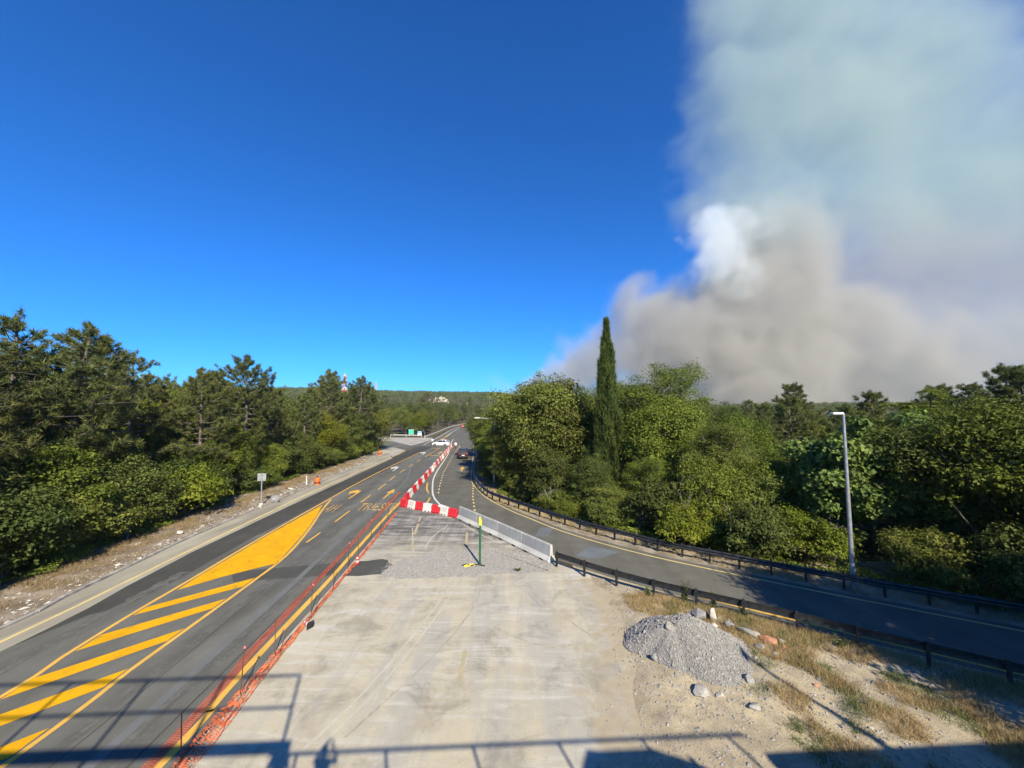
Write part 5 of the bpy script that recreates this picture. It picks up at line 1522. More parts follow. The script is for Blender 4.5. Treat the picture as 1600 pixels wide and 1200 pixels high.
HIDDEN = {(-139.8, 319.1), (-137.2, 325.3), (-134.8, 311.7), (-129.8, 323), (-129, 308.3), (-128.5, 329), (-123.8, 323.5), (-120.2, 303.8), (-115.9, 319.8), (-115.6, 311.2), (-115.2, 306.5), (-114.1, 268), (-111.8, 263.4), (-109.8, 301.6), (-109.2, 295.5), (-108.6, 288.4), (-104.2, 317.7), (-100.9, 254.4), (-100.6, 241.5), (-100.2, 229), (-100, 324.4), (-99.4, 308.5), (-93.7, 270.4), (-92.8, 299.5), (-90.6, 263.1), (-90.2, 227.8), (-87.3, 216.2), (-85.3, 262.9), (-81.4, 279), (-79.7, 108.9), (-78.5, 308.1), (-78.2, 227.7), (-77.7, 102.1), (-77.6, 191.7), (-76.8, 179.8), (-76.4, 94.8), (-76.4, 233.6), (-75.2, 286.5), (-75, 108.9), (-74.7, 217.8), (-74.1, 281.3), (-73.6, 104.5), (-73.6, 208.5), (-73.5, 302.5), (-72.5, 70.5), (-72.3, 93.1), (-72.2, 97.1), (-72.2, 238.1), (-72, 261), (-70.5, 111.5), (-70, 326.8), (-69.7, 64.2), (-69.5, 88.6), (-69.1, 60.4), (-68.6, 314), (-68.4, 83.7), (-67.9, 53.9), (-67.6, 258.6), (-67.2, 108.5), (-67.2, 191.7), (-66.9, 71.5), (-66.9, 91.6), (-66.6, 66.3), (-66.2, 96.2), (-66.1, 101.3), (-66, 45.2), (-65.8, 77.1), (-65.6, 273.5), (-65.5, 182.6), (-65.4, 62.1), (-65.4, 111.8), (-64.7, 285.9), (-64.4, 84.2), (-64.1, 58.5), (-64, 299), (-63.9, 161.9), (-62.9, 167.3), (-62.8, 38.7), (-62.8, 88), (-62.2, 98.9), (-62.2, 105.6), (-62, 71.5), (-62, 80.6), (-62, 224.1), (-61.5, 94.1), (-61.5, 270.9), (-61.4, 32.5), (-61.4, 254.6), (-61.3, 196.4), (-60.5, 53.8), (-60.4, 208), (-59.1, 50.3), (-59, 171.8), (-58.5, 26.2), (-58.2, 231.9), (-58, 70.9), (-57.7, 38.9), (-57.6, 58.5), (-57.5, 156.7), (-57.4, 15.2), (-57.2, 84.7), (-57.1, 65.5), (-57, 46.8), (-56.8, 81), (-56.4, 21.9), (-56.4, 133.4), (-55.6, 88), (-55.2, 311), (-55, 223.6), (-54.7, 35.2), (-54.6, 29.2), (-54.4, 144), (-54, 76.3), (-53.7, 14.9), (-53.2, 240.8), (-53.1, 152.8), (-53, 85), (-52.8, 20.4), (-52.7, 60.8), (-52.3, 44.4), (-52.3, 68.5), (-51.9, 292.3), (-51.8, 25.2), (-51.6, 72.7), (-51.6, 79.1), (-50.7, 33.9), (-50.3, 210.8), (-49.9, 285.7), (-49.7, 30.2), (-49.7, 51.8), (-49.3, 17), (-49.2, 317.5), (-49, 65.5), (-48.4, 48), (-47.9, 25), (-47.7, 177.7), (-47.4, 87.1), (-47, 135.3), (-46.4, 262.5), (-46.3, 76.2), (-45.5, 62.6), (-44.7, 23.1), (-44.5, 72.8), (-44.3, 16.3), (-44.3, 51.8), (-44.2, 31.5), (-44.2, 281.2), (-43.8, 82.2), (-43.1, 86.6), (-41.4, 26), (-41.2, 22.4), (-40.8, 18.1), (-40.8, 58.2), (-39.3, 86.9), (-38.9, 318.6), (-38.6, 168.3), (-37.7, 324.2), (-37.1, 14.3), (-36.6, 20.8), (-36.5, 71.3), (-34.4, 17.6), (-31.5, 328.1), (-30.4, 16.6), (-28.5, 14.4), (-28.5, 270.9), (-28.4, 317.2), (-27.7, 16.4), (-27.7, 301.4), (-26.9, 14.5), (-25.4, 15.8), (-24.1, 264.5), (-23.5, 320.4), (-14.7, 267.7), (-14.4, 181.9), (-13.7, 324.5), (-12.5, 281.9), (-12.4, 235.5), (-12.3, 309.6), (-11.7, 204.8), (-10.3, 172.3), (-9.6, 275.2), (-8.2, 104.4), (-7.5, 110.8), (-7, 227.1), (-6.9, 159.1), (-6.4, 189.3), (-6.2, 87.6), (-6.2, 101.3), (-6.1, 91.2), (-6, 89.2), (-5.9, 85.8), (-5.8, 85.3), (-5.6, 92.6), (-5.3, 89.8), (-5.2, 83.9), (-5.2, 129.3), (-5.2, 209.2), (-5, 81.9), (-4.9, 97), (-4.8, 93.4), (-4.8, 314), (-4.7, 94.8), (-4.6, 91.4), (-4.5, 82.1), (-4.4, 86.3), (-4.2, 257.6), (-3.7, 103.7), (-3.7, 146.3), (-3.6, 174.7), (-3.4, 93.9), (-3.3, 88), (-3.3, 92.3), (-3.1, 83.1), (-3, 90.6), (-2.7, 85.9), (-2.6, 81.2), (-2.5, 108.6), (-1.9, 79), (-1.9, 296.9), (-1.8, 85.9), (-1.7, 261.6), (-1, 186.9), (-0.8, 73), (-0.8, 95), (-0.7, 81.4), (-0.7, 170), (0.2, 78.1), (0.9, 132.8), (1, 107.6), (1, 303.2), (1.4, 113.3), (1.4, 291.1), (1.9, 110.8), (2, 120.1), (2, 138.2), (2.2, 84.3), (2.2, 100.5), (2.6, 65.1), (2.6, 91.5), (2.6, 97), (2.8, 69.3), (3.5, 295.2), (4.1, 237.2), (4.2, 103.3), (4.8, 107.4), (5.2, 147.5), (5.5, 60), (5.9, 88.5), (6, 76.4), (6.5, 79.8), (6.5, 111.1), (6.6, 93.8), (6.7, 84.9), (6.9, 63.7), (6.9, 218.9), (7.2, 70.3), (7.4, 139.9), (7.5, 66.8), (7.9, 99.3), (7.9, 104.6), (8.9, 59.8), (9, 214.1), (9.1, 87), (9.3, 317.9), (9.5, 73.8), (9.5, 209.2), (9.6, 90.3), (9.7, 171.1), (10.1, 108.9), (10.4, 83.7), (11.1, 184), (11.1, 200.5), (11.4, 161.1), (11.6, 98.1), (11.7, 93.9), (11.9, 103.7), (12, 68.7), (12.3, 267.4), (12.4, 111.1), (12.8, 77.7), (12.9, 62.4), (13, 85.7), (13.2, 218.7), (13.3, 72), (13.4, 211.9), (13.6, 122.3), (13.7, 55.8), (13.8, 100.7), (13.9, 303), (14.2, 308.4), (14.4, 315.9), (14.6, 144.2), (15.2, 127.7), (15.3, 88.8), (15.3, 106.4), (15.9, 75.7), (16, 93.9), (16.1, 50), (16.1, 169.7), (17.2, 103.8), (17.2, 109.4), (17.3, 160.6), (17.4, 66.6), (17.5, 61), (17.5, 81.8), (17.9, 91.2), (18, 85), (18.1, 72), (18.5, 100.1), (19, 153.6), (19.1, 137.7), (19.3, 175), (19.4, 76.1), (19.7, 296.8), (19.9, 182.6), (20, 250.4), (20.2, 244.2), (20.4, 103.6), (20.8, 62.9), (20.8, 231.3), (21.2, 96.2), (21.2, 111.8), (21.4, 301.6), (21.6, 89.7), (21.8, 72.1), (21.9, 58), (22.4, 67), (22.5, 100.7), (22.6, 106.8), (22.7, 86.4), (22.9, 254.2), (23.2, 187.9), (23.3, 198.3), (23.4, 276.9), (23.5, 75), (23.9, 63.9), (24.3, 290.6), (24.7, 60.5), (24.7, 78.7), (25.3, 83), (25.4, 95.7), (25.6, 246.5), (25.8, 72.8), (26.1, 108.5), (26.5, 91.4), (26.6, 86.3), (26.8, 100.3), (26.8, 169.9), (27.4, 68.2), (27.5, 286.9), (27.7, 14.6), (27.9, 79.8), (28, 105.5), (28.1, 32.3), (28.5, 74.7), (28.5, 257.6), (28.9, 84.1), (29.1, 54.9), (29.2, 185.9), (29.5, 95.2), (29.6, 111.7), (29.8, 87.9), (30.3, 249), (30.5, 14.4), (31.4, 104.6), (31.6, 73.9), (31.6, 281.7), (31.7, 213.8), (32, 82.1), (32, 108.1), (32.1, 90.5), (33.3, 60.7), (33.6, 98.4), (33.7, 79.4), (34.4, 102.2), (34.9, 75.4), (35.2, 108.1), (35.3, 95.3), (35.3, 309.3), (36.4, 260.8), (36.5, 86.7), (36.8, 53.4), (37.1, 245), (37.5, 35.7), (37.9, 57.6), (38.1, 72.3), (38.2, 45.1), (38.5, 107.3), (38.7, 327.2), (39, 62.3), (39.2, 99.6), (39.5, 48.2), (39.5, 92.1), (39.9, 54.3), (40.9, 82.7), (41, 95), (41.4, 73), (41.7, 296.6), (41.8, 267.2), (41.9, 88.9), (42, 111), (42.1, 31), (43.3, 303.2), (43.7, 79.7), (43.9, 76.3), (44, 103.1), (44.4, 53), (44.4, 99.7), (44.5, 95.2), (45, 49.5), (45.3, 111.5), (46.2, 92.1), (46.4, 107.3), (46.6, 65.9), (46.8, 77.5), (47.1, 59.1), (48, 101.8), (48.3, 36.7), (48.5, 109.8), (48.8, 328.4), (49.5, 71.5), (49.5, 86.9), (49.8, 74.9), (50.1, 64.6), (50.6, 91.1), (51.4, 323.3), (52.5, 103), (52.8, 98.2), (52.9, 75.3), (53.5, 53), (54.2, 88.6), (54.9, 65.7), (55.6, 57.8), (58, 68.9), (59, 94.3), (59.2, 81.1), (59.9, 84.4), (60.1, 103.9), (61.2, 110.1), (61.4, 65), (61.5, 68.8), (61.8, 61), (61.9, 96.2)}      # spots wholly behind other trees: left empty


def place(kind, x, y, s, label, group=None, name=None, cat="tree", rz=None, sz=None, z=None):
    nm = name or {'pine': "pine_tree", 'shru': "shrub", 'suma': "sumac_tree"}.get(kind[:4], "broadleaf_tree")
    rz = rnd.uniform(0, 6.28) if rz is None else rz
    sz = sz or rnd.uniform(0.94, 1.06)
    if (round(x, 1), round(y, 1)) in HIDDEN: return None
    if kind[:5] == 'shrub' and math.hypot(x - 17.25, y - 20.05) < 2.9: return None      # the lamp foot stands clear
    r = empty(nm, (x, y, hill_z(x, y) if z is None else z), rz, (s, s, s * sz))
    tag(r, label, cat, group)
    for n_, me in PROTO[kind]: ob(n_, me, r)
    return r


# ---------------------------------------------------------------- single trees that can be told apart
# left of the road
place('pine1', -31.5, 24.0, 1.18, "tallest pine at the left edge of the picture", name="pine_tree")
place('pine3', -29.6, 21.0, 1.2, "broad dark pine low at the left edge, below the tallest pine")
place('pine2', -30.5, 27.5, 1.24, "second tall pine from the left edge, crown leaning over the shrubs")
place('pine1', -33.0, 33.0, 1.00, "third pine from the left, where the tree line steps down")
place('pine2', -34.6, 45.0, 1.08, "pine with a bare pale trunk standing clear above the shrubs", sz=1.0)
place('pine3', -32.2, 51.0, 1.10, "dark spreading pine right of the bare-trunked pine")
place('pine2', -31.8, 58.5, 0.92, "slim pine behind the sign, right of the spreading pine")
place('dark1', -39.0, 62.5, 1.36, "round dark tree rising above the tree line left of the pylon", rz=1.0)
place('green1', -41.5, 48.5, 1.38, "pale rounded tree behind the bare-trunked pine")
place('bright1', -30.6, 62.5, 1.16, "yellow-green tree lit by the sun in the left-hand wood")
place('bright1', -39.5, 40.5, 1.42, "bright yellow-green crown peeping over the pines on the left")
place('shrub_bright', -28.0, 33.5, 1.6, "big yellow-green shrub at the wood edge left of the small sign", cat="shrub")
place('bright1', -32.5, 134.0, 1.10, "light green tree above the green guide sign")
# right of the slip road
PROTO['cypress'] = cypress(95, 17.9, 1.10)
place('cypress', 9.0, 36.0, 1.0, "tall narrow cypress towering over the right-hand wood", name="cypress_tree", rz=0.0, sz=0.975)
place('broad1', 21.0, 24.6, 1.0, "round broad-leaved tree behind the tall street lamp", rz=0.4)
place('broad2', 28.4, 26.6, 1.08, "second round broad-leaved tree right of the lamp", rz=2.0)
place('broad2', 31.0, 22.5, 0.95, "broad-leaved tree at the right edge of the picture, half in shade")
place('shrub_rust', 1.6, 39.2, 0.95, "small rust-yellow shrub behind the curve of the guard rail", cat="shrub", sz=1.0)
for i, (x, y, k, s, lb) in enumerate((
        (-28.9, 19.4, 'bush_dark', 1.2, "dark leafy tree filling the lower left edge under the pines"),
        (-29.2, 23.9, 'bush_green', 1.2, "mid green bushy tree right of the dark one at the left edge"),
        (-29.6, 28.6, 'bush_dark', 1.05, "dark bushy tree below the second pine"),
        (-30.6, 37.6, 'bush_green', 0.98, "green bushy tree behind the big yellow-green shrub"),
        (-30.4, 42.2, 'bush_olive', 0.95, "olive bushy tree just behind the small sign"),
        (-30.3, 47.4, 'bush_green', 0.86, "green bushy tree between small sign and orange barrel"),
        (-30.2, 54.6, 'bush_dark', 0.95, "dark bushy tree above the nearer orange barrel"),
        (-30.6, 67.5, 'bush_olive', 1.05, "olive bushy tree right of the yellow-green tree"),
        (-30.9, 73.5, 'bush_green', 1.1, "green bushy tree short of the far orange barrel"),
        (-31.2, 79.5, 'bush_dark', 1.1, "dark bushy tree at the corner of the side road"),
        (8.0, 31.2, 'bush_olive', 0.60, "low olive bush at the foot of the cypress"),
        (13.8, 27.4, 'bush_green', 0.92, "green bushy tree right behind the guard rail curve"),
        (16.6, 27.6, 'bush_olive', 0.95, "olive bushy tree left of the broad-leaved tree by the lamp"),
        (24.8, 21.2, 'bush_dark', 0.85, "dark bush right of the tall street lamp"),
        (3.4, 35.8, 'bush_dark', 0.85, "dark bush behind the guard rail left of the cypress"),
        (-0.1, 43.6, 'bush_olive', 0.95, "olive bush right of the far street lamp"),
        (27.5, 19.6, 'bush_green', 0.9, "green bush near the right edge behind the guard rail"))):
    place(k, x, y, s, lb)
place('olive1', 2.6, 41.0, 1.46, "olive green tree with loose crown left of the cypress")
place('olive2', 0.6, 47.5, 1.38, "slender olive tree with a ragged top, left of the loose-crowned one")
place('feather1', 15.2, 41.2, 1.9, "tall airy green tree right of the cypress", rz=0.5)
place('olive2', 4.9, 41.8, 1.66, "dense olive tree touching the left side of the cypress")
place('dark2', 18.0, 44.5, 1.14, "dark evergreen crown where the right-hand tree line drops")
place('pine3', 33.2, 45.5, 1.06, "lone ragged pine above the right-hand tree line")
place('sumac1', 31.4, 29.5, 1.66, "feathery-leaved tree on the skyline near the right edge")
place('pine3', 35.0, 26.6, 1.14, "pine cut by the right edge of the picture")
place('shrub_rust', 16.0, 25.0, 1.0, "yellowing shrub at the guard rail left of the tall street lamp", cat="shrub", z=0.0)
place('feather1', 11.2, 31.6, 0.72, "low feathery shrub-like tree just right of the cypress foot")


def bare_shrub(seed, h):
    rg = np.random.default_rng(seed)
    T = Tubes(5)

    def grow(p, d, ln, r_, lv):
        q = np.linspace(0, 1, 4)[:, None]
        e = p + d * ln + rg.normal(size=3) * 0.12 * ln
        cu = p + (e - p) * q + rg.normal(size=3) * 0.06 * ln * np.sin(q * 3.1)
        T.add(cu, np.linspace(r_, r_ * 0.55, 4))
        if lv == 0: return
        for k in range(rg.integers(2, 5)):
            f = rg.uniform(0.35, 1.0)
            grow(p + (e - p) * f, unit(d + rg.normal(size=3) * 0.55 + np.array([0, 0, 0.15])), ln * rg.uniform(0.45, 0.75), r_ * 0.5, lv - 1)
    for k in range(4):
        grow(np.array([0, 0, -0.1]) + rg.normal(size=3) * np.array([0.1, 0.1, 0]), unit(np.array([rg.normal() * 0.35, rg.normal() * 0.35, 1.0])), h * rg.uniform(0.35, 0.5), 0.035, 3)
    return T.mesh("branches", MAT['dead_wood'])


MAT['dead_wood'] = pmat("dead_wood", (0.24, 0.21, 0.17), (0.42, 0.38, 0.32), 6.0, (1, 1, 0.3), rough=0.95)
for i, (x, y, h, lb) in enumerate(((12.0, 27.0, 4.6, "bare grey dead shrub behind the guard rail right of the cypress"), (14.2, 25.4, 4.0, "bare branching shrub midway between cypress and tall lamp"),
                                   (9.2, 28.9, 4.2, "leafless twiggy shrub just right of the cypress foot"), (18.6, 23.0, 3.6, "dead twigs left of the tall street lamp"),
                                   (3.2, 34.4, 3.4, "pale leafless shrub near the rust-yellow shrub"), (-25.9, 19.0, 1.7, "pale dead branches at the left verge near the picture edge"),
                                   (-27.2, 27.6, 2.2, "dead twiggy shrub on the left verge below the pines"))):
    tag(ob("bare_shrub", bare_shrub(300 + i, h), None, (x, y, 0)), lb, "shrub")

# ---------------------------------------------------------------- the woods around them, tree by tree
rw = random.Random(21)
G_L = "trees of the left-hand wood"
G_R = "trees of the right-hand wood"


def scatter(cands, kinds, label_of, group, smin, smax, mind, taken, cat="tree"):
    for (x, y) in cands:
        if any((x - a) ** 2 + (y - b) ** 2 < mind * mind for a, b in taken): continue
        taken.append((x, y))
        k = rw.choice(kinds)
        place(k, x, y, rw.uniform(smin, smax), label_of(k, x, y), group, cat=cat)


takenL = [(-31.5, 24), (-29.2, 21), (-30.5, 27.5), (-33, 33), (-34.6, 45), (-32.2, 51), (-31.8, 58.5), (-39, 62.5), (-41.5, 48.5), (-30.6, 62.5), (-39.5, 40.5), (-27.8, 33.5)]


def zone_l(y):
    return ("by the left edge of the picture" if y < 27 else "between the left edge and the small sign" if y < 40 else "behind the small sign" if y < 52 else "above the orange barrel" if y < 72 else "near the side road")


def zone_r(x, y):
    q = x / y
    return ("beside the far street lamp" if q < 0.03 else "left of the cypress" if q < 0.22 else "just right of the cypress" if q < 0.45 else "between cypress and tall street lamp" if q < 0.80 else "behind the tall street lamp" if q < 1.0 else "right of the tall street lamp")


def kind_word(k):
    return {'pine': "dark pine", 'dark': "dark leafy tree", 'brig': "yellow-green tree", 'broa': "broad-leaved tree", 'feat': "airy feathery tree", 'gree': "mid green leafy tree", 'shru': "green shrub", 'shrub_b': "yellow-green shrub"}.get(k[:4], "olive green leafy tree")


def lab_l(k, x, y):
    return f"{kind_word(k)} in the left wood {zone_l(y)}"


def lab_r(k, x, y):
    return f"{kind_word(k)} in the right wood {zone_r(x, y)}" + (", far back" if y > 62 else "")


c1 = []
for i in range(900):
    y = rw.uniform(14, 112)
    c1.append((-29.0 - rw.random() ** 1.3 * (26 + y * 0.25), y))
c1 = [(x, y) for x, y in c1 if not (88 < y < 126 and x > -60)]
scatter(c1, ['olive1', 'olive2', 'green1', 'green2', 'dark1', 'dark2', 'pine1', 'pine2', 'pine3', 'pine3', 'feather2'], lab_l, G_L, 0.95, 1.32, 3.6, takenL)
takenR = [(9, 36), (21, 24.6), (28.4, 26.6), (31, 22.5), (1.6, 39.2), (4, 40.5), (0.6, 47.5), (13.3, 38.6), (6.6, 38.2), (18, 44.5), (33.2, 45.5), (31.4, 29.5), (35, 26.6), (16, 25), (11.2, 31.6), (-2.12, 46.5)]


def right_ok(x, y, m):
    q = min((x - a) ** 2 + (y - b) ** 2 for a, b in zip([p[0] for p in RAIL_R], [p[1] for p in RAIL_R]))
    if y < 47 and abs(x / y + 0.0455) < 0.04: return False            # nothing hides the far street lamp
    return q > m * m and x > at_y([(31, 11.5), (21, 17.25), (12.86, 22.35), (5.06, 29.35), (1.6, 33.95), (-1.88, 38.9), (-5.0, 51.2), (-6.1, 66), (-8.0, 88), (-12.2, 118), (-16, 150), (-22, 200)], y) + 1.0


def right_h(x, y):
    """How tall the wood may stand there: the tree line dips between the cypress and the lamp."""
    px = x / y
    return np.interp(px, [-0.15, 0.0, 0.1, 0.35, 0.48, 0.55, 0.75, 0.9, 1.1, 1.5], [1.3, 1.3, 1.4, 1.45, 1.2, 1.0, 0.98, 1.05, 1.2, 1.3])


cand = []
for i in range(2600):
    y = 16 + 96 * rw.random() ** 1.3
    x = rw.uniform(-18, 75)
    if right_ok(x, y, 3.0) and x < 12 + y * 1.05 and x < 62: cand.append((x, y))
for (x, y) in cand:
    if any((x - a) ** 2 + (y - b) ** 2 < 3.15 ** 2 for a, b in takenR): continue
    takenR.append((x, y))
    k = rw.choice(['olive1', 'olive2', 'green1', 'green2', 'feather1', 'feather2', 'feather1', 'dark1', 'dark2', 'feather2'] + (['pine3'] if x > 25 else []))
    if y > 55 and not right_ok(x, y, 5.2): continue               # keep the far slip road in view
    hh = float(right_h(x, y))
    if y < 36.5 and 0.17 < x / y < 0.32: hh *= 0.42               # low growth in front of the cypress
    if y > 60: hh = min(hh, 1.15)
    place(k, x, y, hh * rw.uniform(0.78, 1.0), lab_r(k, x, y), G_R)

# middle distance, both sides of the far road, and the slope behind
takenM = []
c3 = []
for i in range(2600):
    y = rw.uniform(112, 330)
    x = y * rw.uniform(-0.44, 0.16)
    rl = at_y([(-22, 112), (-25.2, 135), (-27.3, 165), (-28.2, 195), (-26, 235), (-14, 300), (-8, 330)], y)
    rr = at_y([(-11, 112), (-12.2, 118), (-16, 150), (-20.5, 190), (-18.5, 235), (-8, 300), (0, 330)], y)
    if y > 262 or x < rl - 5.5 or x > rr + 4.5:
        if not (y < 130 and -62 < x < -22): c3.append((x, y))
n_far = 0
for (x, y) in c3:
    if n_far > 210: break
    if any((x - a) ** 2 + (y - b) ** 2 < 4.6 ** 2 for a, b in takenM): continue
    takenM.append((x, y)); n_far += 1
    k = rw.choice(['olive1', 'green1', 'dark1', 'dark2', 'olive2', 'pine1', 'pine3', 'green2'])
    place(k, x, y, rw.uniform(0.95, 1.3), f"{kind_word(k)} around the far road, " + ("left of it" if x < -29 else "right of it" if y < 200 else "behind its end"), "trees around the end of the far road")

# shrubs along both wood edges
takenS = []
cs = []
for i in range(420):
    y = rw.uniform(13, 88)
    e = at_y([(-24.9, 13), (-25.3, 19), (-26.0, 23.2), (-27.6, 33.5), (-28.6, 42.3), (-28.9, 57.7), (-29.2, 78), (-30.5, 90)], y)
    cs.append((e - rw.uniform(0.3, 3.6), y))
scatter(cs, ['shrub1', 'shrub2', 'shrub3', 'shrub1', 'shrub3'], lambda k, x, y: "green shrub edging the left-hand wood " + zone_l(y), "shrubs edging the left-hand wood", 0.9, 1.6, 1.6, takenS, "shrub")
cs = []
for i in range(700):
    y = rw.uniform(14, 95)
    e = at_y([(31, 11.5), (21, 17.25), (12.86, 22.35), (5.06, 29.35), (1.6, 33.95), (-1.88, 38.9), (-5.0, 51.2), (-6.1, 66), (-8.0, 88)], y)
    x = e + rw.uniform(1.6, 5.4)
    if right_ok(x, y, 1.75): cs.append((x, y))
scatter(cs, ['shrub1', 'shrub2', 'shrub3', 'shrub2', 'shrub1', 'shrub3', 'shrub1', 'shrub_bright'], lambda k, x, y: ("yellow-green" if k == "shrub_bright" else "green") + " shrub behind the long guard rail, " + zone_r(x, y), "shrubs behind the long guard rail", 0.65, 1.2, 1.5, takenS, "shrub")
# trees outside the frame on the right: they shade the slip road
for i, (x, y, k, s) in enumerate([(18.9, 7.9, 'olive1', 1.28), (22.8, 7.0, 'feather2', 1.4), (26.0, 5.4, 'dark2', 1.3), (30.0, 2.5, 'feather1', 1.5), (33.0, 14.2, 'olive1', 1.35), (28.7, 16.0, 'dark1', 1.22), (33.2, 18.6, 'green1', 1.3)]):
    place(k, x, y, s, "tree standing right of the picture, shading the slip road", "trees right of the picture", z=0.0)


# ---------------------------------------------------------------- wooded hillside, read as one mass
def hill_wood():
    rg = np.random.default_rng(5)
    N = 17000
    r = 255 + (1750 - 255) * rg.random(N) ** 0.72
    az = np.radians(rg.uniform(-43, 58, N))
    x, y = r * np.sin(az), r * np.cos(az)
    keep = np.ones(N, bool)
    for (cx, cy_, w) in ((-88, 470, 13), (-104, 474, 5), (-52, 430, 6)):        # rock faces stay free
        keep &= ~((np.abs(x - cx * y / cy_) < w) & (y > cy_ - 55) & (y < cy_ + 3))
    x, y, r = x[keep], y[keep], r[keep]; N = len(x)
    z = np.array([hill_z(a, b) for a, b in zip(x, y)])
    hgt = rg.uniform(6, 11.5, N); wid = hgt * rg.uniform(0.36, 0.55, N)
    m = np.where(r < 500, 70, np.where(r < 900, 34, 18))
    idx = np.repeat(np.arange(N), m); M_ = len(idx)
    u = unit(rg.normal(size=(M_, 3))); u[:, 2] = np.abs(u[:, 2]) * 1.1 - 0.25
    lump = 0.75 + 0.35 * np.sin(u[:, 0] * 5 + idx) * np.cos(u[:, 1] * 4 + idx * 1.7)
    rad = lump * rg.uniform(0.6, 1.0, M_)
    P = np.stack([x[idx], y[idx], z[idx] + hgt[idx] * 0.52], 1) + u * rad[:, None] * np.stack([wid[idx], wid[idx], hgt[idx] * 0.5], 1)
    L = np.where(r[idx] < 500, 0.95, np.where(r[idx] < 900, 1.5, 2.3)) * rg.uniform(0.7, 1.3, M_)
    nrm = unit(u + np.array([0, 0, 0.5]) + rg.normal(size=(M_, 3)) * 0.5)
    V, F = leaf_quads(P, np.cross(nrm, rg.normal(size=(M_, 3))), nrm, L, L * 0.75)
    var = np.clip(rg.uniform(0.05, 0.85, N)[idx] + rg.normal(size=M_) * 0.12, 0, 1)
    o = ob("hillside_wood", mesh_np("hillside_wood", V, F, MAT['leaf_far'], False, var))
    tag(o, "distant wooded hillside beyond the end of the road", "wood", kind="stuff")


hill_wood()


# ---------------------------------------------------------------- undergrowth filling the wood floor
def undergrowth():
    rg = np.random.default_rng(8)
    P = []
    n = 52000
    yl = rg.uniform(11, 92, n)
    el = np.interp(yl, [11, 19, 23.2, 33.5, 42.3, 57.7, 78, 92], [-24.7, -25.2, -25.9, -27.5, -28.5, -28.8, -29.0, -30.0])
    xl = el - rg.exponential(2.6, n) + 0.5 * np.sin(yl * 0.9) + 0.3 * np.sin(yl * 2.7)
    yr = rg.uniform(12, 80, n)
    er = np.interp(yr, [11.5, 17.25, 22.35, 29.35, 33.95, 38.9, 51.2, 66, 88], [31, 21, 12.86, 5.06, 1.6, -1.88, -5.0, -6.1, -8.0])
    off = np.where(yr < 34, 1.9, 1.5)
    xr = er + off + rg.exponential(2.6, n) + 0.4 * np.sin(yr * 1.3)
    x = np.concatenate([xl, xr]); y = np.concatenate([yl, yr])
    hgt = np.array([0.35 + 0.45 * mnoise.noise(Vector((a * 0.45, b * 0.45, 2))) + 0.25 * mnoise.noise(Vector((a * 1.4, b * 1.4, 5))) for a, b in zip(x, y)])
    z = np.clip(hgt, 0.03, 1.2) * rg.uniform(0.2, 1.0, len(x)) ** 0.6
    N = len(x)
    nrm = unit(np.array([0, 0, 0.9]) + rg.normal(size=(N, 3)) * 0.6)
    L = rg.uniform(0.09, 0.19, N)
    V, F = leaf_quads(np.stack([x, y, z], 1), np.cross(nrm, rg.normal(size=(N, 3))), nrm, L, L * 0.62)
    var = np.clip(np.array([0.45 + 0.7 * mnoise.noise(Vector((a * 0.3, b * 0.3, 11))) for a, b in zip(x, y)]) + rg.normal(size=N) * 0.2, 0, 1)
    o = ob("undergrowth", mesh_np("undergrowth", V, F, MAT['leaf_green'], False, var))
    tag(o, "low leafy undergrowth and brambles along the wood edges", "undergrowth", kind="stuff")


undergrowth()
HAZE = True

# ---------------------------------------------------------------- gravel, stones, grasses
def stones_mesh(name, P, S, mat, rg, flat=0.7):
    """Small angular stones: jittered octahedra."""
    N = len(P)
    base = np.array([[1, 0, 0], [-1, 0, 0], [0, 1, 0], [0, -1, 0], [0, 0, 1], [0, 0, -1]], float)
    a = rg.uniform(0, 6.283, N); ca, sa = np.cos(a), np.sin(a)
    v = base[None] * rg.uniform(0.6, 1.25, (N, 6, 1)) + rg.normal(size=(N, 6, 3)) * 0.18
    v[:, :, 2] *= flat
    xr = v[:, :, 0] * ca[:, None] - v[:, :, 1] * sa[:, None]; yr = v[:, :, 0] * sa[:, None] + v[:, :, 1] * ca[:, None]
    v = np.stack([xr, yr, v[:, :, 2]], -1) * S[:, None, None] + P[:, None, :]
    f = np.array([[0, 2, 4], [2, 1, 4], [1, 3, 4], [3, 0, 4], [2, 0, 5], [1, 2, 5], [3, 1, 5], [0, 3, 5]])
    F = (f[None] + (np.arange(N) * 6)[:, None, None]).reshape(-1, 3)
    return mesh_np(name, v.reshape(-1, 3), F, mat)


def inside(poly_, x, y):
    c = False
    for (x0, y0), (x1, y1) in zip(poly_, poly_[1:] + poly_[:1]):
        if (y0 > y) != (y1 > y) and x < (x1 - x0) * (y - y0) / (y1 - y0) + x0: c = not c
    return c


rgs = np.random.default_rng(44)
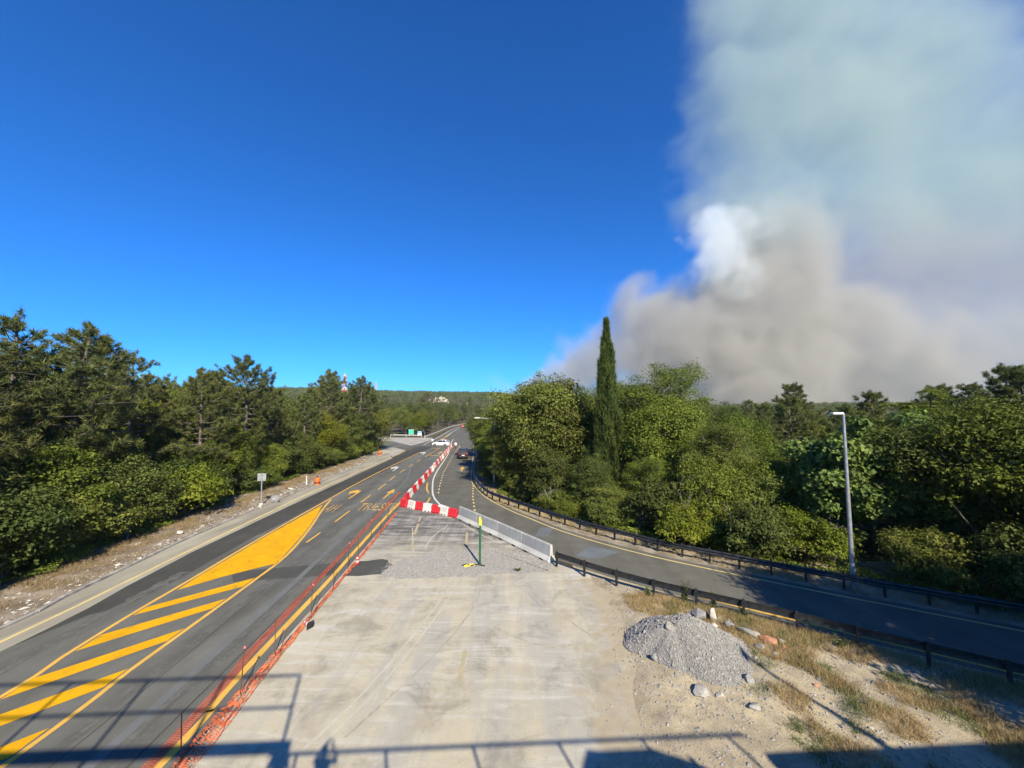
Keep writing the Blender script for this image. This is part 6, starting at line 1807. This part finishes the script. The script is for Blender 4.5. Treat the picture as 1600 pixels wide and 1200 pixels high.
# pale crushed stone spread across the closed lane
GP = [(-7.15, 21.3), (-7.05, 22.4), (-6.6, 23.9), (-5.0, 24.9), (-2.2, 25.3), (0.3, 25.0), (1.7, 24.2), (2.4, 23.2), (2.2, 22.3), (0.5, 21.9), (-2.1, 21.5), (-4.8, 21.2)]
GPR = []
for q_ in resample([(x_, y_, 0) for x_, y_ in GP + GP[:1]], 240)[:-1]:
    n_ = Vector((mnoise.noise(Vector((q_.x * 1.6, q_.y * 1.6, 3))), mnoise.noise(Vector((q_.x * 1.6, q_.y * 1.6, 9))))) * 0.35 + Vector((mnoise.noise(Vector((q_.x * 6, q_.y * 6, 3))), mnoise.noise(Vector((q_.x * 6, q_.y * 6, 9))))) * 0.14
    GPR.append((q_.x + n_.x, q_.y + n_.y))
poly("gravel_strip", GPR, 0.002, pmat("gravel_bed", (0.28, 0.267, 0.24), (0.41, 0.39, 0.355), 6.0, fine=0.35, fine_scale=26, rough=0.95, bump=0.7))
P = []
while len(P) < 9000:
    x, y = rgs.uniform(-7.8, 3.0), rgs.uniform(20.8, 25.8)
    e = 0.55 * mnoise.noise(Vector((x * 1.3, y * 1.3, 1))) + rgs.normal() * 0.25
    if inside(GP, x + e, y + e * 0.6): P.append((x, y, rgs.uniform(0.0, 0.02)))
o = ob("gravel", stones_mesh("gravel", np.array(P), rgs.uniform(0.012, 0.045, len(P)), MAT['gravel'], rgs))
tag(o, "loose pale crushed stone spread across the closed lane", "gravel", kind="stuff")

# stones and grit over the dirt, and along the left verge
P = []
while len(P) < 9000:
    x, y = rgs.uniform(2.5, 17), rgs.uniform(8.5, 22.5)
    if x > at_y(YARD_IN, y) - abs(rgs.normal()) * 0.7 + 0.2 and y < np.interp(x, [2.6, 5.3, 8.6, 12, 16, 22], [22.7, 20.3, 18, 15.9, 13.2, 9.2]) + 0.4:
        if mnoise.noise(Vector((x * 0.6, y * 0.6, 7))) > -0.25 or rgs.random() < 0.25: P.append((x, y, yard_z(x, y) + 0.004))
S = np.clip(rgs.lognormal(-3.75, 0.5, len(P)), 0.008, 0.09)
tag(ob("grit", stones_mesh("grit", np.array(P), S, MAT['stone'], rgs)), "small stones and grit scattered over the dry dirt", "stones", kind="stuff")
P = []
while len(P) < 1500:                                          # loose grit over the closed lane
    x, y = rgs.uniform(-8.3, 4.2), rgs.uniform(10, 34)
    if at_y([(-8.6, 10), (-9.6, 25), (-10.2, 34)], y) < x < at_y([(3.5, 10), (4.5, 17), (4.4, 20), (2.2, 24), (-5.2, 34)], y) and mnoise.noise(Vector((x * 0.5, y * 0.4, 21))) > -0.1: P.append((x, y, 0.0))
tag(ob("loose_grit", stones_mesh("loose_grit", np.array(P), np.clip(rgs.lognormal(-4.4, 0.45, len(P)), 0.006, 0.04), MAT['stone'], rgs)), "loose grit lying on the closed lane", "grit", kind="stuff")
P = []
while len(P) < 5200:
    y = rgs.uniform(12, 86) ; x = at_y([(-20.8, 12), (-21.5, 19), (-22.8, 28), (-23.4, 37), (-24.0, 48), (-24.9, 64), (-26, 86)], y) - rgs.exponential(1.5) - 0.1
    if x > -33: P.append((x, y, 0.0))
S = np.clip(rgs.lognormal(-3.75, 0.7, len(P)), 0.01, 0.17)
tag(ob("rubble", stones_mesh("rubble", np.array(P), S, MAT['stone_white'], rgs, 0.6)), "pale stones and rubble strewn along the left verge", "stones", kind="stuff")

# ---------------------------------------------------------------- gravel heap
def heap_z(x, y):
    dx, dy = x - 6.0, y - 14.78
    a = math.atan2(dy, dx)
    R = 2.05 + 0.55 * math.cos(a - 0.1) + 0.22 * math.cos(2 * a + 0.9) + 0.10 * math.sin(5 * a) + 0.05 * math.sin(9 * a)
    d = math.hypot(dx - 0.15, dy - 0.35) / R
    if d >= 1: return -0.06
    cone_ = (1 - d) ** 0.92
    ridge = 1.0 + 0.16 * math.cos(a * 2 - 0.6)
    return 0.02 + 1.28 * cone_ * ridge * (1 - 0.22 * math.exp(-(d / 0.15) ** 2)) + 0.05 * mnoise.noise(Vector((x * 2.3, y * 2.3, 0))) * (1 - d)


hp = tag(empty("gravel_heap", (6.0, 14.78, 0)), "heap of grey crushed stone dumped beside the closed lane", "gravel heap")
V, F = [], []
n = 90
for j in range(n):
    for i in range(n):
        x, y = 6.0 - 3.0 + 6.0 * i / (n - 1), 14.78 - 3.0 + 6.0 * j / (n - 1)
        V.append((x - 6.0, y - 14.78, heap_z(x, y) + 0.02 * mnoise.noise(Vector((x * 9, y * 9, 0)))))
for j in range(n - 1):
    for i in range(n - 1):
        a = j * n + i
        if max(V[a][2], V[a + 1][2], V[a + n][2], V[a + n + 1][2]) > -0.03: F.append((a, a + 1, a + n + 1, a + n))
MAT['heap'] = pmat("heap_core", (0.21, 0.202, 0.19), (0.29, 0.28, 0.265), 5.0, fine=0.4, fine_scale=24, rough=0.95, bump=0.9)
ob("mound", mesh_np("mound", V, F, MAT['heap'], True), hp)
P = []
while len(P) < 19000:
    x, y = rgs.uniform(3.2, 9.2), rgs.uniform(12.3, 18.2)
    z = heap_z(x, y)
    if z > -0.01: P.append((x - 6.0, y - 14.78, z + 0.008))
    elif z <= -0.05 and rgs.random() < 0.04 and math.hypot(x - 6, y - 14.8) < 3.0 and x > at_y(YARD_IN, y) - 0.6: P.append((x - 6.0, y - 14.78, max(yard_z(x, y), 0) + 0.006))
S = np.clip(rgs.lognormal(-4.0, 0.5, len(P)), 0.009, 0.09)
tag(ob("crushed_stone", stones_mesh("crushed_stone", np.array(P), S, MAT['gravel'], rgs, 0.85), hp), kind="stuff")


# ---------------------------------------------------------------- single rocks
def rock(loc, s, label, mat='stone', seed=1, cat="rock", rz=0.0):
    rr = random.Random(int(seed * 100))
    bm = bmesh.new()
    for _ in range(17):                                       # a broken, many-faced lump
        d = Vector((rr.gauss(0, 1), rr.gauss(0, 1), rr.gauss(0, 1))).normalized() * rr.uniform(0.72, 1.08)
        bm.verts.new((d.x * s[0] * 0.82, d.y * s[1] * 0.82, d.z * s[2] * 0.82))
    h_ = bmesh.ops.convex_hull(bm, input=bm.verts[:])
    bmesh.ops.delete(bm, geom=list({g for g in h_["geom_interior"] + h_["geom_unused"] if isinstance(g, bmesh.types.BMVert)}), context='VERTS')
    bmesh.ops.bevel(bm, geom=bm.edges[:], offset=min(s) * 0.06, segments=1, affect='EDGES', clamp_overlap=True)
    me = bpy.data.meshes.new("rock"); bm.to_mesh(me); bm.free(); me.materials.append(MAT[mat])
    o = ob("rock", me, None, (loc[0], loc[1], loc[2] * 0.66), rz)
    return tag(o, label, cat)


rock((5.95, 12.75, 0.20), (0.40, 0.32, 0.28), "large pale boulder half buried at the near foot of the gravel heap", seed=1.3, rz=0.5)
rock((7.25, 12.1, 0.20), (0.25, 0.21, 0.19), "single rounded boulder lying nearer than the gravel heap", seed=2.1)
rock((7.75, 13.2, 0.22), (0.26, 0.24, 0.30), "dark upright stone at the right foot of the heap", 'stone_grey', 3.7)
rock((6.5, 12.6, 0.12), (0.18, 0.15, 0.15), "small white stone right of the half-buried boulder", 'stone_white', 4.4)
rock((6.95, 12.75, 0.08), (0.12, 0.11, 0.10), "tiny white stone farther right of the half-buried boulder", 'stone_white', 5.9)
rock((4.75, 13.0, 0.10), (0.14, 0.12, 0.13), "small dark stone at the left foot of the heap", 'stone_grey', 6.6)
rock((5.05, 14.25, 0.36), (0.16, 0.13, 0.18), "dark stone stuck in the left face of the heap", 'stone_grey', 7.2)
rock((5.75, 14.7, 1.6), (0.17, 0.12, 0.24), "angular grey slab standing near the top of the heap", 'stone', 8.5)
rock((8.05, 12.05, 0.06), (0.16, 0.14, 0.10), "flat stone in the dirt below the green tufts", 'stone', 9.1)
rock((5.15, 11.35, 0.06), (0.26, 0.16, 0.12), "grey stone by the shadow of the railing", 'stone', 10.4)
rock((8.55, 16.95, 0.45), (0.34, 0.30, 0.34), "white squared block of rubble behind the heap", 'stone_white', 11.2, rz=0.6)
rock((8.0, 17.05, 0.36), (0.45, 0.32, 0.38), "dark grey lump of concrete left of the white block", 'stone_grey', 12.8)
rock((8.25, 16.35, 0.30), (0.24, 0.18, 0.14), "small white lump in front of the white block", 'stone_white', 13.5)
rock((7.45, 16.75, 0.24), (0.20, 0.16, 0.16), "pale stone at the back left of the rubble", 'stone_white', 14.9)
rock((9.35, 15.85, 0.26), (0.62, 0.24, 0.22), "long tilted pale slab in the rubble beside the heap", 'stone', 15.3, rz=-0.75)
rock((9.85, 15.35, 0.24), (0.46, 0.24, 0.22), "orange broken brick mass at the end of the rubble", 'brick_orange', 16.4, rz=-0.6)
rock((9.25, 14.95, 0.16), (0.34, 0.28, 0.22), "grey stone below the orange brick mass", 'stone', 17.7)
rock((8.95, 16.35, 0.30), (0.30, 0.22, 0.22), "bluish grey lump between white block and tilted slab", 'stone_grey', 18.2)
for i_, (x_, y_, s_, m_) in enumerate(((7.75, 17.35, .2, 'stone_grey'), (8.85, 17.0, .16, 'stone_white'), (9.05, 16.7, .2, 'stone'), (9.6, 16.1, .17, 'stone_grey'), (10.2, 15.0, .15, 'brick_orange'), (10.35, 15.35, .18, 'stone_white'), (8.6, 15.9, .14, 'stone'), (9.6, 14.6, .15, 'stone_white'))):
    tag(rock((x_, y_, s_ * 0.8), (s_ * 1.3, s_, s_), {'stone_grey': "small dark lump in the rubble behind the gravel heap", 'stone_white': "small white lump in the rubble behind the gravel heap", 'stone': "small beige lump in the rubble behind the gravel heap", 'brick_orange': "small orange brick piece at the end of the rubble"}[m_], m_, 30.3 + i_ * 1.37, rz=i_ * 0.9), group="small rubble behind the gravel heap")
rock((9.9, 13.1, 0.12), (0.13, 0.09, 0.07), "small orange brick fragment in the dry grass", 'brick_orange', 19.6)
rock((-23.1, 37.9, 0.45), (0.62, 0.55, 0.62), "dark rounded lump behind the small sign", 'stone_grey', 20.3)  # dark lump standing in for an unidentified dark shape by the pole
rock((-23.2, 36.0, 0.14), (0.30, 0.26, 0.24), "white stone in front of the small sign's foot", 'stone_white', 21.1)
rock((-24.2, 28.6, 0.12), (0.40, 0.25, 0.18), "white stone on the verge left of the small sign", 'stone_white', 22.7)
rock((-22.7, 22.8, 0.10), (0.34, 0.14, 0.10), "flat white slab on the verge near the left edge", 'stone_white', 23.9)
rock((-25.0, 44.0, 0.2), (0.5, 0.4, 0.3), "pale boulder among rubble left of the white marker post", 'stone_white', 24.6)


# ---------------------------------------------------------------- grasses and weeds
def tufts(name, spots, mat, label, seed, blades=16, h=(0.12, 0.34), spread=0.10, w=0.010):
    rg = np.random.default_rng(seed)
    S_ = np.array(spots)
    idx = np.repeat(np.arange(len(S_)), blades); N = len(idx)
    b = S_[idx] + np.stack([rg.normal(size=N) * spread, rg.normal(size=N) * spread, np.zeros(N)], 1)
    d = np.stack([rg.normal(size=N) * 0.55, rg.normal(size=N) * 0.55, np.ones(N)], 1)
    V, F = blade_tris(b, d, rg.uniform(h[0], h[1], N), np.full(N, w), rg)
    var = np.clip(rg.uniform(0.1, 0.9, len(S_))[idx] + rg.normal(size=N) * 0.15, 0, 1)
    tag(ob(name, mesh_np(name, V, F, MAT[mat], False, var)), label, "grass", kind="stuff")


def dirt_spots(n, cond, seed):
    rg = np.random.default_rng(seed); out = []
    while len(out) < n:
        x, y = rg.uniform(3.5, 22), rg.uniform(8.0, 22)
        lim = np.interp(x, [2.6, 5.3, 8.6, 12, 16, 22], [22.7, 20.3, 18, 15.9, 13.2, 9.2])
        if y < lim + 0.5 and cond(x, y, lim): out.append((x, y, yard_z(x, y)))
    return out


def dry_c(x, y, lim):
    k = mnoise.noise(Vector((x * 0.55, y * 0.55, 31)))
    band = (lim - y)
    if heap_z(x, y) > -0.03: return False
    if 5.3 < x < 9.4 and 17.2 < y < 19.2: return k > -0.45
    return x > 8.2 + 0.5 * (13 - y) * 0.2 and k > 0.0 - 0.25 * (band < 1.5)


def green_c(x, y, lim):
    k = mnoise.noise(Vector((x * 0.8, y * 0.8, 57)))
    return x > 6.6 and heap_z(x, y) < 0.05 and k > 0.10


tufts("dry_grass", dirt_spots(3600, dry_c, 3), 'leaf_dry', "dry straw-coloured grass on the dirt beside the slip road", 61, 18)
tufts("green_grass", dirt_spots(1500, green_c, 4), 'leaf_weed', "green weed tufts in the dirt around the gravel heap", 62, 18, (0.08, 0.24), 0.12, 0.014)
vs = []
rg = np.random.default_rng(9)
while len(vs) < 3200:
    y = rg.uniform(12, 70)
    a = at_y([(-21.4, 12), (-22.0, 19), (-23.2, 28), (-24.0, 37), (-24.6, 48), (-25.6, 70)], y); b = at_y([(-24.9, 12), (-25.3, 19), (-26.0, 23.2), (-27.6, 33.5), (-28.6, 42.3), (-28.9, 70)], y)
    x = a + (b - a) * rg.random() ** 0.6
    if mnoise.noise(Vector((x * 0.7, y * 0.5, 3))) > -0.05: vs.append((x, y, -0.015))
tufts("verge_grass", vs, 'leaf_brown', "brown dry grass along the left verge", 63, 12, (0.08, 0.28), 0.14, 0.014)
vr = []
while len(vr) < 1300:
    y = rg.uniform(13.5, 50)
    e = at_y([(31, 11.5), (21, 17.25), (12.86, 22.35), (5.06, 29.35), (1.6, 33.95), (-1.88, 38.9), (-5.0, 51.2)], y)
    x = e + rg.uniform(-0.3, 1.9)
    if mnoise.noise(Vector((x * 0.8, y * 0.8, 13))) > -0.15: vr.append((x, y, -0.03))
tufts("rail_grass", vr, 'leaf_dry', "dry grass under the long guard rail", 64, 12, (0.10, 0.32), 0.14, 0.014)
MAT['rail_verge'] = pmat("rail_verge_dirt", (0.20, 0.165, 0.12), (0.40, 0.35, 0.27), 1.2, fine=0.4, fine_scale=24, rough=0.95, bump=0.5)
sheet("rail_verge", [(x - 0.2, y - 0.2) for x, y in RAMP_R[3:]], [(-5.6, 90), (-3.9, 66), (-3.0, 51.5), (-2.0, 45.6), (-0.9, 41.8), (0.3, 38.9), (2.0, 36.2), (4.2, 32.9), (6.2, 30.6), (9.0, 27.9), (12.0, 25.2), (16.0, 22.5), (20, 19.9), (24, 17.6), (34, 12)], -0.008, MAT['rail_verge'], 80)


def weed(loc, h, label, seed, spread=0.35, n=60, mat='leaf_weed', leaf=0.16):
    rg = np.random.default_rng(seed)
    r = tag(empty("weed_plant", loc), label, "weed")
    T = Tubes(5); P, TP, NR, LL = [], [], [], []
    for s in range(5):
        a = rg.uniform(0, 6.28); tip = np.array([math.cos(a) * spread * rg.uniform(0.1, 1), math.sin(a) * spread * rg.uniform(0.1, 1), h * rg.uniform(0.55, 1.0)])
        q = np.linspace(0, 1, 5)[:, None]
        cu = tip * q * np.array([1, 1, 1]); cu[:, :2] *= q
        T.add(cu, np.linspace(0.012, 0.004, 5))
        for k in range(n):
            f = rg.uniform(0.12, 1.0); p = tip * f; p[:2] *= f
            a2 = rg.uniform(0, 6.28); o_ = np.array([math.cos(a2), math.sin(a2), 0.25])
            ln = leaf * (1.25 - f * 0.8) * rg.uniform(0.7, 1.2)
            P.append(p + o_ * ln * 0.5); TP.append(o_); NR.append(np.array([0, 0, 1]) + rg.normal(size=3) * 0.3); LL.append(ln)
    LL = np.array(LL)
    V, F = leaf_quads(np.array(P), np.array(TP), np.array(NR), LL, LL * 0.34)
    ob("stem", T.mesh("stem", MAT['bark']), r)
    ob("leaves", mesh_np("leaves", V, F, MAT[mat], False, np.clip(rg.normal(size=len(LL)) * 0.25 + 0.5, 0, 1)), r)


weed((8.05, 18.55, 0.02), 1.45, "tall green weed growing up through the near guard rail", 71, 0.40, 80)
weed((9.1, 18.0, 0.02), 0.95, "thinner weed right of the tall one at the near guard rail", 72, 0.32, 34)
weed((6.55, 19.0, 0.02), 0.55, "low green weed at a post of the near guard rail", 73, 0.30, 40)
weed((0.35, 22.1, 0.0), 0.22, "flat dark weed growing in the gravel by the concrete barrier", 74, 0.55, 30, 'leaf_weed', 0.12)
weed((9.9, 17.1, 0.02), 0.6, "low bushy weed behind the rubble, under the guard rail", 75, 0.45, 50)
weed((12.3, 15.0, 0.02), 0.55, "small weed under the shaded part of the near guard rail", 76, 0.45, 40)


# ---------------------------------------------------------------- the hazy air
def haze():
    m, nt, out = new_mat("haze_air")
    pv = nt.nodes.new("ShaderNodeVolumePrincipled")
    pv.inputs["Color"].default_value = (0.90, 0.94, 1.0, 1)
    pv.inputs["Density"].default_value = 0.00009
    nt.links.new(pv.outputs[0], out.inputs["Volume"])
    o = MB().box((100, 950, 60), (4600, 2300, 124)).obj("haze", m)
    tag(o, "thin bluish haze in the air over the distant hills", "haze", kind="stuff")


if HAZE: haze()

# ---------------------------------------------------------------- the smoke of the wildfire
def smoke_volume(name, puffs, lo, hi, res, density, low_col, high_col, label, rough_amp, thin):
    """A real volume 550 to 950 m away: puffs (centre, radii, weight) eaten into by turbulence."""
    ng = bpy.data.node_groups.new(name + "_field", 'GeometryNodeTree')
    ng.interface.new_socket("Geometry", in_out='OUTPUT', socket_type='NodeSocketGeometry')
    N, L = ng.nodes, ng.links
    out = N.new("NodeGroupOutput")
    vc = N.new("GeometryNodeVolumeCube")
    vc.inputs["Min"].default_value = lo
    vc.inputs["Max"].default_value = hi
    vc.inputs["Resolution X"].default_value = res[0]
    vc.inputs["Resolution Y"].default_value = res[1]
    vc.inputs["Resolution Z"].default_value = res[2]

    def math_(op, a, b=None, c=None, clamp=False):
        n = N.new("ShaderNodeMath"); n.operation = op; n.use_clamp = clamp
        for i, v in enumerate((a, b, c)):
            if v is None: continue
            if isinstance(v, (int, float)): n.inputs[i].default_value = v
            else: L.new(v, n.inputs[i])
        return n.outputs[0]

    def vmath(op, a, b):
        n = N.new("ShaderNodeVectorMath"); n.operation = op
        for i, v in enumerate((a, b)):
            if isinstance(v, tuple): n.inputs[i].default_value = v
            elif isinstance(v, float): n.inputs["Scale"].default_value = v
            else: L.new(v, n.inputs[i])
        return n.outputs["Value" if op == 'LENGTH' else "Vector"]

    def noise_(vec, scale, detail, rough=0.55):
        n = N.new("ShaderNodeTexNoise"); n.noise_dimensions = '3D'
        n.inputs["Scale"].default_value = scale
        n.inputs["Detail"].default_value = detail
        n.inputs["Roughness"].default_value = rough
        L.new(vec, n.inputs["Vector"])
        return n
    pos = N.new("GeometryNodeInputPosition").outputs[0]
    n1 = noise_(pos, 1 / 170.0, 2.0)
    w1 = vmath('SCALE', vmath('SUBTRACT', n1.outputs["Color"], (0.5, 0.5, 0.5)), 175.0)
    p1 = vmath('ADD', pos, w1)
    n2 = noise_(p1, 1 / 55.0, 3.0)
    w2 = vmath('SCALE', vmath('SUBTRACT', n2.outputs["Color"], (0.5, 0.5, 0.5)), 78.0)
    p2 = vmath('ADD', p1, w2)
    acc = None
    for (x, y, z, rx, ry, rz, wgt) in puffs:
        d = vmath('LENGTH', vmath('MULTIPLY', vmath('SUBTRACT', p2, (x, y, z)), (1 / rx, 1 / ry, 1 / rz)), (0, 0, 0))
        v = math_('MULTIPLY', math_('SUBTRACT', 1.0, d), wgt)
        acc = v if acc is None else math_('SMOOTH_MAX', acc, v, 0.12)
    n3 = noise_(p1, 1 / 40.0, 6.0, 0.66)
    sx = N.new("ShaderNodeSeparateXYZ"); L.new(pos, sx.inputs[0])
    calm = N.new("ShaderNodeMapRange")                      # the older veil to the right has lost its billows
    calm.inputs["From Min"].default_value = 520; calm.inputs["From Max"].default_value = 900
    calm.inputs["To Min"].default_value = rough_amp; calm.inputs["To Max"].default_value = rough_amp * 0.35
    L.new(sx.outputs["X"], calm.inputs["Value"])
    f = math_('ADD', acc, math_('MULTIPLY', math_('SUBTRACT', n3.outputs["Fac"], 0.52), calm.outputs[0]))
    hm = N.new("ShaderNodeMapRange")                        # the brown body of the smoke: high on the left, low on the right
    hm.inputs["From Min"].default_value = 540; hm.inputs["From Max"].default_value = 1000
    hm.inputs["To Min"].default_value = 460; hm.inputs["To Max"].default_value = 210
    L.new(math_('ADD', sx.outputs["X"], math_('MULTIPLY', math_('SUBTRACT', n1.outputs["Fac"], 0.5), 260.0)), hm.inputs["Value"])
    low = math_('DIVIDE', math_('SUBTRACT', hm.outputs[0], sx.outputs["Z"]), 320.0, clamp=True)   # thickest near the fire
    thin_r = N.new("ShaderNodeMapRange")                    # and it thins out towards the right
    thin_r.inputs["From Min"].default_value = 560; thin_r.inputs["From Max"].default_value = 980
    thin_r.inputs["To Min"].default_value = 1.0; thin_r.inputs["To Max"].default_value = 0.30
    L.new(sx.outputs["X"], thin_r.inputs["Value"])
    low = math_('MULTIPLY', low, thin_r.outputs[0])
    dens = math_('MULTIPLY', math_('MULTIPLY', f, 3.1, clamp=True), math_('MULTIPLY_ADD', low, 0.9, thin))
    L.new(math_('MAXIMUM', dens, 0.0), vc.inputs["Density"])
    sm = N.new("GeometryNodeSetMaterial")
    m = bpy.data.materials.new(name); m.use_nodes = True
    nt = m.node_tree; nt.nodes.clear()
    o_ = nt.nodes.new("ShaderNodeOutputMaterial")
    pv = nt.nodes.new("ShaderNodeVolumePrincipled")
    pv.inputs["Density"].default_value = density
    pv.inputs["Anisotropy"].default_value = 0.0
    geo = nt.nodes.new("ShaderNodeNewGeometry")
    sp = nt.nodes.new("ShaderNodeSeparateXYZ"); nt.links.new(geo.outputs["Position"], sp.inputs[0])
    mr = nt.nodes.new("ShaderNodeMapRange")
    mr.inputs["From Min"].default_value = 290; mr.inputs["From Max"].default_value = 460
    nt.links.new(sp.outputs["Z"], mr.inputs["Value"])
    mx = nt.nodes.new("ShaderNodeMix"); mx.data_type = 'RGBA'
    mx.inputs["A"].default_value = c4(low_col)      # brown-grey smoke low down
    mx.inputs["B"].default_value = c4(high_col)     # paler, greener smoke above
    nt.links.new(mr.outputs[0], mx.inputs["Factor"])
    nt.links.new(mx.outputs["Result"], pv.inputs["Color"])
    nt.links.new(pv.outputs[0], o_.inputs["Volume"])
    sm.inputs["Material"].default_value = m
    L.new(vc.outputs[0], sm.inputs["Geometry"])
    L.new(sm.outputs[0], out.inputs[0])
    me = bpy.data.meshes.new(name)
    ob = bpy.data.objects.new(name, me)
    COL.objects.link(ob)
    md = ob.modifiers.new("field", 'NODES'); md.node_group = ng
    me.materials.append(m)
    ob["kind"] = "stuff"
    ob["label"] = label
    ob["category"] = "smoke"
    return ob


PLUME = [  # x, y, z, rx, ry, rz, weight
    (500, 720, 290, 140, 100, 125, 1.1), (440, 700, 200, 150, 110, 120, 1.0),
    (320, 690, 130, 135, 100, 115, 1.0), (235, 690, 95, 85, 80, 95, 0.95),
    (520, 740, 110, 190, 120, 150, 1.0), (620, 740, 130, 170, 110, 150, 0.95),
    (760, 760, 110, 190, 110, 130, 0.9), (930, 770, 150, 260, 110, 180, 0.9),
    (1150, 780, 200, 260, 120, 240, 0.9),
    (85, 680, 40, 60, 60, 52, 0.7), (20, 690, 26, 52, 50, 36, 0.6), (150, 690, 50, 70, 60, 62, 0.8),
    (560, 780, 450, 200, 110, 170, 0.8), (520, 760, 640, 190, 120, 200, 0.74),
    (590, 760, 820, 240, 130, 190, 0.74), (720, 790, 660, 230, 130, 230, 0.70),
    (900, 800, 760, 240, 130, 260, 0.70), (900, 800, 500, 250, 130, 230, 0.66),
    (740, 790, 380, 260, 120, 260, 0.75), (1000, 800, 330, 320, 130, 300, 0.8),
    (1180, 800, 520, 260, 130, 330, 0.70),
    (180, 700, 20, 90, 70, 55, 0.9), (300, 710, 15, 110, 80, 70, 1.0), (430, 720, 10, 120, 80, 80, 1.0), (560, 730, 10, 120, 80, 80, 1.0),
    (700, 750, 10, 140, 80, 80, 0.9), (850, 750, 10, 140, 80, 90, 0.8), (1000, 760, 10, 160, 80, 100, 0.8), (1180, 770, 20, 200, 90, 120, 0.8),
    (445, 740, 700, 80, 80, 90, 0.85), (452, 740, 830, 90, 80, 80, 0.85), (425, 740, 590, 62, 60, 72, 0.8), (462, 740, 950, 90, 80, 90, 0.8),
    (820, 760, 120, 220, 100, 170, 0.9), (1020, 770, 120, 240, 100, 190, 0.9), (60, 685, 45, 70, 60, 50, 0.9), (160, 690, 105, 95, 80, 92, 1.0), (105, 690, 60, 85, 70, 66, 0.95), (215, 690, 150, 80, 80, 90, 0.9),
    (460, 770, 420, 130, 100, 110, 0.8), (480, 770, 520, 130, 100, 110, 0.8),
    (860, 820, 640, 380, 130, 420, 0.55), (1050, 820, 420, 380, 130, 380, 0.55), (800, 810, 300, 260, 120, 240, 0.45),
]
smoke_volume("smoke_plume", PLUME, (-120, 500, -5), (1460, 960, 1060), (300, 86, 202), 0.0185, (0.665, 0.645, 0.59), (0.655, 0.765, 0.695),
             "huge grey wildfire smoke plume rising behind the right-hand wood", 0.58, 0.29)
smoke_volume("white_smoke", [(330, 612, 300, 44, 44, 42, 0.85), (352, 630, 266, 56, 46, 42, 0.75), (318, 612, 268, 30, 32, 30, 0.6), (392, 640, 240, 52, 44, 36, 0.5), (350, 625, 286, 66, 54, 62, 0.42)],
             (200, 500, 160), (500, 700, 400), (90, 60, 72), 0.022, (0.93, 0.97, 0.97), (0.93, 0.97, 0.97),
             "bright white billow at the left edge of the grey smoke plume", 0.95, 0.6)
